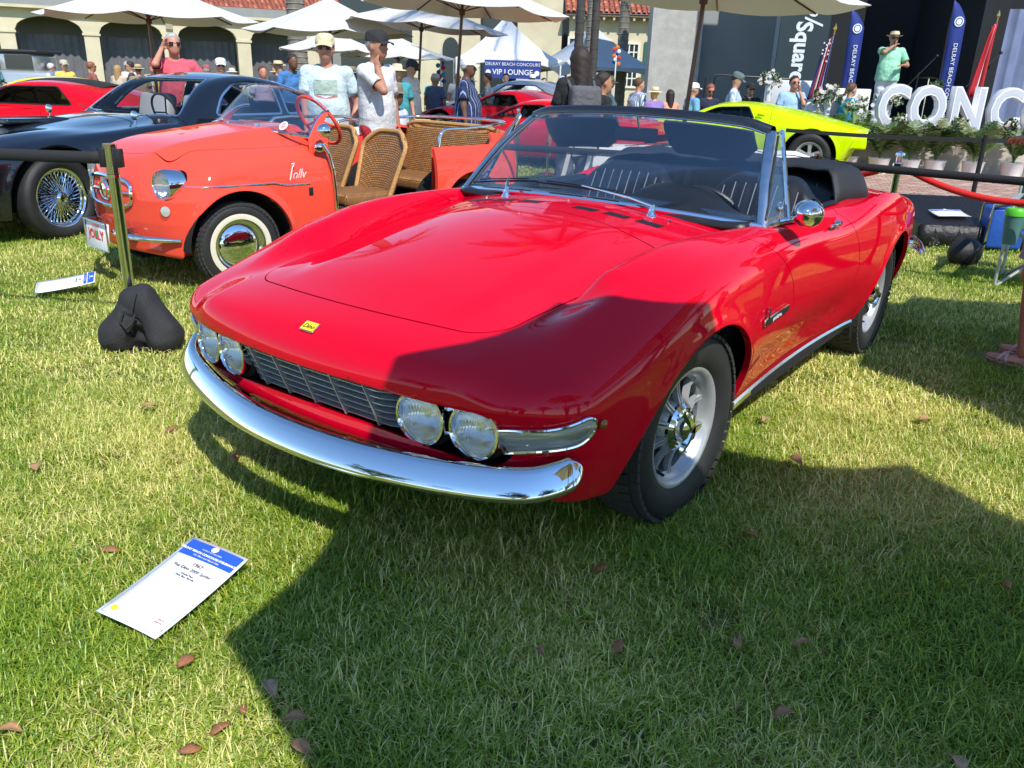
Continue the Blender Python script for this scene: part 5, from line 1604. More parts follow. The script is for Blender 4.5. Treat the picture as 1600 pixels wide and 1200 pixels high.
 # clothing
 def Fs(x, y, z):
  p = (x, y, z)
  wr = .0055 * np.sin(z * 30 + y * 11 + 2 * np.sin(y * 9 + x * 5)) * np.sin(y * 13 + x * 17 - z * 7) * ss(1.40, 1.15, z - off)
  f = torso(p, .016) + wr
  # looser hang towards the hem
  f = smin(f, caps(p, belly + A3(0, 0, .05), pelv + A3(0, 0, -.06), .128 * B + .02, .135 * B + .024), .05)
  for sg in (1, -1): f = smin(f, caps(p, belly + A3(0, .05 * sg * B, .05), pelv + A3(0, .055 * sg * B, -.06), .118 * B + .018, .122 * B + .022), .04)
  for sg in (1, -1):
   a, b = (shl, el_) if sg > 0 else (shr, er_)
   f = smin(f, caps(p, a, a + (b - a) * .22, .062 * B ** .6, .058 * B ** .6), .035)
  return f
 P, Q = isomesh(Fs, lo - .02, hi + .02, res * .95, 2)
 hemz = (.86 + off) if not sit else .56
 P, Q = clip(P, Q, lambda x, y, z: np.maximum(hemz - z, 0) - .0005 + np.where(z < hemz, .01, 0), None)
 # neckline and sleeve ends
 P, Q = clip(P, Q, lambda x, y, z: (z - (neck[2] - .012)) - .35 * np.abs(y) - .25 * (-(x - neck[0])), None)
 if Q: so = iso_object('shirt', P, Q, Fs, cloth(shirt, pat), root, .012, smooth_n=False)
 for sg in (1, -1):
  a, b, c_ = (shl, el_, hl) if sg > 0 else (shr, er_, hr); u = (b - a) / np.linalg.norm(b - a); r0 = .060 * B ** .6; sv = MB()
  if sleeve == 'short': pth = [a - u * .02, a + u * .03, a + (b - a) * .35, a + (b - a) * .55, a + (b - a) * .72]; rr_ = [r0 * .8, r0 * 1.02, r0 * 1.03, r0 * 1.05, r0 * 1.12]
  else: pth = [a - u * .02, a + u * .03, a + (b - a) * .5, b, b + (c_ - b) * .5, b + (c_ - b) * .93]; rr_ = [r0 * .8, r0 * 1.05, r0, r0 * .85, r0 * .7, r0 * .55]
  sv.tube([tuple(q) for q in pth], rr_, 12, cap=False)
  if sleeve == 'short': sv.tube([tuple(pth[-1]), tuple(pth[-1] - u * .02)], [rr_[-1], rr_[-1] * .8], 12, cap=False)
  sv.build('sleeve', cloth(shirt, pat), root, ang=180, weld=.0005)
 if legs:
  kind = bottom[1]
  def Fp(x, y, z):
   p = (x, y, z); f = caps(p, hipl + A3(0, -.03, .03), hipr + A3(0, .03, .03), .132 * B, .132 * B)
   for sg in (1, -1):
    h_, k_, a_ = (hipl, kl, al) if sg > 0 else (hipr, kr, ar)
    f = smin(f, smin(caps(p, h_, k_, .105 * B ** .5, .085 if kind != 'shorts' else .095), caps(p, k_, a_, .078, .068), .03), .03)
   return f + .004 * np.sin(z * 40 + x * 20)
  P, Q = isomesh(Fp, A3(-.25, -.32, .05), A3(.62 if sit else .25, .32, hipz + .17), res, 2)
  zb = .57 if kind == 'shorts' else .09
  if not sit or kind == 'long': P, Q = clip(P, Q, lambda x, y, z: zb - z, None)
  P, Q = clip(P, Q, lambda x, y, z: z - (hipz + .09), None)
  if Q: iso_object('shorts' if kind == 'shorts' else 'trousers', P, Q, Fp, cloth(bottom[0]), root, .01, smooth_n=False)
  for (a_) in (al, ar):
   b = MB(); rows = []
   for i in range(9):
    t = i / 8; x = a_[0] - .07 + .25 * t; hw = .036 + .014 * math.sin(PI * t) - .018 * max(0, t - .85) / .15; hh = .085 - .05 * t ** .8
    rows.append([(x, a_[1] + hw * math.cos(2 * PI * k / 10), max(.0, .5 * hh + .5 * hh * math.sin(2 * PI * k / 10))) for k in range(10)])
   b.grid(rows, False, True); b.add([tuple(v) for v in rows[0]], [tuple(range(10))]); b.add([tuple(v) for v in rows[-1]], [tuple(range(10))]); b.build('shoe', cloth(shoes), root)
 # hair
 hc, hs = hair
 if hs != 'none':
  def Fh(x, y, z):
   q = [x - headc[0], y - headc[1], z - headc[2]]
   X = q[0] * ch + q[1] * sh_; Y = -q[0] * sh_ + q[1] * ch; Z = q[2]
   X, Z = X * math.cos(hp_) - Z * math.sin(hp_), X * math.sin(hp_) + Z * math.cos(hp_)
   w = (X, Y, Z); f = ell(w, (-.020, 0, .036), (.104, .088, .102))
   cutf = np.maximum(X - (.045 + .0 * Z), -(Z - .012)) if hs != 'bald' else -(Z + .03) + 0 * X
   face = smax(.055 - X * 0 - (-(X) + .055) * 0 - 0, 0, .01) * 0
   # open the face: remove front lower part
   front = (X - .015) * .8 - (Z - .045) * .9
   f = smax(f, front, .015)
   f = smax(f, -(Z + (.065 if X is not None else 0)), .01)
   if hs == 'bald': f = smax(f, Z - .03, .01)
   if hs in ('long', 'pony'):
    if hs == 'long':
     g = caps(w, A3(-.055, 0, .02), A3(-.095, 0, -.25), .090, .062)
     for sg in (1, -1): g = smin(g, caps(w, A3(-.03, .055 * sg, .01), A3(-.06, .06 * sg, -.19), .045, .030), .03)
    else: g = caps(w, A3(-.10, 0, .03), A3(-.15, .0, -.12), .035, .018)
    f = smin(f, g, .02)
   return f + .004 * np.sin(Z * 90 + Y * 60) * np.sin(Y * 110)
  P, Q = isomesh(Fh, headc - A3(.24, .2, .32), headc + A3(.2, .2, .16), min(res, .02), 2)
  if Q: iso_object('hair', P, Q, Fh, HAIR[hc], body, smooth_n=False)
 if hat:
  hcol, hk = hat
  b = MB(); hm_ = cloth(hcol)
  def ring(rx, ry, z, n=24, dx=0, fz=None):
   return [hp((rx * math.cos(2 * PI * i / n) + dx, ry * math.sin(2 * PI * i / n), z + (fz(2 * PI * i / n) if fz else 0))) for i in range(n)]
  if hk == 'cap':
   b.grid([ring(.112, .092, .040, dx=-.012), ring(.113, .093, .075, dx=-.012), ring(.100, .083, .115, dx=-.014), ring(.065, .055, .137, dx=-.016), ring(.002, .002, .143, dx=-.016)], False, True)
   br = [[hp((.085 + .075 * v * math.cos(a * .9) , (.088 - .01 * v) * math.sin(a) * .98, .048 - .018 * v - .022 * abs(math.sin(a)) ** 2)) for v in (0, .5, 1)] for a in np.linspace(-1.15, 1.15, 11)]
   b.sheet(br, .004)
  else:
   br_ = {'sun': .075, 'straw': .06, 'bucket': .045}.get(hk, .06)
   fz = (lambda a: .012 * abs(math.sin(a)) ** 2 * 2) if hk == 'straw' else (lambda a: -.012)
   b.grid([ring(.102 + br_, .088 + br_, .045, fz=fz, dx=-.01), ring(.104 + br_ * .5, .09 + br_ * .5, .050, dx=-.01), ring(.103, .088, .052, dx=-.01), ring(.101, .086, .10, dx=-.012), ring(.088, .070, .137, dx=-.014), ring(.05, .03, .142, dx=-.014), ring(.002, .002, .134, dx=-.014)], False, True)
   if hk == 'straw':
    b2 = MB(); b2.grid([ring(.105, .090, .054, dx=-.01), ring(.1045, .0895, .078, dx=-.011)], False, True); b2.build('hat_band', M['black_ink'], body)
  b.build('hat', hm_, body, ang=50)
 if extras: extras(root, body, locals())
 return root
# ---------------- ground and grass ----------------
def gz(x, y): return -0.26 * float(ss(15.3, 16.6, np.array(y))) + .012 * math.sin(x * 1.3 + y * .7) * math.sin(y * .9 - x * .4) * (1 if y < 9 else .5)
def ground_mat():
 m, t, b, o = _nt('lawn_soil_and_thatch')
 tc = t.nodes.new('ShaderNodeTexCoord')
 n1 = t.nodes.new('ShaderNodeTexNoise'); n1.inputs['Scale'].default_value = 2.2; n1.inputs['Detail'].default_value = 8
 n2 = t.nodes.new('ShaderNodeTexNoise'); n2.inputs['Scale'].default_value = 90; n2.inputs['Detail'].default_value = 6
 t.links.new(tc.outputs['Object'], n1.inputs[0]); t.links.new(tc.outputs['Object'], n2.inputs[0])
 r1 = t.nodes.new('ShaderNodeValToRGB'); e = r1.color_ramp.elements
 e[0].position = .35; e[0].color = (.11, .15, .02, 1); e[1].position = .68; e[1].color = (.32, .30, .09, 1)
 t.links.new(n1.outputs[0], r1.inputs[0])
 r2 = t.nodes.new('ShaderNodeValToRGB'); e = r2.color_ramp.elements
 e[0].position = .38; e[0].color = (.30, .30, .25, 1); e[1].position = .62; e[1].color = (1.3, 1.3, 1.2, 1)
 t.links.new(n2.outputs[0], r2.inputs[0])
 mx = t.nodes.new('ShaderNodeMix'); mx.data_type = 'RGBA'; mx.blend_type = 'MULTIPLY'; mx.inputs[0].default_value = .8
 t.links.new(r1.outputs[0], mx.inputs[6]); t.links.new(r2.outputs[0], mx.inputs[7]); t.links.new(mx.outputs[2], b.inputs[0])
 b.inputs['Roughness'].default_value = .95
 bp = t.nodes.new('ShaderNodeBump'); bp.inputs['Strength'].default_value = .8; bp.inputs['Distance'].default_value = .02
 t.links.new(n2.outputs[0], bp.inputs['Height']); t.links.new(bp.outputs[0], b.inputs['Normal'])
 return m
def axis_pts(lo, hi, nearlo, nearhi, fine, coarse):
 a = list(np.arange(lo, nearlo, coarse)) + list(np.arange(nearlo, nearhi, fine)) + list(np.arange(nearhi, hi + coarse, coarse)); return a
gx_ = axis_pts(-140, 140, -8, 10, .25, 12); gy_ = axis_pts(-70, 150, -2, 18, .25, 10)
b = MB(); b.grid([[(x, y, gz(x, y) - (.0 if -8 < x < 10 and -2 < y < 18 else 0)) for y in gy_] for x in gx_])
gnd = b.build('ground', ground_mat(), ang=180); tag(gnd, kind='structure')
def blade_mat(name, c1, c2, dry):
 m, t, b, o = _nt(name)
 t.nodes.remove(b)
 g = t.nodes.new('ShaderNodeNewGeometry'); oi = t.nodes.new('ShaderNodeObjectInfo')
 r = t.nodes.new('ShaderNodeValToRGB'); el = r.color_ramp.elements
 el[0].position = 0; el[0].color = rgba(c1); el[1].position = .62; el[1].color = rgba(c2)
 e3 = el.new(.74); e3.color = rgba(dry); e4 = el.new(1.0); e4.color = rgba(tuple(min(1, v * 1.25) for v in dry))
 # large patches, greener and drier, decided by position
 tcn = t.nodes.new('ShaderNodeTexNoise'); tcn.inputs['Scale'].default_value = .9; tcn.inputs['Detail'].default_value = 3
 t.links.new(g.outputs['Position'], tcn.inputs['Vector'])
 ma = t.nodes.new('ShaderNodeMath'); ma.operation = 'MULTIPLY_ADD'; ma.inputs[1].default_value = 2.3; ma.inputs[2].default_value = -1.16
 t.links.new(tcn.outputs[0], ma.inputs[0])
 ad = t.nodes.new('ShaderNodeMath'); ad.operation = 'ADD'; ad.use_clamp = True
 t.links.new(g.outputs['Random Per Island'], ad.inputs[0]); t.links.new(ma.outputs[0], ad.inputs[1])
 t.links.new(ad.outputs[0], r.inputs[0])
 d = t.nodes.new('ShaderNodeBsdfDiffuse'); tl = t.nodes.new('ShaderNodeBsdfTranslucent'); gl = t.nodes.new('ShaderNodeBsdfGlossy'); gl.inputs['Roughness'].default_value = .45
 gl.inputs[0].default_value = (.9, .95, .8, 1)
 t.links.new(r.outputs[0], d.inputs[0]); t.links.new(r.outputs[0], tl.inputs[0])
 m1 = t.nodes.new('ShaderNodeMixShader'); m1.inputs[0].default_value = .30
 m2 = t.nodes.new('ShaderNodeMixShader'); m2.inputs[0].default_value = .05
 t.links.new(d.outputs[0], m1.inputs[1]); t.links.new(tl.outputs[0], m1.inputs[2]); t.links.new(m1.outputs[0], m2.inputs[1]); t.links.new(gl.outputs[0], m2.inputs[2])
 t.links.new(m2.outputs[0], o.inputs[0]); return m
BL = blade_mat('grass_blades', (.17, .31, .022), (.46, .55, .050), (.72, .66, .24))
def tuft(n, rad, hmin, hmax, w, seed):
 r = np.random.default_rng(seed); mb = MB()
 for i in range(n):
  a = r.uniform(0, 2 * PI); d = rad * math.sqrt(r.uniform()); x, y = d * math.cos(a), d * math.sin(a)
  L = r.uniform(hmin, hmax); az = r.uniform(0, 2 * PI); tilt = r.uniform(.5, 1.45) if r.uniform() > .45 else r.uniform(1.25, 1.62)
  dx, dy = math.cos(az), math.sin(az); px, py = -dy * w / 2, dx * w / 2
  t1 = tilt * .55; t2 = min(1.72, tilt * 1.25)
  z0 = .002
  p1 = (x + dx * L * .5 * math.sin(t1), y + dy * L * .5 * math.sin(t1), z0 + L * .5 * math.cos(t1))
  p2 = (p1[0] + dx * L * .5 * math.sin(t2), p1[1] + dy * L * .5 * math.sin(t2), max(.001, p1[2] + L * .5 * math.cos(t2)))
  mb.add([(x - px, y - py, z0), (x + px, y + py, z0), (p1[0] + px * .8, p1[1] + py * .8, p1[2]), (p1[0] - px * .8, p1[1] - py * .8, p1[2]), p2], [(0, 1, 2, 3), (3, 2, 4)])
 return mb
def scatter(name, src, pts, rz, sc):
 me = bpy.data.meshes.new(name); me.from_pydata([tuple(p) for p in pts], [], [])
 a = me.attributes.new('spin', 'FLOAT_VECTOR', 'POINT'); v = np.zeros((len(pts), 3)); v[:, 2] = rz; v[:, 0] = rng.uniform(-.12, .12, len(pts)); v[:, 1] = rng.uniform(-.12, .12, len(pts)); a.data.foreach_set('vector', v.ravel())
 a = me.attributes.new('size', 'FLOAT', 'POINT'); a.data.foreach_set('value', np.asarray(sc, float))
 o = bpy.data.objects.new(name, me); COL.objects.link(o)
 ng = bpy.data.node_groups.new(name + '_nodes', 'GeometryNodeTree')
 ng.interface.new_socket('Geometry', in_out='INPUT', socket_type='NodeSocketGeometry'); ng.interface.new_socket('Geometry', in_out='OUTPUT', socket_type='NodeSocketGeometry')
 gi = ng.nodes.new('NodeGroupInput'); go = ng.nodes.new('NodeGroupOutput'); ip = ng.nodes.new('GeometryNodeInstanceOnPoints'); ob = ng.nodes.new('GeometryNodeObjectInfo')
 ob.inputs[0].default_value = src
 n1 = ng.nodes.new('GeometryNodeInputNamedAttribute'); n1.data_type = 'FLOAT_VECTOR'; n1.inputs[0].default_value = 'spin'
 n2 = ng.nodes.new('GeometryNodeInputNamedAttribute'); n2.data_type = 'FLOAT'; n2.inputs[0].default_value = 'size'
 ng.links.new(gi.outputs[0], ip.inputs['Points']); ng.links.new(ob.outputs['Geometry'], ip.inputs['Instance'])
 ng.links.new(n1.outputs[0], ip.inputs['Rotation']); ng.links.new(n2.outputs[0], ip.inputs['Scale']); ng.links.new(ip.outputs[0], go.inputs[0])
 md = o.modifiers.new('grass', 'NODES'); md.node_group = ng
 return tag(o, 'short patchy lawn grass with yellow straw blades', 'grass', None, 'stuff')
def field(y0, y1, dens, seed, margin=.8, size=(.85, 1.25), lim=None, k=.74):
 r = np.random.default_rng(seed); out = []
 w1 = k * y1 + margin + .4; n = int(dens * (y1 - y0) * 2 * w1)
 y = r.uniform(y0, y1, n); x = r.uniform(-w1, w1, n); ok = np.abs(x) < k * y + margin + .3
 if lim is not None: ok &= lim(x, y)
 x, y = x[ok], y[ok]
 P = np.stack([x, y, np.array([gz(a, b_) for a, b_ in zip(x, y)])], 1)
 return P, r.uniform(0, 2 * PI, len(P)), r.uniform(size[0], size[1], len(P))
onlawn = lambda x, y: ~((x > 4.6) & (y > 10.7))
T = []
for k, (n, rad, a_, c_, w_) in enumerate(((120, .08, .022, .055, .0033), (110, .09, .025, .065, .0029), (95, .11, .022, .055, .0042), (80, .20, .025, .05, .0075))):
 o = tuft(n, rad, a_, c_, w_, 40 + k).build('grass_tuft', BL, smooth=False, fix=False); o.location = (-1.2 + .5 * k, 1.45 + .1 * k, .0)
 tag(o, 'short patchy lawn grass with yellow straw blades', 'grass', None, 'stuff'); T.append(o)
P_, r_, s_ = field(.9, 3.4, 330, 1); h_ = len(P_) // 2
scatter('grass', T[0], P_[:h_], r_[:h_], s_[:h_]); scatter('grass', T[1], P_[h_:], r_[h_:], s_[h_:])
P_, r_, s_ = field(3.4, 7.0, 150, 2); scatter('grass', T[2], P_, r_, s_)
P_, r_, s_ = field(7.0, 16.0, 42, 3, lim=onlawn); scatter('grass', T[3], P_, r_, s_)
# fallen leaves
LV = [mat('dry_leaf_' + str(i), c, .7, var=.25, vscale=60) for i, c in enumerate(((.30, .12, .05), (.36, .20, .09), (.42, .27, .16)))]
def leaf(x, y, rz, L, i, tilt=.25):
 b = MB(); rows = []
 for k in range(7):
  t = k / 6; w = L * .26 * math.sin(PI * min(1, t * .95 + .03)) ** .8
  rows.append([(L * (t - .5), w * u, .010 * math.sin(PI * t) * (1 + i * .4) + .008 * abs(u) * (1 if i else -.6)) for u in (-1, -.5, 0, .5, 1)])
 b.sheet(rows, .0012); b.tube([(-L * .5, 0, .002), (-L * .68, .004, .006)], .0012, 4)
 o = b.build('fallen_leaf', LV[i], ang=180); o.location = (x, y, gz(x, y) + .038); o.rotation_euler = (tilt * math.sin(rz * 3), tilt * math.cos(rz * 2), rz)
 return o
LEAVES = [(-1.138, 2.012, .3, .055, 0), (-.741, 1.551, 1.2, .055, 0), (-.519, 1.456, 2.2, .058, 2), (-.440, 1.371, .4, .050, 1), (-.406, 1.291, 2.7, .055, 1), (-.59, 1.345, 1.0, .05, 0), (-.56, 1.40, 2.0, .045, 0), (-.63, 1.285, .5, .045, 0), (-.29, 1.20, .9, .05, 1),
   (.735, 1.667, .2, .052, 1), (.575, 1.66, 1.5, .045, 1), (.27, 1.98, .8, .05, 0), (.09, 1.60, 1.9, .05, 1), (1.16, 1.42, .6, .05, 1), (.93, 1.30, 1.6, .05, 2), (.53, 1.16, 2.4, .05, 1), (.28, 1.64, 1.2, .045, 0), (1.06, 2.74, 2.0, .065, 1), (1.37, 2.70, .3, .05, 0), (1.05, 3.12, 1.1, .06, 2), (.75, 2.2, 2.5, .05, 0), (-1.47, 3.05, .3, .06, 1), (-1.30, 2.85, .9, .055, 0), (-1.62, 2.5, 2.1, .05, 1), (1.42, 1.98, 1.3, .05, 0), (-1.02, 1.32, .2, .05, 1), (1.75, 3.2, .4, .06, 1), (2.1, 2.75, .8, .06, 0), (-.98, 2.62, 1.7, .05, 0), (.62, 1.42, .1, .05, 1)]
LPOS = ('left of the blue header of the entry card', 'right of the near corner of the entry card', 'just inside the shadow edge nearest the entry card', 'in the shade below the pale leaf by the shadow edge', 'in the shade nearest the bottom edge of the photo', 'straight below the entry card in the sun', 'in the sun beside the leaf straight below the card', 'lowest in the sun at the bottom left', 'in the shade at the bottom edge, right of the shadow corner',
  'in the shade right of centre, well below the front wheel', 'in the shade under the front wheel, left of its neighbour', 'in the shade straight below the right headlights', 'in the middle of the big foreground shadow', 'in the shade near the lower right corner', 'in the shade lower right, closest to the bottom edge', 'at the bottom edge right of centre', 'in the shade left of the middle leaf', 'in the sun just above the shadow edge by the front wheel', 'in the sun at the right on the shadow edge', 'in the sun between the two shadows right of the front wheel', 'in the shade just below the front tyre', 'in the sun at left, level with the bumper end', 'in the sun left of the bumper shadow', 'in the sun at the far left edge', 'in the shade at the right side of the photo', 'in the sun at the bottom left corner', 'in the sun near the right edge below the rear shadow', 'in the sun at the right edge', 'in the sun near the tip of the bumper shadow', 'in the shade midway between wheel and bottom edge')
leaf_o = {}
for k, (x, y, rz, L, i) in enumerate(LEAVES):
 if i in leaf_o:
  o = leaf_o[i].copy(); COL.objects.link(o); o.location = (x, y, gz(x, y) + .040); o.rotation_euler = (.3 * math.sin(k), .3 * math.cos(k), rz); q = L / .055; o.scale = (q, q * (.8 + .5 * (k % 3) / 2), q)
 else: o = leaf(x, y, rz, L, i); leaf_o[i] = o
 tag(o, ('dry reddish brown leaf ', 'dry tan brown leaf ', 'pale curled beige leaf ')[i] + LPOS[k], 'leaf', 'fallen leaves scattered on the lawn')

# ---------------- umbrellas ----------------
CANV = mat('white_canvas', (.80, .79, .76), .8, bump=.15, bscale=200)
def canvas_tr():
 m, t, b, o = _nt('white_canvas_lit_through'); t.nodes.remove(b)
 d = t.nodes.new('ShaderNodeBsdfDiffuse'); d.inputs[0].default_value = (.80, .79, .76, 1); l = t.nodes.new('ShaderNodeBsdfTranslucent'); l.inputs[0].default_value = (.74, .69, .60, 1)
 mx = t.nodes.new('ShaderNodeMixShader'); mx.inputs[0].default_value = .34; t.links.new(d.outputs[0], mx.inputs[1]); t.links.new(l.outputs[0], mx.inputs[2]); t.links.new(mx.outputs[0], o.inputs[0]); return m
CANV = canvas_tr()
POLE = mat('dark_red_wood', (.085, .022, .014), .4, var=.2, vscale=12, coat=.3)
def umbrella(loc, verts, apexz, rimz, label, tilt=(0, 0), pole_r=.024, group='white market umbrellas', sag=.05):
 """verts: rim corners in plan relative to loc"""
 root = empty('market_umbrella', loc, 0, label, 'umbrella', group)
 root.rotation_euler = (tilt[0], tilt[1], 0)
 n = len(verts); b = MB(); m_ = 8; k_ = 6
 for i in range(n):
  a = Vector((*verts[i], rimz)); c = Vector((*verts[(i + 1) % n], rimz)); ap = Vector((0, 0, apexz))
  rows = []
  for j in range(m_ + 1):
   v = j / m_; row = []
   for k in range(k_ + 1):
    u = k / k_; e = a.lerp(c, u); p = ap.lerp(e, v)
    p.z -= sag * math.sin(PI * v) * .9 + .05 * v * v * math.sin(PI * u)
    pin = .045 * v * math.sin(PI * u); p.x *= 1 - pin; p.y *= 1 - pin
    row.append(p)
   rows.append(row)
  b.sheet(rows, .004)
 b.build('canopy', CANV, root, ang=28, weld=.0006)
 for i in range(n):
  a = Vector((*verts[i], rimz)); ap = Vector((0, 0, apexz)); pts = []
  for j in range(7):
   v = j / 6; p = ap.lerp(a, v * .98); p.z -= sag * math.sin(PI * v) * .9 + .022; pts.append(p)
  r_ = MB(); r_.tube(pts, .011, 5); r_.build('rib', POLE, root)
  st = MB(); q = ap.lerp(a, .5); q.z -= sag + .03; st.tube([(0, 0, rimz - .05), q], .008, 5); st.build('strut', POLE, root)
 p = MB(); p.tube([(0, 0, 0), (0, 0, apexz + .04)], pole_r, 10); p.build('pole', POLE, root)
 p = MB(); p.lathe([(0, apexz + .12), (.015, apexz + .10), (.03, apexz + .07), (.05, apexz + .02), (.09, apexz)], 12); p.build('finial', POLE, root)
 p = MB(); p.lathe([(.045, rimz - .02), (.045, rimz - .09), (.025, rimz - .10)], 12); p.build('runner', POLE, root)
 p = MB(); p.lathe([(0, .09), (.03, .09), (.035, .05), (.24, .04), (.25, 0)], 20); p.build('base', M['black_plastic'], root)
 return root
def octa(r, rot=0.2, sq=1.0): return [(r * math.cos(rot + 2 * PI * i / 8), r * sq * math.sin(rot + 2 * PI * i / 8)) for i in range(8)]
d_ = (-SUN_AZ[0] / math.tan(R(SUN_EL)), -SUN_AZ[1] / math.tan(R(SUN_EL)))
def from_shadow(pts, z): return [(x - d_[0] * z, y - d_[1] * z) for x, y in pts]
# the umbrella whose shade falls across the bonnet and the lawn in front
shp = [(-.70, 1.675), (-.52, 2.48), (-.12, 2.83), (.31, 2.86), (.74, 2.50), (1.0, 1.7), (.8, .9), (.1, .5)]
vs_ = from_shadow(shp, 2.30); c0 = (sum(v[0] for v in vs_) / 8, sum(v[1] for v in vs_) / 8)
umbrella((c0[0], c0[1], 0), [(x - c0[0], y - c0[1]) for x, y in vs_], 2.95, 2.30, 'white market umbrella beside the camera that shades the front of the red convertible', pole_r=.026, sag=.02)
shp = [(.78, 2.88), (1.50, 2.80), (1.80, 2.28), (1.80, 1.3), (1.3, .7), (.7, .8), (.35, 1.6), (.45, 2.4)]
vs_ = from_shadow(shp, 2.62); c0 = (sum(v[0] for v in vs_) / 8, sum(v[1] for v in vs_) / 8)
umbrella((c0[0], c0[1], 0), [(x - c0[0], y - c0[1]) for x, y in vs_], 3.2, 2.62, 'taller white market umbrella beside the camera, shading the grass by the front wheel', sag=.02)
shp = [(1.75, 3.95), (1.95, 4.85), (2.72, 5.50), (3.7, 5.5), (4.4, 4.6), (4.2, 3.4), (3.3, 2.8), (2.2, 3.05)]
vs_ = from_shadow(shp, 2.25); c0 = (sum(v[0] for v in vs_) / 8, sum(v[1] for v in vs_) / 8)
umbrella((c0[0], c0[1], 0), [(x - c0[0], y - c0[1]) for x, y in vs_], 2.9, 2.25, 'white market umbrella right of the red convertible shading the grass by its rear wheel', sag=.02)
UM = [((-5.70, 13.5, 0), 1.62, 2.02, 2.62, 'white umbrella behind the man in the pink shirt'), ((-1.05, 13.2, 0), 1.62, 2.27, 2.86, 'large white umbrella with dark ribs over the man in the navy striped shirt'),
  ((-2.10, 17.0, -.26), 1.68, 2.46, 2.98, 'white umbrella behind the man with the black cap, left of the largest one'), ((-3.75, 17.2, -.26), 1.66, 2.30, 2.92, 'white umbrella above the man in the cream cap'),
  ((-4.35, 20.0, -.26), 1.25, 2.05, 2.50, 'small low white umbrella left of the man in the cream cap'), ((-2.9, 20.5, -.26), 1.35, 1.95, 2.4, 'low white umbrella between the two men in the foreground crowd'),
  ((1.72, 9.3, 0), 1.62, 2.20, 2.80, 'white umbrella cut by the top edge above the lime green car'), ((-8.05, 10.6, 0), 1.60, 2.14, 2.75, 'white umbrella cut by the top left corner')]
for k, (l_, r_, rz_, az_, lab) in enumerate(UM):
 umbrella(l_, octa(r_, .25 + .3 * k), az_, rz_ , lab, tilt=(0, R(3.5)) if k in (1, 2, 6) else (0, 0))
# umbrellas behind the camera, seen only as reflections
for (x, y) in ((3.9, -3.0), (7.6, 4.6), (8.6, .6)): umbrella((x, y, 0), octa(1.6, .4), 2.9, 2.25, 'white umbrella standing %s' % ('behind the photographer' if x < 5 else ('far right of the red convertible, outside the photo' if y > 2 else 'to the right behind the photographer, outside the photo')))
# ---------------- buildings, far side of the green ----------------
CREAM = mat('cream_stucco', (.60, .53, .37), .85, var=.10, vscale=1.3, bump=.3, bscale=25)
GREYW = mat('shaded_grey_stucco', (.26, .27, .25), .85, var=.08, vscale=1.0, bump=.3, bscale=30)  # shade of the wall above the arcade is put into this grey
ROUGH = mat('rough_grey_stucco', (.42, .41, .38), .9, var=.12, vscale=5, bump=1.0, bscale=9)
SMOOTH = mat('smooth_grey_render', (.27, .285, .28), .85, var=.05, vscale=1.2)
TILE = [mat('roof_tile_' + str(i), c, .8, var=.25, vscale=8) for i, c in enumerate(((.42, .12, .06), (.30, .085, .05), (.50, .19, .10)))]
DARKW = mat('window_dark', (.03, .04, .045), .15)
FRW = mat('window_frame_white', (.72, .70, .62), .6)
DRAPE = mat('grey_drape', (.14, .14, .155), .9, var=.12, vscale=3)
def wall_frame(p0, p1):
 """matrix with +X along the wall, +Y outwards (to the viewer), +Z up"""
 d = Vector((p1[0] - p0[0], p1[1] - p0[1], 0)); L = d.length; d.normalize(); n = Vector((d.y, -d.x, 0))
 return Matrix.Translation(Vector((p0[0], p0[1], 0))) @ Matrix((d, n, Vector((0, 0, 1)))).transposed().to_4x4(), L
# arcade with flattened arches
GZ = -.26
mw, L = wall_frame((-25.6, 36.6), (-11.2, 43.6))
arc = empty('arcade_building', (0, 0, 0), 0, 'long cream arcade with wide arches closed by grey drapes at the left background', 'building')
arc.matrix_world = mw
nb = 5; pitch = 3.30; x0 = .3; sp_ = 2.60; rise = .62; top = 3.50; colw = .62
b = MB()
for k in range(nb):
 xa = x0 + k * pitch + colw / 2; xb = xa + pitch - colw
 seg = [(xa + (xb - xa) * i / 20, sp_ + rise * math.sqrt(max(0, 1 - (2 * i / 20 - 1) ** 2))) for i in range(21)]
 for (ya, yb) in ((0, -.45),):
  for i in range(20):
   (ax, az), (bx_, bz_) = seg[i], seg[i + 1]
   b.add([(ax, ya, az), (bx_, ya, bz_), (bx_, ya, top), (ax, ya, top)], [(0, 1, 2, 3)])
   b.add([(ax, ya, az), (bx_, ya, bz_), (bx_, yb, bz_), (ax, yb, az)], [(0, 1, 2, 3)])
 b.box((xa - colw / 2, -.225, (GZ + top) / 2), (colw - .002, .45, top - GZ))
b.box((x0 + nb * pitch, -.225, (GZ + top) / 2), (colw, .45, top - GZ))
b.box((x0 - 1.6, -.225, (GZ + top) / 2), (3.2 - colw, .45, top - GZ))
b.build('wall', CREAM, arc, smooth=False, fix=False)
b = MB(); b.box((nb * pitch / 2 + x0, .04, top + .06), (nb * pitch + 1.5, .62, .12)); b.build('parapet', CREAM, arc, smooth=False)
for k in range(nb + 1):
 b = MB(); b.box((x0 + k * pitch, .0, sp_ - .05), (colw + .12, .10, .10)); b.build('column_cap', CREAM, arc, smooth=False)
for k in range(nb):
 xa = x0 + k * pitch + colw / 2
 rows = [[(xa + (pitch - colw) * i / 40, -1.2 + .05 * math.sin(i * 1.3), z) for z in (GZ, 2.5)] for i in range(41)]
 b = MB(); b.grid(rows); b.build('drape', DRAPE, arc, ang=180)
b = MB(); b.box((nb * pitch / 2 + x0, -3.0, 2.0), (nb * pitch + 1, .2, 4.4)); b.build('inner_wall', GREYW, arc, smooth=False)
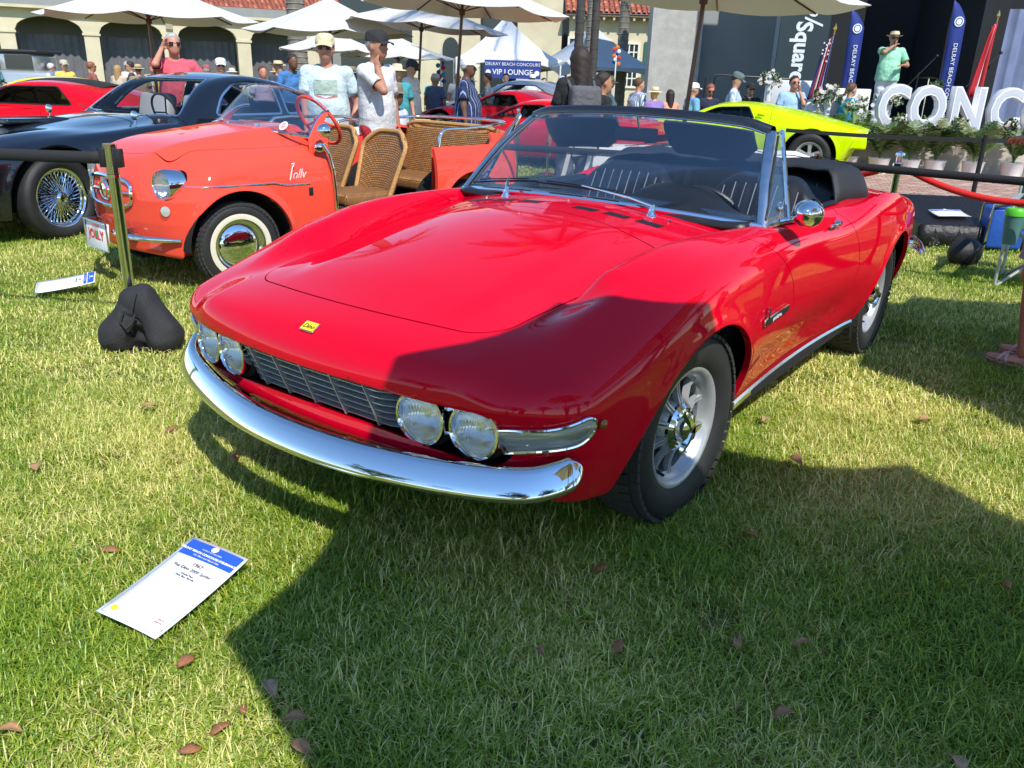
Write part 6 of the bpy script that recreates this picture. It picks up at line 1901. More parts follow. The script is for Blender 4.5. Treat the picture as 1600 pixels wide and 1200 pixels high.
b = MB(); b.box((nb * pitch / 2 + x0, -1.7, top - .1), (nb * pitch + 1, 2.6, .12)); b.build('ceiling', GREYW, arc, smooth=False)
b = MB(); b.box((10.2, .05, 3.05), (.30, .12, .26)); b.build('wall_lantern', mat('lantern', (.35, .3, .2), .5), arc)
# upper storey, shade painted into its grey, and its tiled roof
def tile_roof(parent, x0, x1, yb, z0, depth, rise_, rows_, cols_, nm='roof'):
 """barrel tiles laid in courses; every course piece is a part while they can be told apart"""
 rf = MB(); rf.add([(x0, yb, z0), (x1, yb, z0), (x1, yb - depth, z0 + rise_), (x0, yb - depth, z0 + rise_)], [(0, 1, 2, 3)]); r_ = rf.build(nm, TILE[1], parent, smooth=False)
 sl = math.atan2(rise_, depth); W_ = (x1 - x0) / cols_
 mb = MB(); ln = math.hypot(depth, rise_) / rows_ * 1.15
 for i in range(7):
  a = PI * i / 6; mb.v.append((W_ * .36 * math.cos(a), 0, W_ * .30 * math.sin(a)));
 for i in range(7):
  a = PI * i / 6; mb.v.append((W_ * .30 * math.cos(a), -ln, W_ * .25 * math.sin(a)))
 for i in range(6): mb.f.append((i, i + 1, i + 8, i + 7)); mb.mi.append(0)
 proto = [None] * 3; cnt = 0; rest = MB()
 for r in range(rows_):
  for c in range(cols_):
   v = r / rows_; p = Vector((x0 + W_ * (c + .5), yb - depth * v + .03, z0 + rise_ * v + .015)); ti = (r * 7 + c * 5 + (c * r) % 3) % 3
   if cnt < 290:
    if proto[ti] is None: o = mb.build('roof_tile', TILE[ti], r_, fix=False); proto[ti] = o
    else: o = proto[ti].copy(); COL.objects.link(o); o.parent = r_
    o.location = p; o.rotation_euler = (-sl + .0, 0, rng.uniform(-.05, .05)); cnt += 1
   else:
    for f_ in mb.f:
     pass
    rm = Matrix.Translation(p) @ Matrix.Rotation(-sl, 4, 'X'); rest.add([tuple(rm @ Vector(q)) for q in mb.v], mb.f)
 if rest.v: o = rest.build('roof_tiles', TILE[0], r_, fix=False); o['kind'] = 'stuff'
 return r_
up = empty('upper_building', (0, 0, 0), 0, 'upper storey painted in shaded grey with a red barrel tile roof rising behind the arcade', 'building'); up.matrix_world = mw @ Matrix.Translation((0, -3.6, 0))
b = MB(); b.box((11, -3, 1.9), (24, 5.6, 4.35)); b.build('wall', GREYW, up, smooth=False)
b = MB(); b.box((11, -.1, 4.10), (24.6, .5, .12)); b.build('eave', mat('white_eave', (.5, .5, .48), .7), up, smooth=False)
tile_roof(up, 5.0, 23.3, .15, 4.18, 3.6, 1.7, 10, 76)
# cream entrance block and the wing with the casement windows
cb = empty('cream_building', (0, 0, 0), 0, 'cream building with red tile roof, tall casement windows and dark arched doorway at centre', 'building')
cb.location = (-4.5, 38, 0)
b = MB()
b.box((1.2, .3, 2.2), (2.9, .8, 4.9)); b.box((5.2, .15, 3.3), (1.9, .5, 7.2)); b.box((9.9, 0, 1.85), (6.9, .5, 4.2)); b.build('wall', CREAM, cb, smooth=False)
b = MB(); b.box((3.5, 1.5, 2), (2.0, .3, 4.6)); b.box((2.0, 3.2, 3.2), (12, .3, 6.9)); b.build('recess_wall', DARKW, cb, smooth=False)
def fwin(x, z, w, h_, nx, nz, parent, y=-.26, arch=False):
 b = MB(); b.box((x, y, z), (w, .03, h_)); o = b.build('window', DARKW, parent, smooth=False)
 f = MB()
 for s_ in (-1, 1): f.box((x + s_ * w / 2, y - .03, z), (.09, .07, h_ + .09))
 for s_ in (-1, 1): f.box((x, y - .031, z + s_ * h_ / 2), (w, .07, .09))
 f.build('frame', FRW, o, smooth=False)
 f = MB()
 for i in range(1, nx): f.box((x - w / 2 + w * i / nx, y - .022, z), (.05, .03, h_ - .09))
 for i in range(1, nz): f.box((x, y - .024, z - h_ / 2 + h_ * i / nz), (w - .09, .03, .05))
 f.build('glazing_bars', FRW, o, smooth=False); return o
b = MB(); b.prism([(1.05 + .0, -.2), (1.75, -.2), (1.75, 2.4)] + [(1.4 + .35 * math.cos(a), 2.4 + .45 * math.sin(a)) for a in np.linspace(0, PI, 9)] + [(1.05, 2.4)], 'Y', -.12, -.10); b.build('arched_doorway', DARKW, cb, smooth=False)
for (x, z, w, h_, nx, nz) in ((9.15, 1.95, .62, 1.75, 3, 5), (10.65, 1.95, .62, 1.75, 3, 5), (6.7, 2.75, .5, .45, 1, 1), (8.0, 2.6, .5, .6, 2, 2)): fwin(x, z, w, h_, nx, nz, cb)
b = MB(); b.box((9.75, -.30, 1.95), (.14, .06, 1.9)); b.build('shutter', mat('green_shutter', (.02, .12, .08), .6), cb, smooth=False)
b = MB(); b.box((9.9, -.45, 3.86), (7.3, .5, .10)); b.build('eave', mat('brown_eave', (.16, .12, .08), .7), cb, smooth=False)
for k in range(17):
 b = MB(); b.box((6.6 + .42 * k, -.42, 3.74), (.09, .5, .12)); b.build('rafter_end', mat('rafter', (.45, .42, .34), .7) if 'rafter' not in bpy.data.materials else bpy.data.materials['rafter'], cb, smooth=False)
r_ = tile_roof(cb, 6.25, 13.5, -.75, 3.92, 0.0001, .0001, 1, 1) if False else None
rfp = bpy.data.objects.new('roof', None)
def roof_facing(parent, x0, x1, y0, z0, depth, rise_, rows_, cols_):
 e = empty('roof_slope', (0, 0, 0));
 return e
_tmp = tile_roof
# roofs slope up away from the viewer (+Y in this block's own frame)
def tile_roof_back(parent, x0, x1, yb, z0, depth, rise_, rows_, cols_):
 rf = MB(); rf.add([(x0, yb, z0), (x1, yb, z0), (x1, yb + depth, z0 + rise_), (x0, yb + depth, z0 + rise_)], [(0, 1, 2, 3)]); r_ = rf.build('roof', TILE[1], parent, smooth=False)
 sl = math.atan2(rise_, depth); W_ = (x1 - x0) / cols_; ln = math.hypot(depth, rise_) / rows_ * 1.15
 V = [(W_ * .36 * math.cos(PI * i / 6), 0, W_ * .30 * math.sin(PI * i / 6)) for i in range(7)] + [(W_ * .30 * math.cos(PI * i / 6), ln, W_ * .25 * math.sin(PI * i / 6)) for i in range(7)]
 Fq = [(i, i + 7, i + 8, i + 1) for i in range(6)]; proto = [None] * 3
 for r in range(rows_):
  for c in range(cols_):
   v = r / rows_; ti = (r * 7 + c * 5 + (c * r) % 3) % 3
   if proto[ti] is None:
    q = MB(); q.add(V, Fq); o = q.build('roof_tile', TILE[ti], r_, fix=False); proto[ti] = o
   else: o = proto[ti].copy(); COL.objects.link(o); o.parent = r_
   o.location = (x0 + W_ * (c + .5), yb + depth * v - .03, z0 + rise_ * v + .015); o.rotation_euler = (sl, 0, rng.uniform(-.06, .06))
tile_roof_back(cb, 6.25, 13.45, -.75, 3.93, 2.4, 1.1, 9, 32)
b = MB(); b.box((10.5, 6, 5.5), (9, .4, 6)); gb = b.build('rear_block', mat('blue_grey_wall', (.30, .33, .36), .8), cb, smooth=False)
for k in range(4): fwin(7.6 + 1.8 * k, 5.75, .8, .5, 2, 1, cb, y=5.78)
# grey theatre walls left of the stage
th = empty('theatre_wall', (0, 0, 0), 0, 'tall grey theatre wall, rough stucco at left and smooth render at right', 'building')
b = MB(); b.box((3.95, 23.2, 3.2), (1.30, .7, 7.2)); b.build('stucco_pier', ROUGH, th, smooth=False)
b = MB(); b.box((5.55, 23.5, 3.2), (2.35, .5, 7.2)); b.build('render_panel', SMOOTH, th, smooth=False)
b = MB(); b.box((6.72, 22.6, 3.2), (.30, 1.6, 7.2)); b.build('render_return', mat('pale_grey_edge', (.50, .54, .60), .8), th, smooth=False)
# ---------------- stage ----------------
BLK = mat('stage_black', (.006, .008, .010), .85, var=.3, vscale=2)
st = empty('stage', (0, 0, 0), 0, 'black stage with a blue grey curtain and a low stone front at right', 'stage')
b = MB(); b.box((12.6, 21.0, 4.0), (13.0, .3, 8.6)); b.build('backdrop', BLK, st, smooth=False)
b = MB(); b.box((7.25, 20.4, 4.0), (.9, .3, 8.6)); b.box((9.35, 19.2, 4.0), (.5, 2.8, 8.6)); b.build('side_panels', BLK, st, smooth=False)
b = MB(); b.box((12.3, 17.75, .15), (14.2, 6.2, .95)); b.build('deck', mat('stage_deck', (.10, .10, .11), .7), st, smooth=False)
rows = [[(10.05 + 8.5 * i / 150, 20.2 + .05 * math.sin(i * .9) + .03 * math.sin(i * 2.3), z) for z in (.64, 3.10)] for i in range(151)]
b = MB(); b.grid(rows); b.build('curtain', mat('blue_grey_curtain', (.16, .20, .33), .8, var=.15, vscale=2), st, ang=180)
STONE = mat('pale_stone', (.46, .43, .36), .85, var=.12, vscale=2.5, bump=.3, bscale=20)
wl = empty('planter_wall', (0, 0, 0), 0, 'low pale stone wall under the big white letters', 'wall')
b = MB(); b.box((10.6, 14.55, .31), (10.2, .30, .60)); b.build('wall', STONE, wl, smooth=False)
b = MB(); b.box((10.6, 14.55, .64), (10.3, .46, .07)); b.build('coping', mat('coping', (.62, .60, .54), .7), wl, smooth=False)
# brick path in front, laid brick by brick
bp_ = MB(); bw, bh = .20, .10
BR = [mat('brick_' + str(i), c, .85, var=.2, vscale=9) for i, c in enumerate(((.42, .25, .19), (.48, .33, .26), (.36, .22, .18)))]
bed = MB(); bed.add([(4.7, 10.9, .004), (14, 10.9, .004), (14, 14.45, .004), (4.7, 14.45, .004)], [(0, 1, 2, 3)]); bo = bed.build('brick_path', mat('sand_joint', (.40, .36, .30), .9), smooth=False); tag(bo, kind='structure')
bk = [MB() for _ in range(3)]; k_ = 0
proto = [None] * 3; cnt = 0
cells = []
for iy in range(34):
 for ix in range(46):
  x = 4.82 + ix * .202 + (iy % 2) * .10; y = 10.96 + iy * .102
  if x > 14 - .1: continue
  if x > .66 * y + .6: continue
  cells.append((y, x))
cells.sort()
for n_, (y, x) in enumerate(cells):
 ti = int(rng.integers(0, 3))
 if n_ < 290:
  if proto[ti] is None:
   q = MB(); q.box((0, 0, 0), (.192, .092, .03), taper=.97); o = q.build('brick', BR[ti], bo, smooth=False); proto[ti] = o
  else: o = proto[ti].copy(); COL.objects.link(o); o.parent = bo
  o.location = (x, y, .004 + rng.uniform(0, .003)); o.rotation_euler = (0, 0, rng.uniform(-.02, .02))
 else: bk[ti].box((x, y, .004 + rng.uniform(0, .003)), (.192, .092, .03), taper=.97)
for ti in range(3):
 if bk[ti].v: o = bk[ti].build('bricks', BR[ti], bo, smooth=False); o['kind'] = 'stuff'
# big letters
LET = mat('letter_white', (.80, .80, .82), .5); LET2 = mat('letter_face', (.52, .54, .60), .5)
for k, (ch_, xc_) in enumerate((('C', 6.22), ('O', 6.80), ('N', 7.46), ('C', 8.10), ('O', 8.72))):
 o = text_mesh(ch_, .92, LET, 'marquee_letter', None, .09, bold=.034, xscale=.78)
 o.location = (xc_, 14.52, 1.03); o.rotation_euler = (R(90), 0, R(-4))
 f_ = text_mesh(ch_, .92, LET2, 'letter_face', o, .006, bold=.008, xscale=.78); f_.location = (0, 0, .088)
 o2 = text_mesh(ch_, .92, LET, 'letter_rim', o, .022, bold=.034, xscale=.78); o2.location = (0, 0, -.09)
 tag(o, ('big white 3D letter C at the left end of the row on the stage front', 'big white 3D letter O between the first C and the N on the stage front', 'big white 3D letter N on the stage front', 'big white 3D letter C cut by the right edge of the photo', 'second big white 3D letter O, right of the photo edge')[k], 'letter', 'large letters spelling a word on the stage front')
# banner with the venue name
sb = empty('venue_banner', (6.22, 19.9, 0), 0, 'tall dark banner with the word Square reading downwards in white', 'banner')
b = MB(); b.box((.05, 0, 3.4), (1.10, .05, 7.4)); b.build('panel', mat('banner_slate', (.012, .028, .036), .6), sb, smooth=False)
WHT = mat('banner_white', (.66, .70, .70), .6)
t = text_mesh('Square', .50, WHT, 'banner_lettering', sb, .003, bold=.016, xscale=.90); t.matrix_local = Matrix.Translation((.0, -.032, 2.02)) @ Matrix(((0, -1, 0, 0), (0, 0, -1, 0), (-1, 0, 0, 0), (0, 0, 0, 1))).inverted().to_4x4() if False else Matrix.Translation((.02, -.032, 2.06)) @ Matrix(((0, 1, 0, 0), (0, 0, -1, 0), (-1, 0, 0, 0), (0, 0, 0, 1)))
t = text_mesh('School', .62, WHT, 'banner_lettering', sb, .003, font_shear=.4, xscale=.9); t.matrix_local = Matrix.Translation((.20, -.032, 3.46)) @ Matrix(((0, 1, 0, 0), (0, 0, -1, 0), (-1, 0, 0, 0), (0, 0, 0, 1)))
# feather banners
BLUE = mat('feather_blue', (.012, .030, .20), .65)
def feather(loc, hgt, tilt, label, txt='DELRAY BEACH CONCOURS'):
 r = empty('feather_banner', loc, 0, label, 'banner', 'blue feather banners on the stage'); r.rotation_euler = (0, tilt, 0)
 rows = []
 for i in range(25):
  v = i / 24; z = .55 + (hgt - .55) * v; w = .29 * min(1, (1 - v) * 5) ** .6 * (.85 + .15 * v)
  rows.append([(-.02 + u * w - .0, .02 * math.sin(5 * v + 3 * u), z) for u in (0, .5, 1)])
 b = MB(); b.sheet(rows, .004); b.build('banner_cloth', BLUE, r, ang=180)
 b = MB(); b.tube([(-.03, 0, 0), (-.03, 0, hgt * .8), (.0, 0, hgt), ], .012, 6); b.build('pole', M['black_plastic'], r)
 t = text_mesh(txt, .105, WHT, 'banner_lettering', r, .002); t.matrix_local = Matrix.Translation((.125, -.045, hgt * .38)) @ Matrix(((0, 1, 0, 0), (0, 0, -1, 0), (-1, 0, 0, 0), (0, 0, 0, 1)))
 b = MB(); b.lathe([(.065, 0), (.085, 0)], 24, 'Y', c=(.12, -.040, hgt * .84)); b.lathe([(0, 0), (.05, 0)], 20, 'Y', c=(.12, -.041, hgt * .84)); b.build('roundel', WHT, r)
 return r
feather((6.12, 16.6, .62), 2.08, R(-1.5), 'narrow blue feather banner left of the man speaking on the stage')
feather((7.78, 16.2, .62), 2.25, R(-1.5), 'blue feather banner standing behind the letters, right of the speaker')
# flags on poles
def flag(loc, hgt, label, cols, tilt=0.0, w=.28, eagle=False):
 r = empty('flag', loc, 0, label, 'flag'); r.rotation_euler = (0, tilt, 0)
 b = MB(); b.tube([(0, 0, 0), (0, 0, hgt)], .014, 8); b.build('pole', mat('flag_pole_wood', (.30, .16, .05), .35) if 'flag_pole_wood' not in bpy.data.materials else bpy.data.materials['flag_pole_wood'], r)
 b = MB(); b.lathe([(.0, hgt + .14), (.025, hgt + .07), (.03, hgt + .04), (.012, hgt)], 8); b.build('finial', mat('brass', (.75, .5, .15), .25, metal=1) if 'brass' not in bpy.data.materials else bpy.data.materials['brass'], r)
 n = len(cols)
 for k, c in enumerate(cols):
  rows = []
  for i in range(9):
   v = i / 8; z = hgt - .06 - v * (hgt * .62)
   wd = w * (.35 + .65 * v ** .8)
   rows.append([(-wd * (k + u) / n, -.02 - .05 * math.sin(PI * (k + u) * 1.2 + v * 1.3), z - .35 * (k + u) / n * .3) for u in (0, .5, 1)])
  b = MB(); b.sheet(rows, .003); b.build('fold', c, r, ang=180)
 return r
RED = mat('flag_red', (.50, .02, .03), .75); WH = mat('flag_white', (.70, .68, .68), .75); NV = mat('flag_navy', (.02, .025, .12), .75)
f1 = flag((5.50, 16.0, .62), 1.66, 'American flag hanging folded on an indoor pole left of the speaker', [NV, WH, NV, RED, NV, WH, RED, NV], R(3), .27)
for k in range(10):
 b = MB(); a_ = [(math.cos(PI / 2 + 2 * PI * i / 10) * (.022 if i % 2 == 0 else .009), math.sin(PI / 2 + 2 * PI * i / 10) * (.022 if i % 2 == 0 else .009)) for i in range(10)]
 b.prism(a_, 'Y', -.002, .002); o = b.build('star', WH, f1, smooth=False); o.location = (-.07 - .05 * (k % 3), -.085, 1.45 - .09 * (k // 3) - .03 * (k % 2))
flag((8.34, 15.9, .62), 1.95, 'red and white state flag hanging folded between the letters', [RED, WH, RED, RED], R(1.5), .24)
# speaker's gear
def mic(loc, h_, label):
 r = empty('microphone_stand', loc, 0, label, 'microphone stand', 'microphone stands on the stage'); b = MB(); b.tube([(0, 0, .35), (0, 0, h_)], .012, 6); b.build('upright', M['black_plastic'], r)
 for k in range(3):
  b = MB(); a = 2 * PI * k / 3; b.tube([(0, 0, .4), (.3 * math.cos(a), .3 * math.sin(a), 0)], .010, 5); b.build('leg', M['black_plastic'], r)
 b = MB(); b.tube([(-.25, 0, h_ - .35), (.28, 0, h_ + .28)], .010, 6); b.ball((.30, 0, h_ + .31), .035, 8, 6); b.build('boom', M['black_plastic'], r)
mic((7.95, 17.6, .62), 1.05, 'black microphone stand to the right of the speaker'); mic((9.2, 17.6, .62), 1.15, 'black microphone stand behind the state flag')
ds = empty('drum_kit', (9.1, 18.4, .62), 0, 'drum kit on the stage seen over the letters', 'drum kit')
b = MB(); b.lathe([(.26, 0), (.26, .35)], 20, c=(0, 0, .4), cap=True); b.build('drum', M['silver_paint'], ds)
for (x, z) in ((-.55, .95), (.6, 1.0)):
 b = MB(); b.lathe([(.22, z), (.03, z + .03), (0, z + .03)], 20, c=(x, 0, 0)); b.build('cymbal', mat('cymbal', (.5, .42, .25), .3, metal=1) if 'cymbal' not in bpy.data.materials else bpy.data.materials['cymbal'], ds); b = MB(); b.tube([(x, 0, 0), (x, 0, z)], .012, 5); b.build('cymbal_stand', M['chrome_worn'], ds)
b = MB(); b.rbox((0, 0, 0), (.62, .5, .75), .02, 2); o = b.build('white_lectern_box', M['white']); o.location = (5.98, 15.9, .95); tag(o, 'plain white box on the stage behind the woman in the turquoise shirt', 'box')
b = MB(); b.rbox((0, 0, 0), (1.05, .06, .65), .01, 2); o = b.build('display_board', mat('pale_board', (.6, .62, .62), .5)); o.location = (5.45, 17.6, 1.12); tag(o, 'pale framed board behind the man in the light blue polo shirt', 'board')
# side railing by the theatre wall
rr = empty('stage_railing', (5.05, 19.5, -.26), 0, 'black tube railing in front of the smooth grey wall', 'railing')
for x in (-.95, -.75, .9):
 b = MB(); b.tube([(x, 0, 0), (x, 0, 1.72)], .02, 6); b.build('post', M['black_plastic'], rr)
b = MB(); b.tube([(-.75, 0, 1.72), (-.70, 0, 1.78), (.9, 0, 1.74)], .02, 6); b.build('top_rail', M['black_plastic'], rr)
b = MB(); b.tube([(-.75, 0, .9), (.9, 0, .9)], .02, 6); b.build('mid_rail', M['black_plastic'], rr)

# ---------------- plants ----------------
LEAFG = [mat('palm_leaf_' + str(i), c, .5, var=.3, vscale=20) for i, c in enumerate(((.050, .10, .022), (.085, .15, .035), (.16, .19, .06)))]
def areca(loc, h_, n, seed, label, group='potted areca palms along the stone wall', pot=True, mi=None):
 r = np.random.default_rng(seed); root = empty('areca_palm', loc, r.uniform(0, 6), label, 'potted palm', group)
 if pot:
  b = MB(); b.lathe([(0, .01), (.13, .01), (.17, .26), (.18, .27), (.16, .27), (.15, .22), (0, .22)], 18); b.build('pot', M['white'], root)
 for k in range(n):
  az = r.uniform(0, 2 * PI); L_ = h_ * r.uniform(.75, 1.15); out = r.uniform(.25, .75); b = MB(); pts = []
  for i in range(8):
   t = i / 7; rad = out * L_ * (t ** 1.6); z = .22 + L_ * (t - .42 * out * t ** 3); pts.append(Vector((rad * math.cos(az), rad * math.sin(az), z)))
  b.tube(pts, [.008 - .0008 * i for i in range(8)], 4)
  for i in range(26):
   t = .25 + .75 * i / 25; f = t * 7; i0 = min(6, int(f)); p = pts[i0].lerp(pts[i0 + 1], f - i0); tg = (pts[i0 + 1] - pts[i0]).normalized(); sd = tg.cross(Vector((0, 0, 1))).normalized()
   for sg in (-1, 1):
    ll = .20 * math.sin(PI * (.15 + .8 * (t - .25) / .75)) * r.uniform(.8, 1.1) + .03; d = (tg * .6 + sd * sg * .8 + Vector((0, 0, -.25 * r.uniform(0, 1)))).normalized(); w = tg * .009
    m_ = p + d * ll * .5; e = p + d * ll + Vector((0, 0, -.05 * ll / .2)); b.add([p - w * .5, p + w * .5, m_ + w, m_ - w, e], [(0, 1, 2, 3), (3, 2, 4)])
  b.build('frond', LEAFG[int(r.integers(0, 3))], root, smooth=False, fix=False)
 return root
for k, (x, y, h_, lab) in enumerate(((5.95, 14.0, .70, 'potted palm left of the black barrier post, under the first C'), (6.4, 13.9, .72, 'potted palm under the O of the big letters'), (6.85, 13.95, .74, 'bushy potted palm under the gap before the N'), (7.4, 13.8, .72, 'potted palm in a white pot under the N'),
          (8.1, 13.9, .74, 'broad green potted palm at the right edge of the photo'), (5.55, 14.3, .8, 'potted palm behind the tail of the lime green car'), (5.15, 15.0, .8, 'potted palm beside the woman in the white tee'))):
 areca((x, y, .0), h_, 22, 90 + k, lab)
FL = [mat('petal_white', (.75, .74, .70), .6), mat('petal_pink', (.60, .42, .38), .6)]
def bouquet(loc, rad, n, seed, label, green=.5):
 r = np.random.default_rng(seed); root = empty('flower_arrangement', loc, 0, label, 'flowers', 'flower arrangements on the stage front'); g = MB(); w = [MB(), MB()]
 for k in range(n):
  v = Vector((r.normal(), r.normal(), abs(r.normal()) * .9)).normalized() * rad * r.uniform(.5, 1.05); v.z *= 1.1
  if r.uniform() < green:
   for q in range(5):
    d = Vector((r.normal(), r.normal(), r.normal())).normalized() * .09; s = d.cross(Vector((0, 0, 1))).normalized() * .022; g.add([v, v + d * .5 + s, v + d, v + d * .5 - s], [(0, 1, 2, 3)])
  else:
   m_ = w[int(r.uniform() < .3)]
   for q in range(6):
    a = 2 * PI * q / 6; d = Vector((math.cos(a) * .038, .015 * math.sin(3 * a), math.sin(a) * .038)); s = Vector((-math.sin(a), 0, math.cos(a))) * .016; m_.add([v, v + d * .6 + s, v + d, v + d * .6 - s], [(0, 1, 2, 3)])
 g.build('foliage', LEAFG[1], root, smooth=False, fix=False)['kind'] = 'stuff'
 w[0].build('white_blooms', FL[0], root, smooth=False, fix=False)['kind'] = 'stuff'
 if w[1].v: w[1].build('pink_blooms', FL[1], root, smooth=False, fix=False)['kind'] = 'stuff'
 b = MB(); b.lathe([(0, -.3 if rad > .15 else -.12), (.05, -.3 if rad > .15 else -.12), (.07, 0)], 12); b.build('vase', M['white'], root)
for k, (x, y, z, rd, lab) in enumerate(((5.62, 14.4, .95, .24, 'white and pink flowers left of the first big C'), (4.72, 16.6, 1.35, .22, 'white orchids behind the lime green car beside the black wall'), (6.25, 14.2, .80, .11, 'green leaves and white flowers in front of the big C'), (5.5, 15.5, 1.1, .28, 'pink tipped flowers behind the woman in the white tee'),
           (6.35, 15.0, 1.1, .22, 'small white bouquet beside the white box'), (7.25, 14.2, .80, .11, 'pale flowers at the foot of the N'), (8.1, 14.2, .80, .11, 'green and white flowers at the foot of the second C'), (6.98, 14.7, 1.38, .08, 'yellow and white flowers on top of the O'))):
 bouquet((x, y, z), rd, 90, 300 + k, lab)
def hedge(loc, size, seed, label, name='bush', nm=2600, ls=.07, mi=0):
 r = np.random.default_rng(seed); root = empty(name, loc, 0, label, 'bush'); b = MB(); c = MB()
 for k in range(nm):
  v = Vector((r.normal(), r.normal(), r.normal())).normalized(); q = r.uniform(.55, 1.0) ** .5 * (1 + .12 * math.sin(v.x * 7 + v.z * 9)); p = Vector((v.x * size[0] * q, v.y * size[1] * q, size[2] + v.z * size[2] * q))
  d = Vector((r.normal(), r.normal(), r.normal())).normalized() * ls; s = d.orthogonal().normalized() * ls * .35; (b if r.uniform() < .6 else c).add([p, p + d * .5 + s, p + d, p + d * .5 - s], [(0, 1, 2, 3)])
 b.build('crown', LEAFG[mi], root, smooth=False, fix=False); c.build('crown_pale', LEAFG[min(2, mi + 1)], root, smooth=False, fix=False)  # second mesh holds leaves picked at random in a paler tone
 t = MB(); t.tube([(0, 0, 0), (0, 0, size[2])], .04 * size[2] + .03, 6); t.build('trunk', mat('bark', (.12, .09, .06), .9) if 'bark' not in bpy.data.materials else bpy.data.materials['bark'], root)
 return root
hedge((1.65, 18.5, -.26), (.55, .4, .72), 5, 'clipped green bush behind the people left of the white umbrella pole')
# palms and posts between the tents
BARK = mat('palm_bark', (.20, .18, .15), .9, var=.3, vscale=6, bump=.8, bscale=14)
def palm(loc, h_, r0, label, crown=True, lean=0., mt=None, seed=1):
 root = empty('palm_tree', loc, 0, label, 'palm tree', 'palm trees on the green'); pts = [(lean * (i / 10) ** 2, 0, h_ * i / 10) for i in range(11)]
 b = MB(); b.tube(pts, [r0 * (1.25 - .35 * i / 10) for i in range(11)], 12); b.build('trunk', mt or BARK, root)
 n = int(h_ / .16)
 rg = MB()
 for k in range(n):
  z = h_ * k / n; x = lean * (k / n) ** 2; rg.lathe([(r0 * (1.27 - .35 * k / n), z), (r0 * (1.34 - .35 * k / n), z + .02), (r0 * (1.27 - .35 * k / n), z + .04)], 12, c=(x, 0, 0))
 rg.build('leaf_scars', mt or BARK, root)['kind'] = 'stuff'
 if crown:
  r = np.random.default_rng(seed)
  for k in range(16):
   az = 2 * PI * k / 16 + r.uniform(-.15, .15); up0 = r.uniform(-.1, .8); L_ = r.uniform(2.2, 2.9); b = MB(); P = []
   for i in range(9):
    t = i / 8; P.append(Vector((lean + L_ * t * math.cos(az) * math.cos(up0 * .6), L_ * t * math.sin(az) * math.cos(up0 * .6), h_ + L_ * (up0 * t - .75 * t * t))))
   b.tube(P, .018, 4)
   for i in range(44):
    t = .08 + .92 * i / 43; f = t * 8; i0 = min(7, int(f)); p = P[i0].lerp(P[i0 + 1], f - i0); tg = (P[i0 + 1] - P[i0]).normalized(); sd = tg.cross(Vector((0, 0, 1))).normalized()
    for sg in (-1, 1):
     ll = .62 * math.sin(PI * (.12 + .82 * t)) ** .7; d = (tg * .45 + sd * sg * .8 + Vector((0, 0, -.35))).normalized(); w = tg * .022; b.add([p - w, p + w, p + d * ll], [(0, 1, 2)])
   b.build('frond', LEAFG[k % 2], root, smooth=False, fix=False)
 return root
palm((-6.65, 26, GZ), 9, .24, 'thick palm trunk in front of the tiled roof at left')
palm((1.85, 24, GZ), 9, .13, 'grey palm trunk left of the casement windows', seed=2)
palm((3.05, 27, GZ), 9, .14, 'slender palm trunk between the casement windows', seed=3)
DKP = mat('dark_trunk', (.05, .045, .042), .8, var=.3, vscale=9)
palm((.84, 13.4, 0), 7.5, .058, 'dark slender trunk rising beside the woman with the backpack', mt=DKP, seed=4, lean=.1)
palm((1.33, 16.5, GZ), 7.5, .066, 'dark slim trunk right of the one beside the woman with the backpack', mt=DKP, seed=5)
def tree(loc, h_, label, seed, w=3.0):
 r = np.random.default_rng(seed); root = empty('reflected_tree', loc, 0, label, 'tree', 'unseen trees added round the green')
 b = MB(); b.tube([(0, 0, 0), (.1, 0, h_ * .25), (.05, .1, h_ * .5)], [.22, .18, .12], 8)
 for k in range(7):
  a = 2 * PI * k / 7; b.tube([(.08, .05, h_ * .35), (w * .35 * math.cos(a), w * .35 * math.sin(a), h_ * .6), (w * .7 * math.cos(a), w * .7 * math.sin(a), h_ * .8)], [.09, .06, .03], 5)
 b.build('trunk', DKP, root); c = [MB(), MB()]
 for q in range(26):
  ce = Vector((r.normal() * w * .42, r.normal() * w * .42, h_ * .72 + r.normal() * h_ * .11)); rs = r.uniform(.5, 1.0) * w * .33
  for k in range(240):
   v = Vector((r.normal(), r.normal(), r.normal())).normalized() * rs * r.uniform(.6, 1); p = ce + v; d = Vector((r.normal(), r.normal(), r.normal())).normalized() * .16; s = d.orthogonal().normalized() * .06; c[q % 2].add([p, p + d * .5 + s, p + d, p + d * .5 - s], [(0, 1, 2, 3)])
 c[0].build('crown', LEAFG[0], root, smooth=False, fix=False); c[1].build('crown_pale', LEAFG[1], root, smooth=False, fix=False); return root  # clumps alternate between a deeper and a paler leaf tone
t0_ = tree((-7, -13, 0), 6.5, 'unseen leafy tree behind the photographer', 1)  # trees out of view, added for the chrome to reflect
for (x, y, s_, lb) in ((0.5, -16, 1.1, 'tallest unseen leafy tree straight behind the photographer'), (8, -13, .9, 'smaller unseen leafy tree behind and right of the photographer'), (-15, -8, 1.0, 'unseen leafy tree left and behind, beyond the photo'), (15, -6, 1.0, 'unseen leafy tree right and behind, beyond the photo'), (17, 5, 1.0, 'unseen leafy tree far to the right, beyond the photo')):
 c = copy_tree(t0_); c.location = (x, y, 0); c.scale = (s_, s_, s_); c.rotation_euler = (0, 0, x); c['label'] = lb
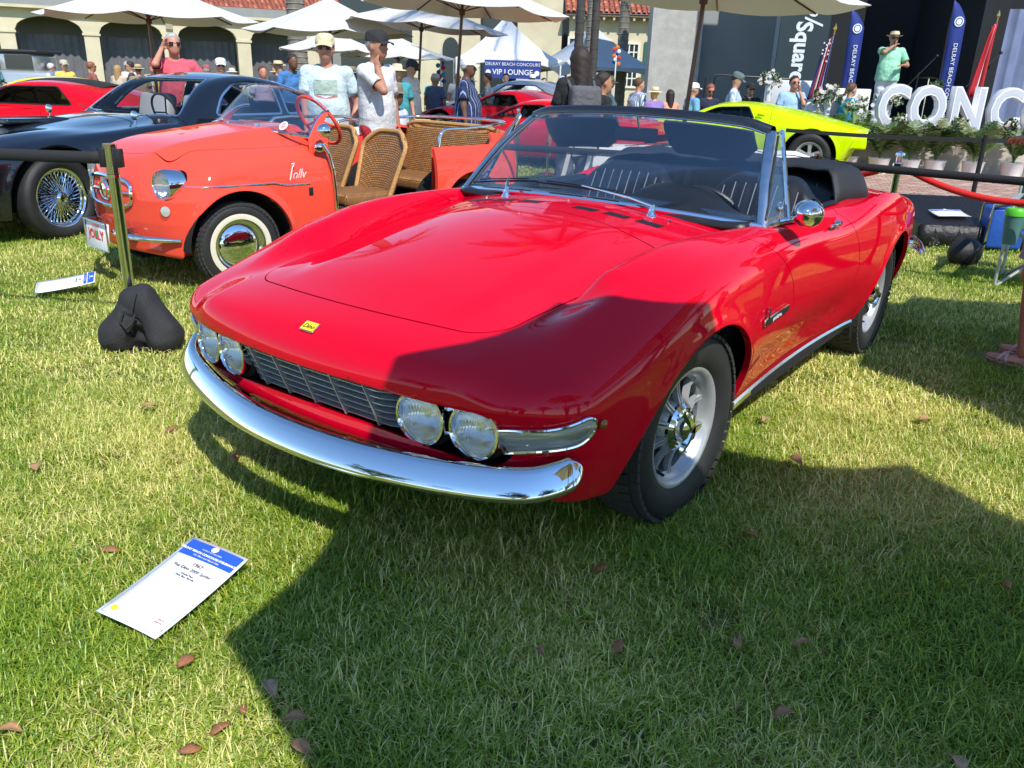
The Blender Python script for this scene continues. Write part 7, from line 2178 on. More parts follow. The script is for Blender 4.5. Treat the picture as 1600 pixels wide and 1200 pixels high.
# ---------------- tents ----------------
def tent(loc, w, d, eave, peak, label, mt, rz=0.0):
 root = empty('tent', loc, rz, label, 'tent', 'white peaked tents'); b = MB(); n = 10
 cor = [(-w / 2, -d / 2), (w / 2, -d / 2), (w / 2, d / 2), (-w / 2, d / 2)]
 for k in range(4):
  a, c = cor[k], cor[(k + 1) % 4]; rows = []
  for j in range(n + 1):
   v = j / n; rows.append([(((a[0] + (c[0] - a[0]) * u) * v), ((a[1] + (c[1] - a[1]) * u) * v), eave + (peak - eave) * (1 - v) ** 1.35 + .12 * v * v * math.sin(PI * u) * -0 ) for u in np.linspace(0, 1, 9)])
  b.sheet(rows, .01)
  val = [[((a[0] + (c[0] - a[0]) * u), (a[1] + (c[1] - a[1]) * u), eave - zz * (.10 + .22 * abs(2 * u - 1) ** 3)) for zz in (0, 1)] for u in np.linspace(0, 1, 15)]
  b.sheet(val, .006)
 b.build('canopy', mt, root, ang=35, weld=.001)
 for (x, y) in cor:
  p = MB(); p.tube([(x, y, 0), (x, y, eave)], .03, 8); p.build('leg', M['white'], root)
 return root
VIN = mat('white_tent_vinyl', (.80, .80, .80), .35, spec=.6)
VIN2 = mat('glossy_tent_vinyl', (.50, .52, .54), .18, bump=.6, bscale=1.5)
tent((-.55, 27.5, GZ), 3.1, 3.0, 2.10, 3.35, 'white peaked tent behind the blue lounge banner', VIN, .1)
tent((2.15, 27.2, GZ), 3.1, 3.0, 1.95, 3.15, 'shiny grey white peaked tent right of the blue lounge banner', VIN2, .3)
vb = empty('lounge_banner', (-.28, 25.8, 0), 0, 'blue banner reading VIP lounge hung across the white tent', 'banner')
b = MB(); b.box((0, 0, 1.54), (1.66, .02, .50)); b.build('cloth', mat('banner_blue', (.02, .045, .25), .6), vb, smooth=False)
t = text_mesh('DELRAY BEACH CONCOURS', .125, M['white_ink'], 'banner_lettering', vb, .003); t.location = (0, -.02, 1.68); t.rotation_euler = (R(90), 0, 0)
t = text_mesh('VIP LOUNGE', .21, M['white_ink'], 'banner_lettering', vb, .003, bold=.002); t.location = (0, -.02, 1.46); t.rotation_euler = (R(90), 0, 0)
for s_ in (-1, 1):
 b = MB(); b.lathe([(0, 0), (.075, 0)], 20, 'Y', c=(.72 * s_, -.015, 1.45)); b.build('roundel', M['white_ink'], vb)
# black canopy of a van far left
pv = empty('black_tent', (-9.3, 12.6, 0), .2, 'black sloping tarpaulin at the far left edge', 'tarpaulin')
b = MB(); b.sheet([[(-1.5 + 1.9 * i / 6, .3 * math.sin(i), 1.02 + .42 * (i / 6) ** 2 - .5 * v) for v in (0, .5, 1)] for i in range(7)], .02); b.build('cloth', M['black_cloth'], pv, ang=180)
for s_ in (-1.4, .35):
 b = MB(); b.tube([(s_, 0, 0), (s_, 0, 1.3)], .02, 6); b.build('pole', M['black_plastic'], pv)
vn = empty('vintage_limousine', (-13.2, 21.5, GZ), .12, 'black and white vintage limousine behind the crowd at far left', 'car')
b = MB(); b.rbox((0, 0, .95), (3.6, 1.6, .9), .15, 4); b.rbox((.3, 0, 1.55), (2.2, 1.45, .5), .12, 4); b.build('body', M['silver_paint'], vn)
b = MB(); b.rbox((.3, 0, 1.82), (2.4, 1.5, .08), .03, 3); b.build('roof', M['black_cloth'], vn)
for s_ in (-.5, .3, 1.05):
 b = MB(); b.box((s_, -.735, 1.58), (.62, .02, .32)); b.build('window', DARKW, vn, smooth=False)
wheel_part(vn, (-1.3, -.72, .36), -1, Rt=.36, wt=.17, Rr=.22, style='five', detail=False, nseg=28); wheel_part(vn, (1.2, -.72, .36), -1, Rt=.36, wt=.17, Rr=.22, style='five', detail=False, nseg=28)
# ---------------- barriers ----------------
BELT = mat('black_webbing', (.014, .014, .016), .75, bump=.2, bscale=300)
def stanchion(loc, h_, label, r=.026, mt=None, ball=False, belt=True, base=True):
 root = empty('stanchion', loc, 0, label, 'barrier post'); mt = mt or M['steel']
 b = MB(); b.lathe([(r, .02), (r, h_ - .13), (r + .002, h_ - .125)] , 24); b.build('post', mt, root)
 if belt:
  b = MB(); b.lathe([(r + .001, h_ - .14), (r + .003, h_ - .13), (r + .003, h_ - .02), (r + .006, h_ - .012), (r + .006, h_), (0, h_)], 24); b.build('belt_cassette', mt, root)
  b = MB(); b.rbox((.036, .0, h_ - .065), (.03, .045, .085), .004, 2); b.rbox((-.036, .0, h_ - .065), (.03, .045, .085), .004, 2); b.build('belt_slot', M['black_plastic'], root)
  b = MB(); b.lathe([(r + .004, h_ - .155), (r + .004, h_ - .140)], 24); b.build('collar', M['chrome'], root)
 if ball:
  b = MB(); b.lathe([(r, h_ - .10), (r + .012, h_ - .09), (r + .012, h_ - .07), (r * .8, h_ - .06), (r * .8, h_ - .02), (r * 1.3, h_ - .01), (r * 1.2, h_ + .005), (0, h_ + .02)], 20); b.build('crown', M['chrome'], root)
 if base:
  b = MB(); b.lathe([(.17, 0), (.165, .012), (.05, .03), (r, .05)], 32); b.build('base', mt if not belt else M['black_plastic'], root)
 return root
sA = (-1.93, 3.97)
stanchion((sA[0], sA[1], 0), .99, 'polished belt post weighted with a black sandbag beside the red convertible')
def belt(p0, p1, w, sag, label, flutter=.0):
 b = MB(); rows = []
 for i in range(25):
  t = i / 24; x = p0[0] + (p1[0] - p0[0]) * t; y = p0[1] + (p1[1] - p0[1]) * t; z = p0[2] + (p1[2] - p0[2]) * t - sag * 4 * t * (1 - t)
  tw = flutter * math.sin(t * 5); rows.append([(x + tw * u * w, y, z + u * w / 2) for u in (-1, 0, 1)])
 b.sheet(rows, .0015); o = b.build('barrier_belt', BELT, ang=180); return tag(o, label, 'barrier belt')
belt((sA[0] - .03, sA[1] - .005, .925), (-3.85, 4.15, .945), .056, .012, 'black belt stretched left from the polished post in front of the dark coupe')
stanchion((-3.88, 4.15, 0), .99, 'polished belt post outside the left edge')
stanchion((2.26, 6.42, 0), .865, 'polished belt post just behind the tail of the red convertible')
belt((2.29, 6.42, .80), (4.3, 4.62, .82), .055, .01, 'black belt running right from behind the red convertible to the photo edge')
belt((2.23, 6.42, .80), (-.15, 7.0, .80), .055, .01, 'black belt behind the cabin of the red convertible')
stanchion((4.33, 4.6, 0), .865, 'belt post beyond the right edge of the photo')
stanchion((2.79, 6.22, 0), .90, 'chrome rope post holding the red rope behind the red convertible', ball=True, belt=False)
stanchion((3.98, 5.35, 0), .90, 'dark red rope post at the right edge', ball=True, belt=False, mt=mat('maroon_metal', (.16, .01, .012), .3, metal=.5))
def rope(p0, p1, sag, label, r=.0235):
 pts = []
 for i in range(33):
  t = i / 32; pts.append((p0[0] + (p1[0] - p0[0]) * t, p0[1] + (p1[1] - p0[1]) * t, p0[2] + (p1[2] - p0[2]) * t - sag * 4 * t * (1 - t)))
 root = empty('rope', (0, 0, 0), 0, label, 'rope', 'red barrier ropes'); b = MB(); b.tube(pts, r, 12); b.build('rope_core', mat('red_rope', (.62, .012, .012), .8, bump=.4, bscale=120) if 'red_rope' not in bpy.data.materials else bpy.data.materials['red_rope'], root)
 for e, q in ((pts[0], pts[1]), (pts[-1], pts[-2])):
  d = (Vector(q) - Vector(e)).normalized(); b = MB(); b.tube([Vector(e) - d * .05, Vector(e) - d * .02, Vector(e) + d * .03, Vector(e) + d * .06], [.006, .012, r + .004, r + .003], 10); b.build('snap_hook', M['chrome'], root)
rope((2.86, 6.20, .79), (3.95, 5.30, .80), .16, 'red rope sagging between the chrome post and the right edge')
rope((2.72, 6.24, .79), (1.9, 7.5, .72), .12, 'short piece of red rope left of the chrome rope post')
stanchion((-.03, 10.2, 0), .98, 'slim chrome post in front of the red sports coupes', ball=True, belt=False, r=.018)
stanchion((.42, 12.4, 0), .95, 'slim chrome post seen through the windscreen of the red convertible', ball=True, belt=False, r=.018)
BP = M['black_plastic']
bf = empty('barrier_fence', (0, 0, 0), 0, 'thin black crowd barrier in front of the potted palms', 'barrier')
b = MB(); b.tube([(5.82, 10.7, 0), (5.82, 10.7, .84)], .030, 8); b.build('post', BP, bf)
b = MB(); b.lathe([(.15, 0), (.15, .015), (.03, .03)], 20, c=(5.82, 10.7, 0)); b.build('foot', BP, bf)
b = MB(); b.sheet([[(3.6 + (5.82 - 3.6) * i / 8, 11.6 - .9 * i / 8, .80 - .02 * math.sin(PI * i / 8) - u * .05) for u in (0, 1)] for i in range(9)], .003); b.sheet([[(5.82 + 2.2 * i / 8, 10.7 - .4 * i / 8, .80 - u * .05) for u in (0, 1)] for i in range(9)], .003); b.build('belt', BELT, bf)
# sandbag draped over the post foot: a saddle of two lobes
def Fsb(x, y, z):
 p = (x, y, z)
 f = caps(p, A3(-.130, -.03, .080), A3(-.035, .02, .215), .100, .085)
 f = smin(f, caps(p, A3(.140, -.02, .080), A3(.05, .02, .215), .102, .085), .07)
 f = smin(f, caps(p, A3(-.11, .07, .06), A3(.12, .08, .06), .085, .085), .05)
 f = smin(f, caps(p, A3(-.015, .03, .27), A3(.035, .03, .285), .050, .042), .07)
 f = smax(f, .012 - caps(p, A3(.0, -.22, .0), A3(.0, -.07, .09), .050, .028), .025)
 f = f + .007 * np.sin(20 * x + 16 * z + 2.5 * np.sin(9 * y + 5 * x)) * np.sin(11 * z - 14 * x + 6 * y) + .0045 * (1 - np.abs(np.sin(16 * z + 9 * x * np.sign(x) + 2 * np.sin(11 * x)))) ** 3 + .0028 * np.sin(70 * z + 25 * x + 3 * np.sin(14 * x)) * ss(.16, .06, z)
 f = f + .012 * np.exp(-((z - .185 + .5 * (x + .02)) / .010) ** 2) * ss(-.10, -.04, x) * ss(.05, .0, x) * ss(0, -.05, y)
 return smax(f, .004 - z, .01)
P, Q = isomesh(Fsb, (-.30, -.25, -.02), (.32, .25, .36), .0085)
sbg = empty('sandbag', (sA[0] + .075, sA[1] - .09, 0), R(4), 'black saddle sandbag slumped on the grass over the post foot', 'sandbag')
sbg.scale = (.84, .9, 1.0)
iso_object('bag', P, Q, Fsb, mat('black_canvas', (.018, .018, .020), .8, bump=.4, bscale=90), sbg, smooth_n=False)
b = MB(); b.tube([(-.055, -.085, .215), (-.065, -.115, .175), (-.03, -.13, .145), (.0, -.115, .17), (.015, -.09, .21)], .007, 6); b.build('handle_strap', BELT, sbg)
b = MB(); b.tube([(.022, -.055, .305), (.012, -.085, .26), (.0, -.10, .22)], .004, 5); b.build('seam', BELT, sbg)
# ---------------- entry cards ----------------
def card(center, rz, w, l, label, lines, yellow=True, tiltx=0.0, tilty=0.0):
 root = empty('entry_card', center, rz, label, 'sign'); root.rotation_euler = (tiltx, tilty, rz)
 b = MB(); b.sheet([[(x, y, .004 * math.sin(3 * x / w + 1) + .006 * (y / l) ** 2 * 4) for y in np.linspace(-l / 2, l / 2, 9)] for x in np.linspace(-w / 2, w / 2, 7)], .0012); b.build('laminated_sheet', M['paper'], root, ang=180)
 zz = lambda x, y, k: .004 * math.sin(3 * x / w + 1) + .006 * (y / l) ** 2 * 4 + .0010 * k
 def patch(x0, x1, y0, y1, m_, nm, k):
  b = MB(); b.grid([[(x, y, zz(x, y, k)) for y in np.linspace(y0, y1, 5)] for x in np.linspace(x0, x1, 7)]); return b.build(nm, m_, root, fix=False, ang=180)
 m_ = .008
 patch(-w / 2 + m_, w / 2 - m_, l / 2 - l * .20, l / 2 - m_, M['blue_ink'], 'printed_header', 1)
 GREY = bpy.data.materials.get('grey_ink') or mat('grey_ink', (.18, .18, .2), .6)
 for (x0, x1, y0, y1) in ((-w / 2 + m_, -w / 2 + m_ + .0012, -l / 2 + m_, l * .30), (w / 2 - m_ - .0012, w / 2 - m_, -l / 2 + m_, l * .30), (-w / 2 + m_, w / 2 - m_, -l / 2 + m_, -l / 2 + m_ + .0012)): patch(x0, x1, y0, y1, GREY, 'printed_border', 1)
 def tx(s, size, y, m2, k=2, x=0, sh=0.0, bold=0.0, al='CENTER'):
  t = text_mesh(s, size, m2, 'printed_text', root, .0002, font_shear=sh, bold=bold, align=al); t.location = (x, y, zz(x, y, 0) + .0022)
 tx('DELRAY BEACH CONCOURS D\u2019ELEGANCE', w * .050, l / 2 - l * .140, M['white_ink'], bold=.0005)
 tx('SUNDAY ON THE GREEN', w * .030, l / 2 - l * .098, M['white_ink']); tx('Car Show and Beach Gala', w * .042, l / 2 - l * .174, M['white_ink'], sh=.3)
 b = MB(); b.lathe([(0, 0), (w * .055, 0)], 20, c=(0, l / 2 - l * .060, .0024 + zz(0, l / 2, 0))); o = b.build('printed_seal', M['white_ink'], root); o.scale = (1, 1, 1)
 for s, sz, yy, sh in lines: tx(s, w * sz, l * yy, M['black_ink'], sh=sh)
 if yellow:
  b = MB(); b.lathe([(0, 0), (.0095, 0)], 20, c=(-w / 2 + .030, -l / 2 + .030, .0024 + zz(-w / 2, -l / 2, 0))); b.build('yellow_sticker', M['yellow_ink'], root)
  tx('Scan to', w * .034, -l / 2 + .052, M['red_ink'], x=w / 2 - .034); tx('view car', w * .034, -l / 2 + .042, M['red_ink'], x=w / 2 - .034)
 return root
# corners measured on the lawn: far edge (-.957,2.15)-(-.752,2.02), near edge (-.865,1.65)-(-1.045,1.76)
ca = Vector((-.857, 1.886));
card((-.868, 1.816, .060), R(-23), .196, .334, 'white laminated entry card with blue header lying on the grass in front', [('1967', .085, .235, 0), ('Fiat Dino 2000 Spider', .072, .175, 0), ('Daniel Paul', .045, .118, 0), ('Palm Bay, Florida', .045, .090, 0)], tiltx=R(6), tilty=R(7))
card((-2.735, 4.84, .085), R(-67), .17, .335, 'white entry card with blue header tilted on the grass by the coral car', [('1959', .085, .235, 0), ('Fiat 600 Jolly', .078, .175, 0)], yellow=False, tiltx=R(9), tilty=R(12))
# ---------------- right side clutter ----------------
bx_ = empty('draped_case', (4.05, 7.75, 0), R(-8), 'black draped box with a paper sign on its slanted top at right', 'case')
b = MB(); b.add([(-.42, -.42, 0), (.55, -.42, 0), (.55, .62, 0), (-.42, .62, 0), (-.40, -.40, .22), (.53, -.40, .22), (.53, .60, .36), (-.40, .60, .36)], [(0, 3, 2, 1), (4, 5, 6, 7), (0, 1, 5, 4), (1, 2, 6, 5), (2, 3, 7, 6), (3, 0, 4, 7)])
b.build('box', mat('black_sequin', (.012, .012, .013), .35, bump=1.0, bscale=45, var=.9, vscale=60), bx_, smooth=False)
b = MB(); b.sheet([[(-.40 + .95 * i / 14 + .02, -.41 - .015 * math.sin(i * 2.1), .215 - v * .20) for v in (0, .5, 1)] for i in range(15)], .006); b.build('drape', mat('black_drape', (.010, .010, .011), .5, bump=.8, bscale=30), bx_, ang=180)
card((3.97, 7.62, .285), R(2), .30, .21, 'paper sign lying on the black draped box', [], yellow=False, tiltx=R(8))
bb = empty('cooler_bag', (4.32, 7.35, 0), R(-12), 'bright blue soft bag beside the black draped box', 'bag')
b = MB(); b.rbox((0, 0, .22), (.30, .26, .36), .03, 3); b.build('bag_body', mat('blue_nylon', (.015, .09, .42), .5, bump=.5, bscale=18), bb)
b = MB(); b.tube([(-.15, -.13, .05), (-.15, -.14, .42), (-.10, -.14, .46)], .010, 6); b.tube([(-.15, .13, .0), (-.15, .13, .46)], .010, 6); b.build('frame_tube', M['chrome_worn'], bb)
b = MB(); b.tube([(-.14, -.132, .40), (0, -.15, .44), (.14, -.132, .40)], .010, 6); b.build('carry_strap', BELT, bb)
bg = empty('black_backpack', (3.66, 6.65, 0), .3, 'black backpack lying on the grass under the folding chair', 'backpack')
b = MB(); b.ball((0, 0, .11), (.15, .11, .12), 14, 10); b.build('pack', mat('black_nylon', (.010, .010, .011), .6, bump=.6, bscale=25), bg)
b = MB(); b.tube([(-.10, -.13, .06), (-.06, -.17, .16), (.04, -.14, .22)], .009, 6); b.build('strap', BELT, bg)
fcz = empty('folding_chair', (3.86, 5.98, 0), R(-35), 'folding camp chair with grey tube legs at the right edge', 'chair')
GT = mat('grey_tube', (.42, .45, .44), .4, metal=.3); GF = mat('green_fabric', (.03, .10, .07), .8, bump=.4, bscale=200)
for (a_, c_) in (((-.24, -.24, 0), (.24, .20, .46)), ((.24, -.24, 0), (-.24, .20, .46)), ((-.24, .22, 0), (.24, -.22, .46)), ((.24, .22, 0), (-.24, -.22, .46)), ((-.24, .20, .02), (-.26, .26, .88)), ((.24, .20, .02), (.26, .26, .88)), ((-.24, -.24, 0), (-.24, -.24, .62)), ((.24, -.24, 0), (.24, -.24, .62))):
 b = MB(); b.tube([a_, c_], .0115, 8); b.build('leg', GT, fcz)
for s_ in (-1, 1):
 b = MB(); b.rbox((.25 * s_, -.0, .625), (.055, .50, .02), .008, 2); b.build('armrest', GT, fcz)
b = MB(); b.sheet([[(-.24 + .48 * i / 8, -.22 + .42 * j / 6, .45 - .03 * math.sin(PI * i / 8)) for j in range(7)] for i in range(9)], .004); b.build('seat', GF, fcz, ang=180)
b = MB(); b.sheet([[(-.25 + .50 * i / 8, .215 + .05 * j / 6 + .03 * math.sin(PI * i / 8), .45 + .42 * j / 6) for j in range(7)] for i in range(9)], .004); b.build('backrest', GF, fcz, ang=180)
cp = empty('cup_bag', (3.52, 5.86, .33), 0, 'green lidded pouch hanging on the folding chair arm', 'pouch')
b = MB(); b.lathe([(0, 0), (.045, 0), (.065, .20), (.066, .22)], 20); b.build('pouch', mat('teal_mesh', (.07, .18, .17), .6), cp)
b = MB(); b.lathe([(.070, .20), (.072, .235), (.062, .25), (0, .25)], 20); b.build('lid', mat('bright_green', (.10, .55, .03), .4), cp)
for i, (x, y, rz_) in enumerate(((.48, 7.35, 2.6), (-6.75, 9.6, .5), (-6.25, 9.9, .9))):
 c = empty('folding_chair', (x, y, 0), rz_, ('white folding chair seen through the windscreen of the red convertible', 'white folding chair in front of the red coupe, left one', 'white folding chair in front of the red coupe, right one')[i], 'chair', 'white folding chairs')
 for s_ in (-1, 1):
  b = MB(); b.box((.0 + .02, s_ * .21, .44), (.022, .035, .92), rot=Euler((0, R(-14), 0))); b.build('side_frame', M['white'], c, smooth=False)
  b = MB(); b.box((.05, s_ * .185, .22), (.022, .03, .56), rot=Euler((0, R(38), 0))); b.build('leg', M['white'], c, smooth=False)
 b = MB(); b.rbox((-.105, 0, .80), (.018, .40, .15), .006, 2, rot=Euler((0, R(-14), 0))); b.build('backrest', M['white'], c)
 b = MB(); b.rbox((.12, 0, .44), (.36, .36, .03), .012, 2); b.build('seat', M['white'], c)
b = MB(); b.rbox((0, 0, .36), (2.3, .75, .72), .02, 2); o = b.build('draped_table', mat('white_tablecloth', (.78, .78, .78), .8)); o.location = (1.65, 8.4, 0); o.rotation_euler = (0, 0, R(-6)); tag(o, 'table under a white cloth behind the cabin of the red convertible', 'table')
b = MB(); b.rbox((0, 0, .38), (1.1, .6, .76), .02, 2); o = b.build('draped_table', bpy.data.materials['white_tablecloth']); o.location = (-1.75, 9.6, 0); tag(o, 'table under a white cloth between the two men behind the coral car', 'table')
ob = empty('cooler_backpack', (-1.42, 12.3, .25), 0, 'orange and yellow cooler backpack with red straps standing on a chair', 'bag')
b = MB(); b.rbox((0, 0, .20), (.32, .24, .36), .05, 3); b.build('bag_body', mat('orange_nylon', (.80, .17, .02), .5, bump=.4, bscale=25), ob)
b = MB(); b.rbox((0, -.01, .42), (.28, .22, .12), .04, 3); b.build('lid', mat('yellow_nylon', (.80, .62, .05), .5), ob)
for s_ in (-.09, .09):
 b = MB(); b.tube([(s_, -.13, .03), (s_, -.15, .2), (s_, -.12, .44)], .012, 6); b.build('strap', mat('red_strap', (.4, .02, .02), .6) if 'red_strap' not in bpy.data.materials else bpy.data.materials['red_strap'], ob)
b = MB(); b.box((0, 0, -.05), (.42, .42, .04));
for sx, sy_ in ((-.18, -.18), (.18, -.18), (.18, .18), (-.18, .18)): b.cyl((sx, sy_, -.25), (sx, sy_, -.05), .012, 6)
b.build('stool', M['black_plastic'], ob)
bl = empty('balloon_cluster', (-1.95, 21.0, GZ), 0, 'cluster of blue, white and red printed pinwheels on a stick behind the man in white', 'decoration', 'printed pinwheel decorations')
bl2 = empty('balloon_cluster', (2.45, 23.0, GZ), 0, 'orange and blue printed pinwheels on a stick left of the casement windows', 'decoration', 'printed pinwheel decorations')
for rt, cols in ((bl, ((.02, .08, .35), (.7, .7, .75), (.5, .03, .05), (.05, .25, .6))), (bl2, ((.75, .18, .03), (.03, .15, .5), (.7, .7, .7), (.5, .05, .04)))):
 b = MB(); b.tube([(0, 0, 0), (0, 0, 2.2)], .02, 5); b.build('stick', M['white'], rt)
 for k in range(9):
  b = MB(); b.ball((.07 * math.cos(k * 2.2), .05 * math.sin(k * 1.7), (1.45 if rt is bl else 2.0) + .05 * k), (.055, .02, .055), 10, 6); b.build('pinwheel', cloth(cols[k % 4]), rt)

# ---------------- the crowd ----------------
def phone(root, body, L): pass
vwt = None
def vw_print(root, body, L):
 b = MB(); b.grid([[(.163 + .004 - .06 * (u / .14) ** 2, u, 1.22 + v) for v in (.0, .07, .13)] for u in np.linspace(-.11, .11, 7)]); b.build('shirt_print', cloth((.40, .52, .45)), root, ang=180)
 b = MB(); b.grid([[(.168 + .004 - .06 * (u / .14) ** 2, u, 1.14 + v + .03 * abs(u) / .1) for v in (.0, .05)] for u in np.linspace(-.11, .11, 7)]); b.build('shirt_print', cloth((.62, .25, .22)), root, ang=180)
def bag(c, side=1):
 def f(root, body, L):
  b = MB(); b.rbox((-.20, .0, 1.18), (.16, .30, .46), .05, 4); b.build('backpack', cloth(c), root)
  for s_ in (-1, 1):
   b = MB(); b.tube([(-.14, .12 * s_, 1.38), (-.02, .13 * s_, 1.475), (.10, .12 * s_, 1.36), (.10, .13 * s_, 1.15), (-.10, .15 * s_, 1.02)], .014, 6); b.build('backpack_strap', cloth(c), root)
 return f
def cross_bag(root, body, L):
 b = MB(); b.tube([(-.02, -.12, 1.46), (.12, -.06, 1.34), (.155, .04, 1.15), (.13, .13, 1.0)], .010, 6); b.build('bag_strap', M['black_plastic'], root); b = MB(); b.rbox((.14, .16, .95), (.08, .2, .15), .03, 3); b.build('shoulder_bag', M['black_leather'], root)
JE = ((.10, .11, .14), 'long')
BG = ((.35, .30, .22), 'shorts')
# near row
person('man in a pink shirt holding a phone to his ear, leaning behind the dark coupe', (-3.82, 9.6, 0), -66, 1.67, 'ruddy', ('grey', 'short'), (.62, .09, .13), None, BG, None, True, handL=(.30, .30, 1.10), handR=(.13, -.12, 1.60), res=.022, headturn=.2)
person('man in a cream cap and pale blue printed T-shirt standing behind the coral car', (-1.76, 7.85, 0), -84, 1.64, 'ruddy', ('grey', 'short'), (.50, .62, .66), None, ((.05, .06, .06), 'long'), ((.66, .58, .36), 'cap'), True, handL=(.10, .22, .92), handR=(.12, -.20, .88), res=.018, build=1.08, extras=vw_print)
person('man in a black cap and white T-shirt with red shorts, hand on his neck', (-1.27, 7.6, 0), -30, 1.67, 'tan', ('grey', 'short'), (.60, .60, .60), None, ((.45, .02, .03), 'shorts'), ((.02, .02, .022), 'cap'), False, handL=(.05, .27, .80), handR=(.10, -.10, 1.45), res=.018, build=.92, hints=(None, (1, -.15, -.75)))
person('stout man in a navy striped shirt and white cap walking right', (-.66, 10.5, 0), -8, 1.53, 'brown', ('white', 'short'), (.015, .03, .11), ((.35, .4, .5), 'pin'), ((.03, .03, .035), 'long'), ((.72, .73, .76), 'cap'), False, res=.024, build=1.22)
person('woman with long dark hair and a grey backpack seen from behind', (.50, 7.6, 0), 105, 1.60, 'tan', ('dark', 'long'), (.012, .012, .014), None, JE, None, False, female=True, res=.02, extras=bag((.10, .10, .11)), build=.95)
person('dark haired person in a black top just right of the woman with the backpack', (.80, 8.6, 0), 15, 1.41, 'tan', ('dark', 'short'), (.012, .012, .014), None, JE, None, False, res=.024)
person('person in a wide cream sun hat and pale blue shirt beside the dark haired person', (1.06, 10.6, 0), 160, 1.38, 'fair', ('blond', 'short'), (.45, .58, .72), None, BG, ((.70, .62, .45), 'sun'), False, female=True, res=.028)
person('person in an olive cap sitting low behind the rail of the coral car', (-1.40, 9.5, 0), -25, 1.62, 'brown', ('dark', 'short'), (.55, .57, .62), None, JE, ((.20, .17, .12), 'bucket'), False, sit=True, res=.026)
person('man in a white T-shirt looking down beside the orange cooler backpack', (-1.66, 13.0, 0), -20, 1.52, 'fair', ('dark', 'short'), (.70, .70, .70), None, ((.12, .12, .13), 'shorts'), ((.03, .03, .035), 'cap'), False, res=.028, headpitch=.4)
person('man in a cream hat and teal shirt behind the man with the black cap', (-1.72, 12.0, 0), -60, 1.45, 'fair', ('dark', 'short'), (.05, .30, .33), None, JE, ((.70, .62, .42), 'sun'), False, res=.03)
person('woman in an olive sun hat behind the shoulder of the cream capped man', (-2.45, 12.5, 0), 70, 1.40, 'tan', ('dark', 'long'), (.08, .02, .04), None, JE, ((.22, .20, .12), 'sun'), False, female=True, res=.03)
person('man in a bright blue shirt bending forward left of the cream capped man', (-3.62, 13.4, 0), -40, 1.56, 'brown', ('dark', 'short'), (.06, .20, .48), None, BG, None, False, res=.028, lean=.25)
person('man in a navy polo and white cap with sunglasses behind the dark coupe', (-4.35, 12.6, 0), -70, 1.46, 'fair', ('dark', 'none'), (.02, .03, .08), None, JE, ((.75, .75, .75), 'cap'), True, res=.03)
person('person in a lilac shirt behind the windscreen of the coral car', (-4.05, 13.6, 0), -60, 1.38, 'ruddy', ('brown', 'short'), (.50, .38, .50), None, BG, None, False, res=.03)
person('man in a straw hat behind the windscreen of the coral car', (-4.2, 15.0, 0), -30, 1.47, 'fair', ('grey', 'short'), (.05, .06, .10), None, JE, ((.66, .56, .36), 'straw'), False, res=.03)
# right of centre
Z = -.26
person('man in a blue and white striped shirt with his back turned', (2.14, 15.9, Z), 20, 1.65, 'fair', ('brown', 'short'), (.62, .66, .72), ((.10, .22, .5), 'str'), JE, None, False, res=.03)
person('woman in a cream sun hat and purple top behind the main windscreen frame', (2.40, 15.6, Z), 110, 1.50, 'fair', ('blond', 'short'), (.25, .16, .45), None, BG, ((.70, .62, .45), 'sun'), False, female=True, res=.03)
person('woman with dark hair and a peach top beside the umbrella pole', (2.85, 16.6, Z), 100, 1.46, 'tan', ('dark', 'long'), (.66, .33, .22), None, BG, None, False, female=True, res=.03)
person('man in a white cap and sky blue shirt looking right', (3.10, 15.7, Z), 15, 1.59, 'ruddy', ('grey', 'short'), (.16, .36, .62), None, BG, ((.74, .74, .74), 'cap'), False, res=.03, build=1.1)
person('red haired man in a navy polo looking down', (3.60, 16.6, Z), -80, 1.58, 'ruddy', ('red', 'short'), (.012, .018, .045), None, JE, None, True, res=.03, headpitch=.4)
person('tall man in a grey cap and pale blue plaid shirt looking down', (3.90, 15.9, Z), -20, 1.79, 'fair', ('dark', 'short'), (.34, .46, .58), ((.6, .66, .7), 'str'), BG, ((.10, .14, .15), 'cap'), False, res=.028, headpitch=.35)
person('man in a dark cap and black T-shirt in front of the grey wall', (4.50, 17.1, Z), -85, 1.62, 'fair', ('dark', 'short'), (.018, .020, .020), None, JE, ((.02, .02, .02), 'cap'), True, res=.03)
person('man in sunglasses and a light blue polo with a hand to his face', (5.02, 16.1, Z), -80, 1.77, 'ruddy', ('dark', 'short'), (.32, .50, .66), None, BG, None, True, handL=(.13, .07, 1.50), res=.028, build=1.12)
person('woman in sunglasses and a white T-shirt with a crossbody strap', (5.36, 15.7, Z), -80, 1.58, 'tan', ('dark', 'short'), (.70, .69, .68), None, JE, None, True, female=True, res=.028, extras=cross_bag)
person('young woman in a turquoise T-shirt with tied back hair walking right', (5.82, 15.4, Z), 20, 1.68, 'fair', ('brown', 'pony'), (.01, .33, .52), None, ((.03, .03, .035), 'shorts'), None, False, female=True, res=.026, build=.9)
person('man in a straw hat and mint green shirt speaking into a microphone on the stage', (7.0, 16.8, .625), -95, 1.72, 'tan', ('grey', 'short'), (.30, .62, .42), None, ((.70, .70, .68), 'long'), ((.66, .52, .32), 'straw'), True, handR=(.16, -.03, 1.50), handL=(.26, .16, 1.16), res=.024, build=1.12, hints=(None, (.1, -1, -.6)),
  extras=lambda root, body, L: MB().tube([(.17, -.03, 1.46), (.135, -.01, 1.60)], .014, 8).build('microphone', M['black_plastic'], root))
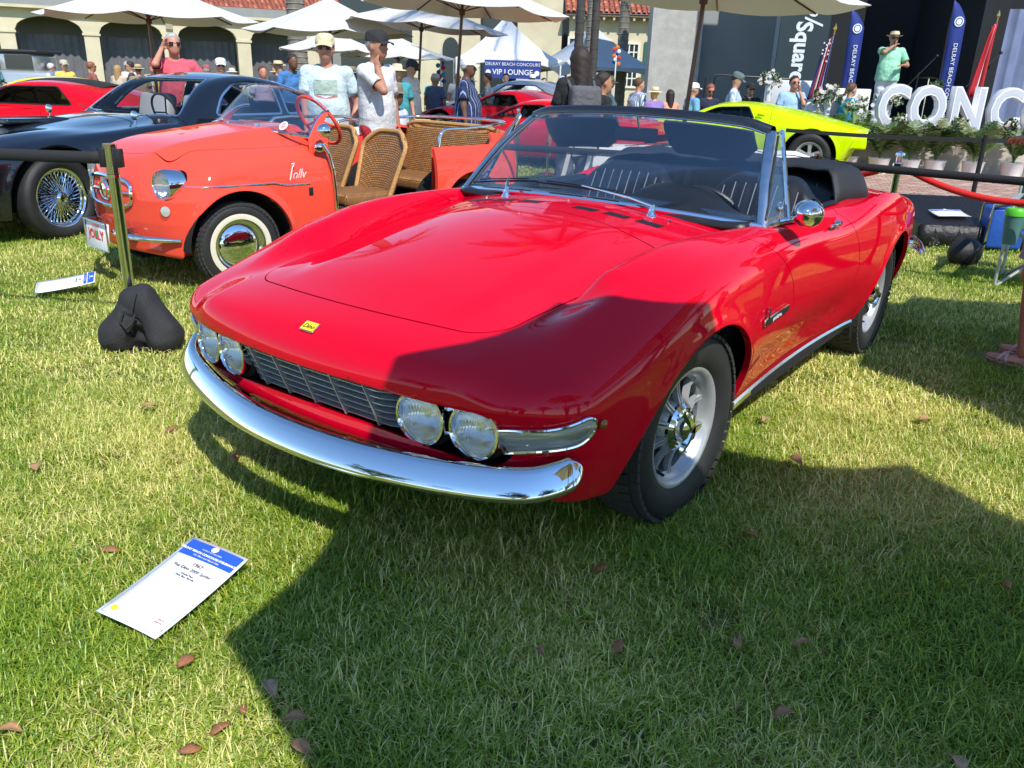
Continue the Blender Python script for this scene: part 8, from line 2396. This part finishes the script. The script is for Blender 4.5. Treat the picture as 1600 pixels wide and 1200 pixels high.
# far left crowd
crowd = [(-12.2, 22.0, (.30, .42, .55), ('grey', 'short'), ((.66, .6, .45), 'sun'), -100, 'in a wide pale sun hat at the far left of the crowd'), (-12.9, 22.3, (.10, .16, .25), ('grey', 'short'), ((.75, .75, .75), 'cap'), 30, 'grey haired in a slate blue top at the left end of the crowd'), (-11.7, 21.6, (.42, .50, .62), ('white', 'short'), None, 60, 'in a pale blue shirt right of the sun hat'), (-11.05, 21.0, (.70, .55, .10), ('dark', 'short'), ((.5, .45, .35), 'cap'), -40, 'in a yellow shirt and beige cap at left'),
   (-10.2, 20.6, (.30, .10, .08), ('red', 'short'), None, 40, 'with red hair and a rust top in the left crowd'), (-9.9, 21.3, (.55, .45, .35), ('blond', 'long'), None, 80, 'with long blond hair in the left crowd'), (-9.35, 20.8, (.05, .05, .06), ('dark', 'short'), None, 200, 'in black near the middle of the left crowd'), (-8.95, 20.3, (.30, .2, .12), ('brown', 'short'), ((.55, .42, .25), 'sun'), 120, 'in a brown sun hat near the woman in yellow'),
   (-8.35, 20.2, (.70, .42, .03), ('brown', 'long'), None, 95, 'with brown hair and a mustard yellow top'), (-7.85, 20.4, (.60, .60, .60), ('dark', 'long'), None, 70, 'with long black hair and a white top'), (-7.1, 19.6, (.62, .63, .66), ('grey', 'short'), ((.35, .1, .1), 'cap'), 100, 'broad man in a white shirt and dull red cap'), (-5.3, 18.8, (.15, .55, .50), ('blond', 'short'), ((.72, .52, .25), 'sun'), 80, 'in a mint top and a bright straw hat behind the man in pink'),
   (-4.95, 22.5, (.6, .6, .6), ('grey', 'short'), ((.5, .5, .42), 'cap'), -80, 'in a pale cap between the dark coupe and the arcade'), (-2.25, 22.2, (.06, .50, .48), ('blond', 'short'), None, 80, 'in a turquoise T-shirt behind the silver coupe'), (-1.62, 21.9, (.62, .6, .58), ('dark', 'bald'), None, -60, 'in a white shirt left of the VIP banner'), (-1.40, 23.0, (.66, .66, .66), ('grey', 'short'), ((.75, .75, .75), 'cap'), 40, 'in a white cap left of the VIP banner'),
   (-.45, 24.0, (.02, .02, .025), ('dark', 'short'), ((.7, .7, .7), 'cap'), -90, 'in black with a white cap below the banner'), (.30, 24.3, (.68, .68, .68), ('dark', 'short'), ((.78, .78, .78), 'cap'), 80, 'in white with a white cap below the word lounge'), (.62, 24.6, (.04, .04, .05), ('dark', 'short'), None, -70, 'in dark clothes below the right end of the banner'), (1.45, 22.6, (.50, .20, .28), ('white', 'short'), None, 120, 'with white hair and a pink shirt behind the red sports coupe'),
   (1.85, 22.0, (.42, .60, .56), ('red', 'short'), None, 95, 'in a pale green top behind the red sports coupe'), (1.80, 23.2, (.4, .45, .55), ('grey', 'short'), ((.7, .7, .7), 'cap'), 60, 'in a grey blue shirt and white cap by the shiny tent')]
crowd += [(-2.9, 15.9, (.5, .5, .52), ('dark', 'short'), None, -60, 'in a grey shirt behind the two men near the coral car'), (-2.2, 16.4, (.10, .25, .30), ('blond', 'long'), None, 100, 'with blond hair in a petrol top under the middle umbrella'), (-1.05, 17.6, (.62, .62, .60), ('grey', 'short'), ((.7, .66, .5), 'sun'), -40, 'in white with a pale hat under the largest umbrella'),
   (-.75, 19.2, (.2, .22, .25), ('dark', 'short'), None, 180, 'in slate grey left of the navy striped man'), (-3.3, 18.2, (.55, .2, .2), ('brown', 'long'), None, 60, 'in a coral top below the left umbrella'), (-13.6, 24, (.2, .3, .5), ('dark', 'short'), ((.3, .3, .32), 'cap'), 0, 'in blue with a grey cap at the far left'), (-10.7, 23.6, (.6, .6, .6), ('grey', 'short'), None, 90, 'in white behind the yellow shirt at left'), (-8.8, 23.2, (.12, .2, .15), ('brown', 'short'), None, -90, 'in dark green before the second arch column'),
   (-6.3, 22.8, (.5, .42, .3), ('dark', 'long'), None, 90, 'in beige before the third arch'), (-3.4, 21.5, (.62, .6, .6), ('white', 'short'), ((.75, .74, .7), 'cap'), 100, 'in white with a white cap behind the cream capped man'), (-5.9, 21.8, (.1, .1, .12), ('dark', 'short'), None, 70, 'in black right of the man in pink'), (.95, 20.8, (.3, .35, .4), ('dark', 'short'), ((.75, .75, .75), 'cap'), -60, 'in grey blue with a white cap left of the dark trunk'), (-3.9, 19.0, (.05, .05, .07), ('dark', 'short'), None, 20, 'in black below the low umbrella left of the cream cap'), (-4.6, 21.2, (.62, .6, .55), ('brown', 'long'), None, 110, 'in ivory with brown hair behind the bright blue shirt'), (-2.6, 18.0, (.55, .50, .2), ('dark', 'short'), None, -80, 'in ochre between the cream cap and the black cap'), (-1.85, 18.6, (.1, .15, .3), ('grey', 'short'), ((.6, .6, .6), 'cap'), 60, 'in navy with a grey cap behind the white T-shirt'), (-1.3, 20.0, (.5, .3, .3), ('blond', 'short'), None, -50, 'in dusty pink right of the black cap'), (-.4, 21.8, (.65, .65, .65), ('dark', 'short'), None, -90, 'in white under the left end of the lounge banner'), (-7.6, 22.8, (.25, .35, .5), ('grey', 'short'), ((.7, .66, .5), 'sun'), 80, 'in denim blue with a pale hat by the second arch'), (-9.6, 22.6, (.6, .58, .5), ('brown', 'short'), None, -70, 'in cream behind the woman with long blond hair'), (-12.6, 20.6, (.12, .3, .35), ('white', 'short'), None, -30, 'in teal at the far left before the limousine'), (2.9, 21.5, (.3, .32, .35), ('dark', 'short'), None, 90, 'in grey behind the clipped bush')]
for k, (x, y, sc_, hr_, ht_, yw, lab) in enumerate(crowd):
 fem = hr_[1] == 'long'
 nm = lab if lab.startswith('broad') else (('woman ' if fem else 'person ') + lab)
 person(nm, (x, y, Z), yw, 1.62 + .05 * math.sin(k * 2.3) + (.06 if k in (10,) else 0), ('fair', 'tan', 'ruddy')[k % 3], hr_, sc_, None, (JE, BG)[k % 2], ht_, k % 2 == 0, female=fem, res=.04, build=1.2 if k == 10 else 1.0)
# woman walking in at the right edge, bare legs and sandals
wl_ = person('woman with bare legs and pale strappy sandals stepping in at the right edge', (2.74, 4.14, 0), 125, 1.72, 'tan', ('brown', 'long'), (.35, .30, .32), None, ((.30, .26, .30), 'shorts'), None, False, female=True, res=.018, shoes=(.56, .30, .20), handL=(.22, .12, 1.15), handR=(.22, -.12, 1.15))
for sh in [c for c in COL.objects if c.parent == wl_ and c.name.startswith('shoe')]: sh.scale = (1, 1, .9)
SK = mat('sandal_leather', (.62, .42, .38), .5)
for s_ in (-1, 1):
 cy_, cx_ = (.11, -.02) if s_ > 0 else (-.115, .02)
 b = MB(); b.sheet([[(cx_ - .085 + .26 * i / 8, cy_ + (.030 + .020 * math.sin(PI * i / 8)) * u, .012) for u in (-1, 0, 1)] for i in range(9)], .012); b.build('sandal_sole', SK, wl_, ang=180)
 for (xa, xb, hgt) in ((.10, .06, .045), (.05, .11, .05), (-.03, -.03, .10)):
  b = MB(); b.sheet([[(cx_ + xa + (xb - xa) * i / 8 + dx, cy_ + .053 * math.cos(PI * (1 - i / 8)), .010 + hgt * math.sin(PI * i / 8)) for dx in (-.009, .009)] for i in range(9)], .003); b.build('sandal_strap', SK, wl_, ang=180)
# people behind the photographer, seen only in the chrome and paint
for k, (x, y, c_) in enumerate(((1.9, -1.6, (.1, .2, .4)), (3.2, -1.2, (.6, .6, .6)), (-1.4, -2.6, (.5, .1, .1)), (6.2, 4.2, (.65, .65, .62)), (6.6, 2.7, (.05, .3, .35)), (7.2, 5.6, (.55, .45, .3)))):
 person(('man in blue standing behind the photographer', 'man in pale grey standing behind the photographer', 'woman in red standing behind the photographer', 'man in white beyond the right edge', 'man in teal beyond the right edge', 'man in tan farther beyond the right edge')[k], (x, y, 0), 80, 1.72, 'fair', ('brown', 'short'), c_, None, JE, None, False, res=.045)
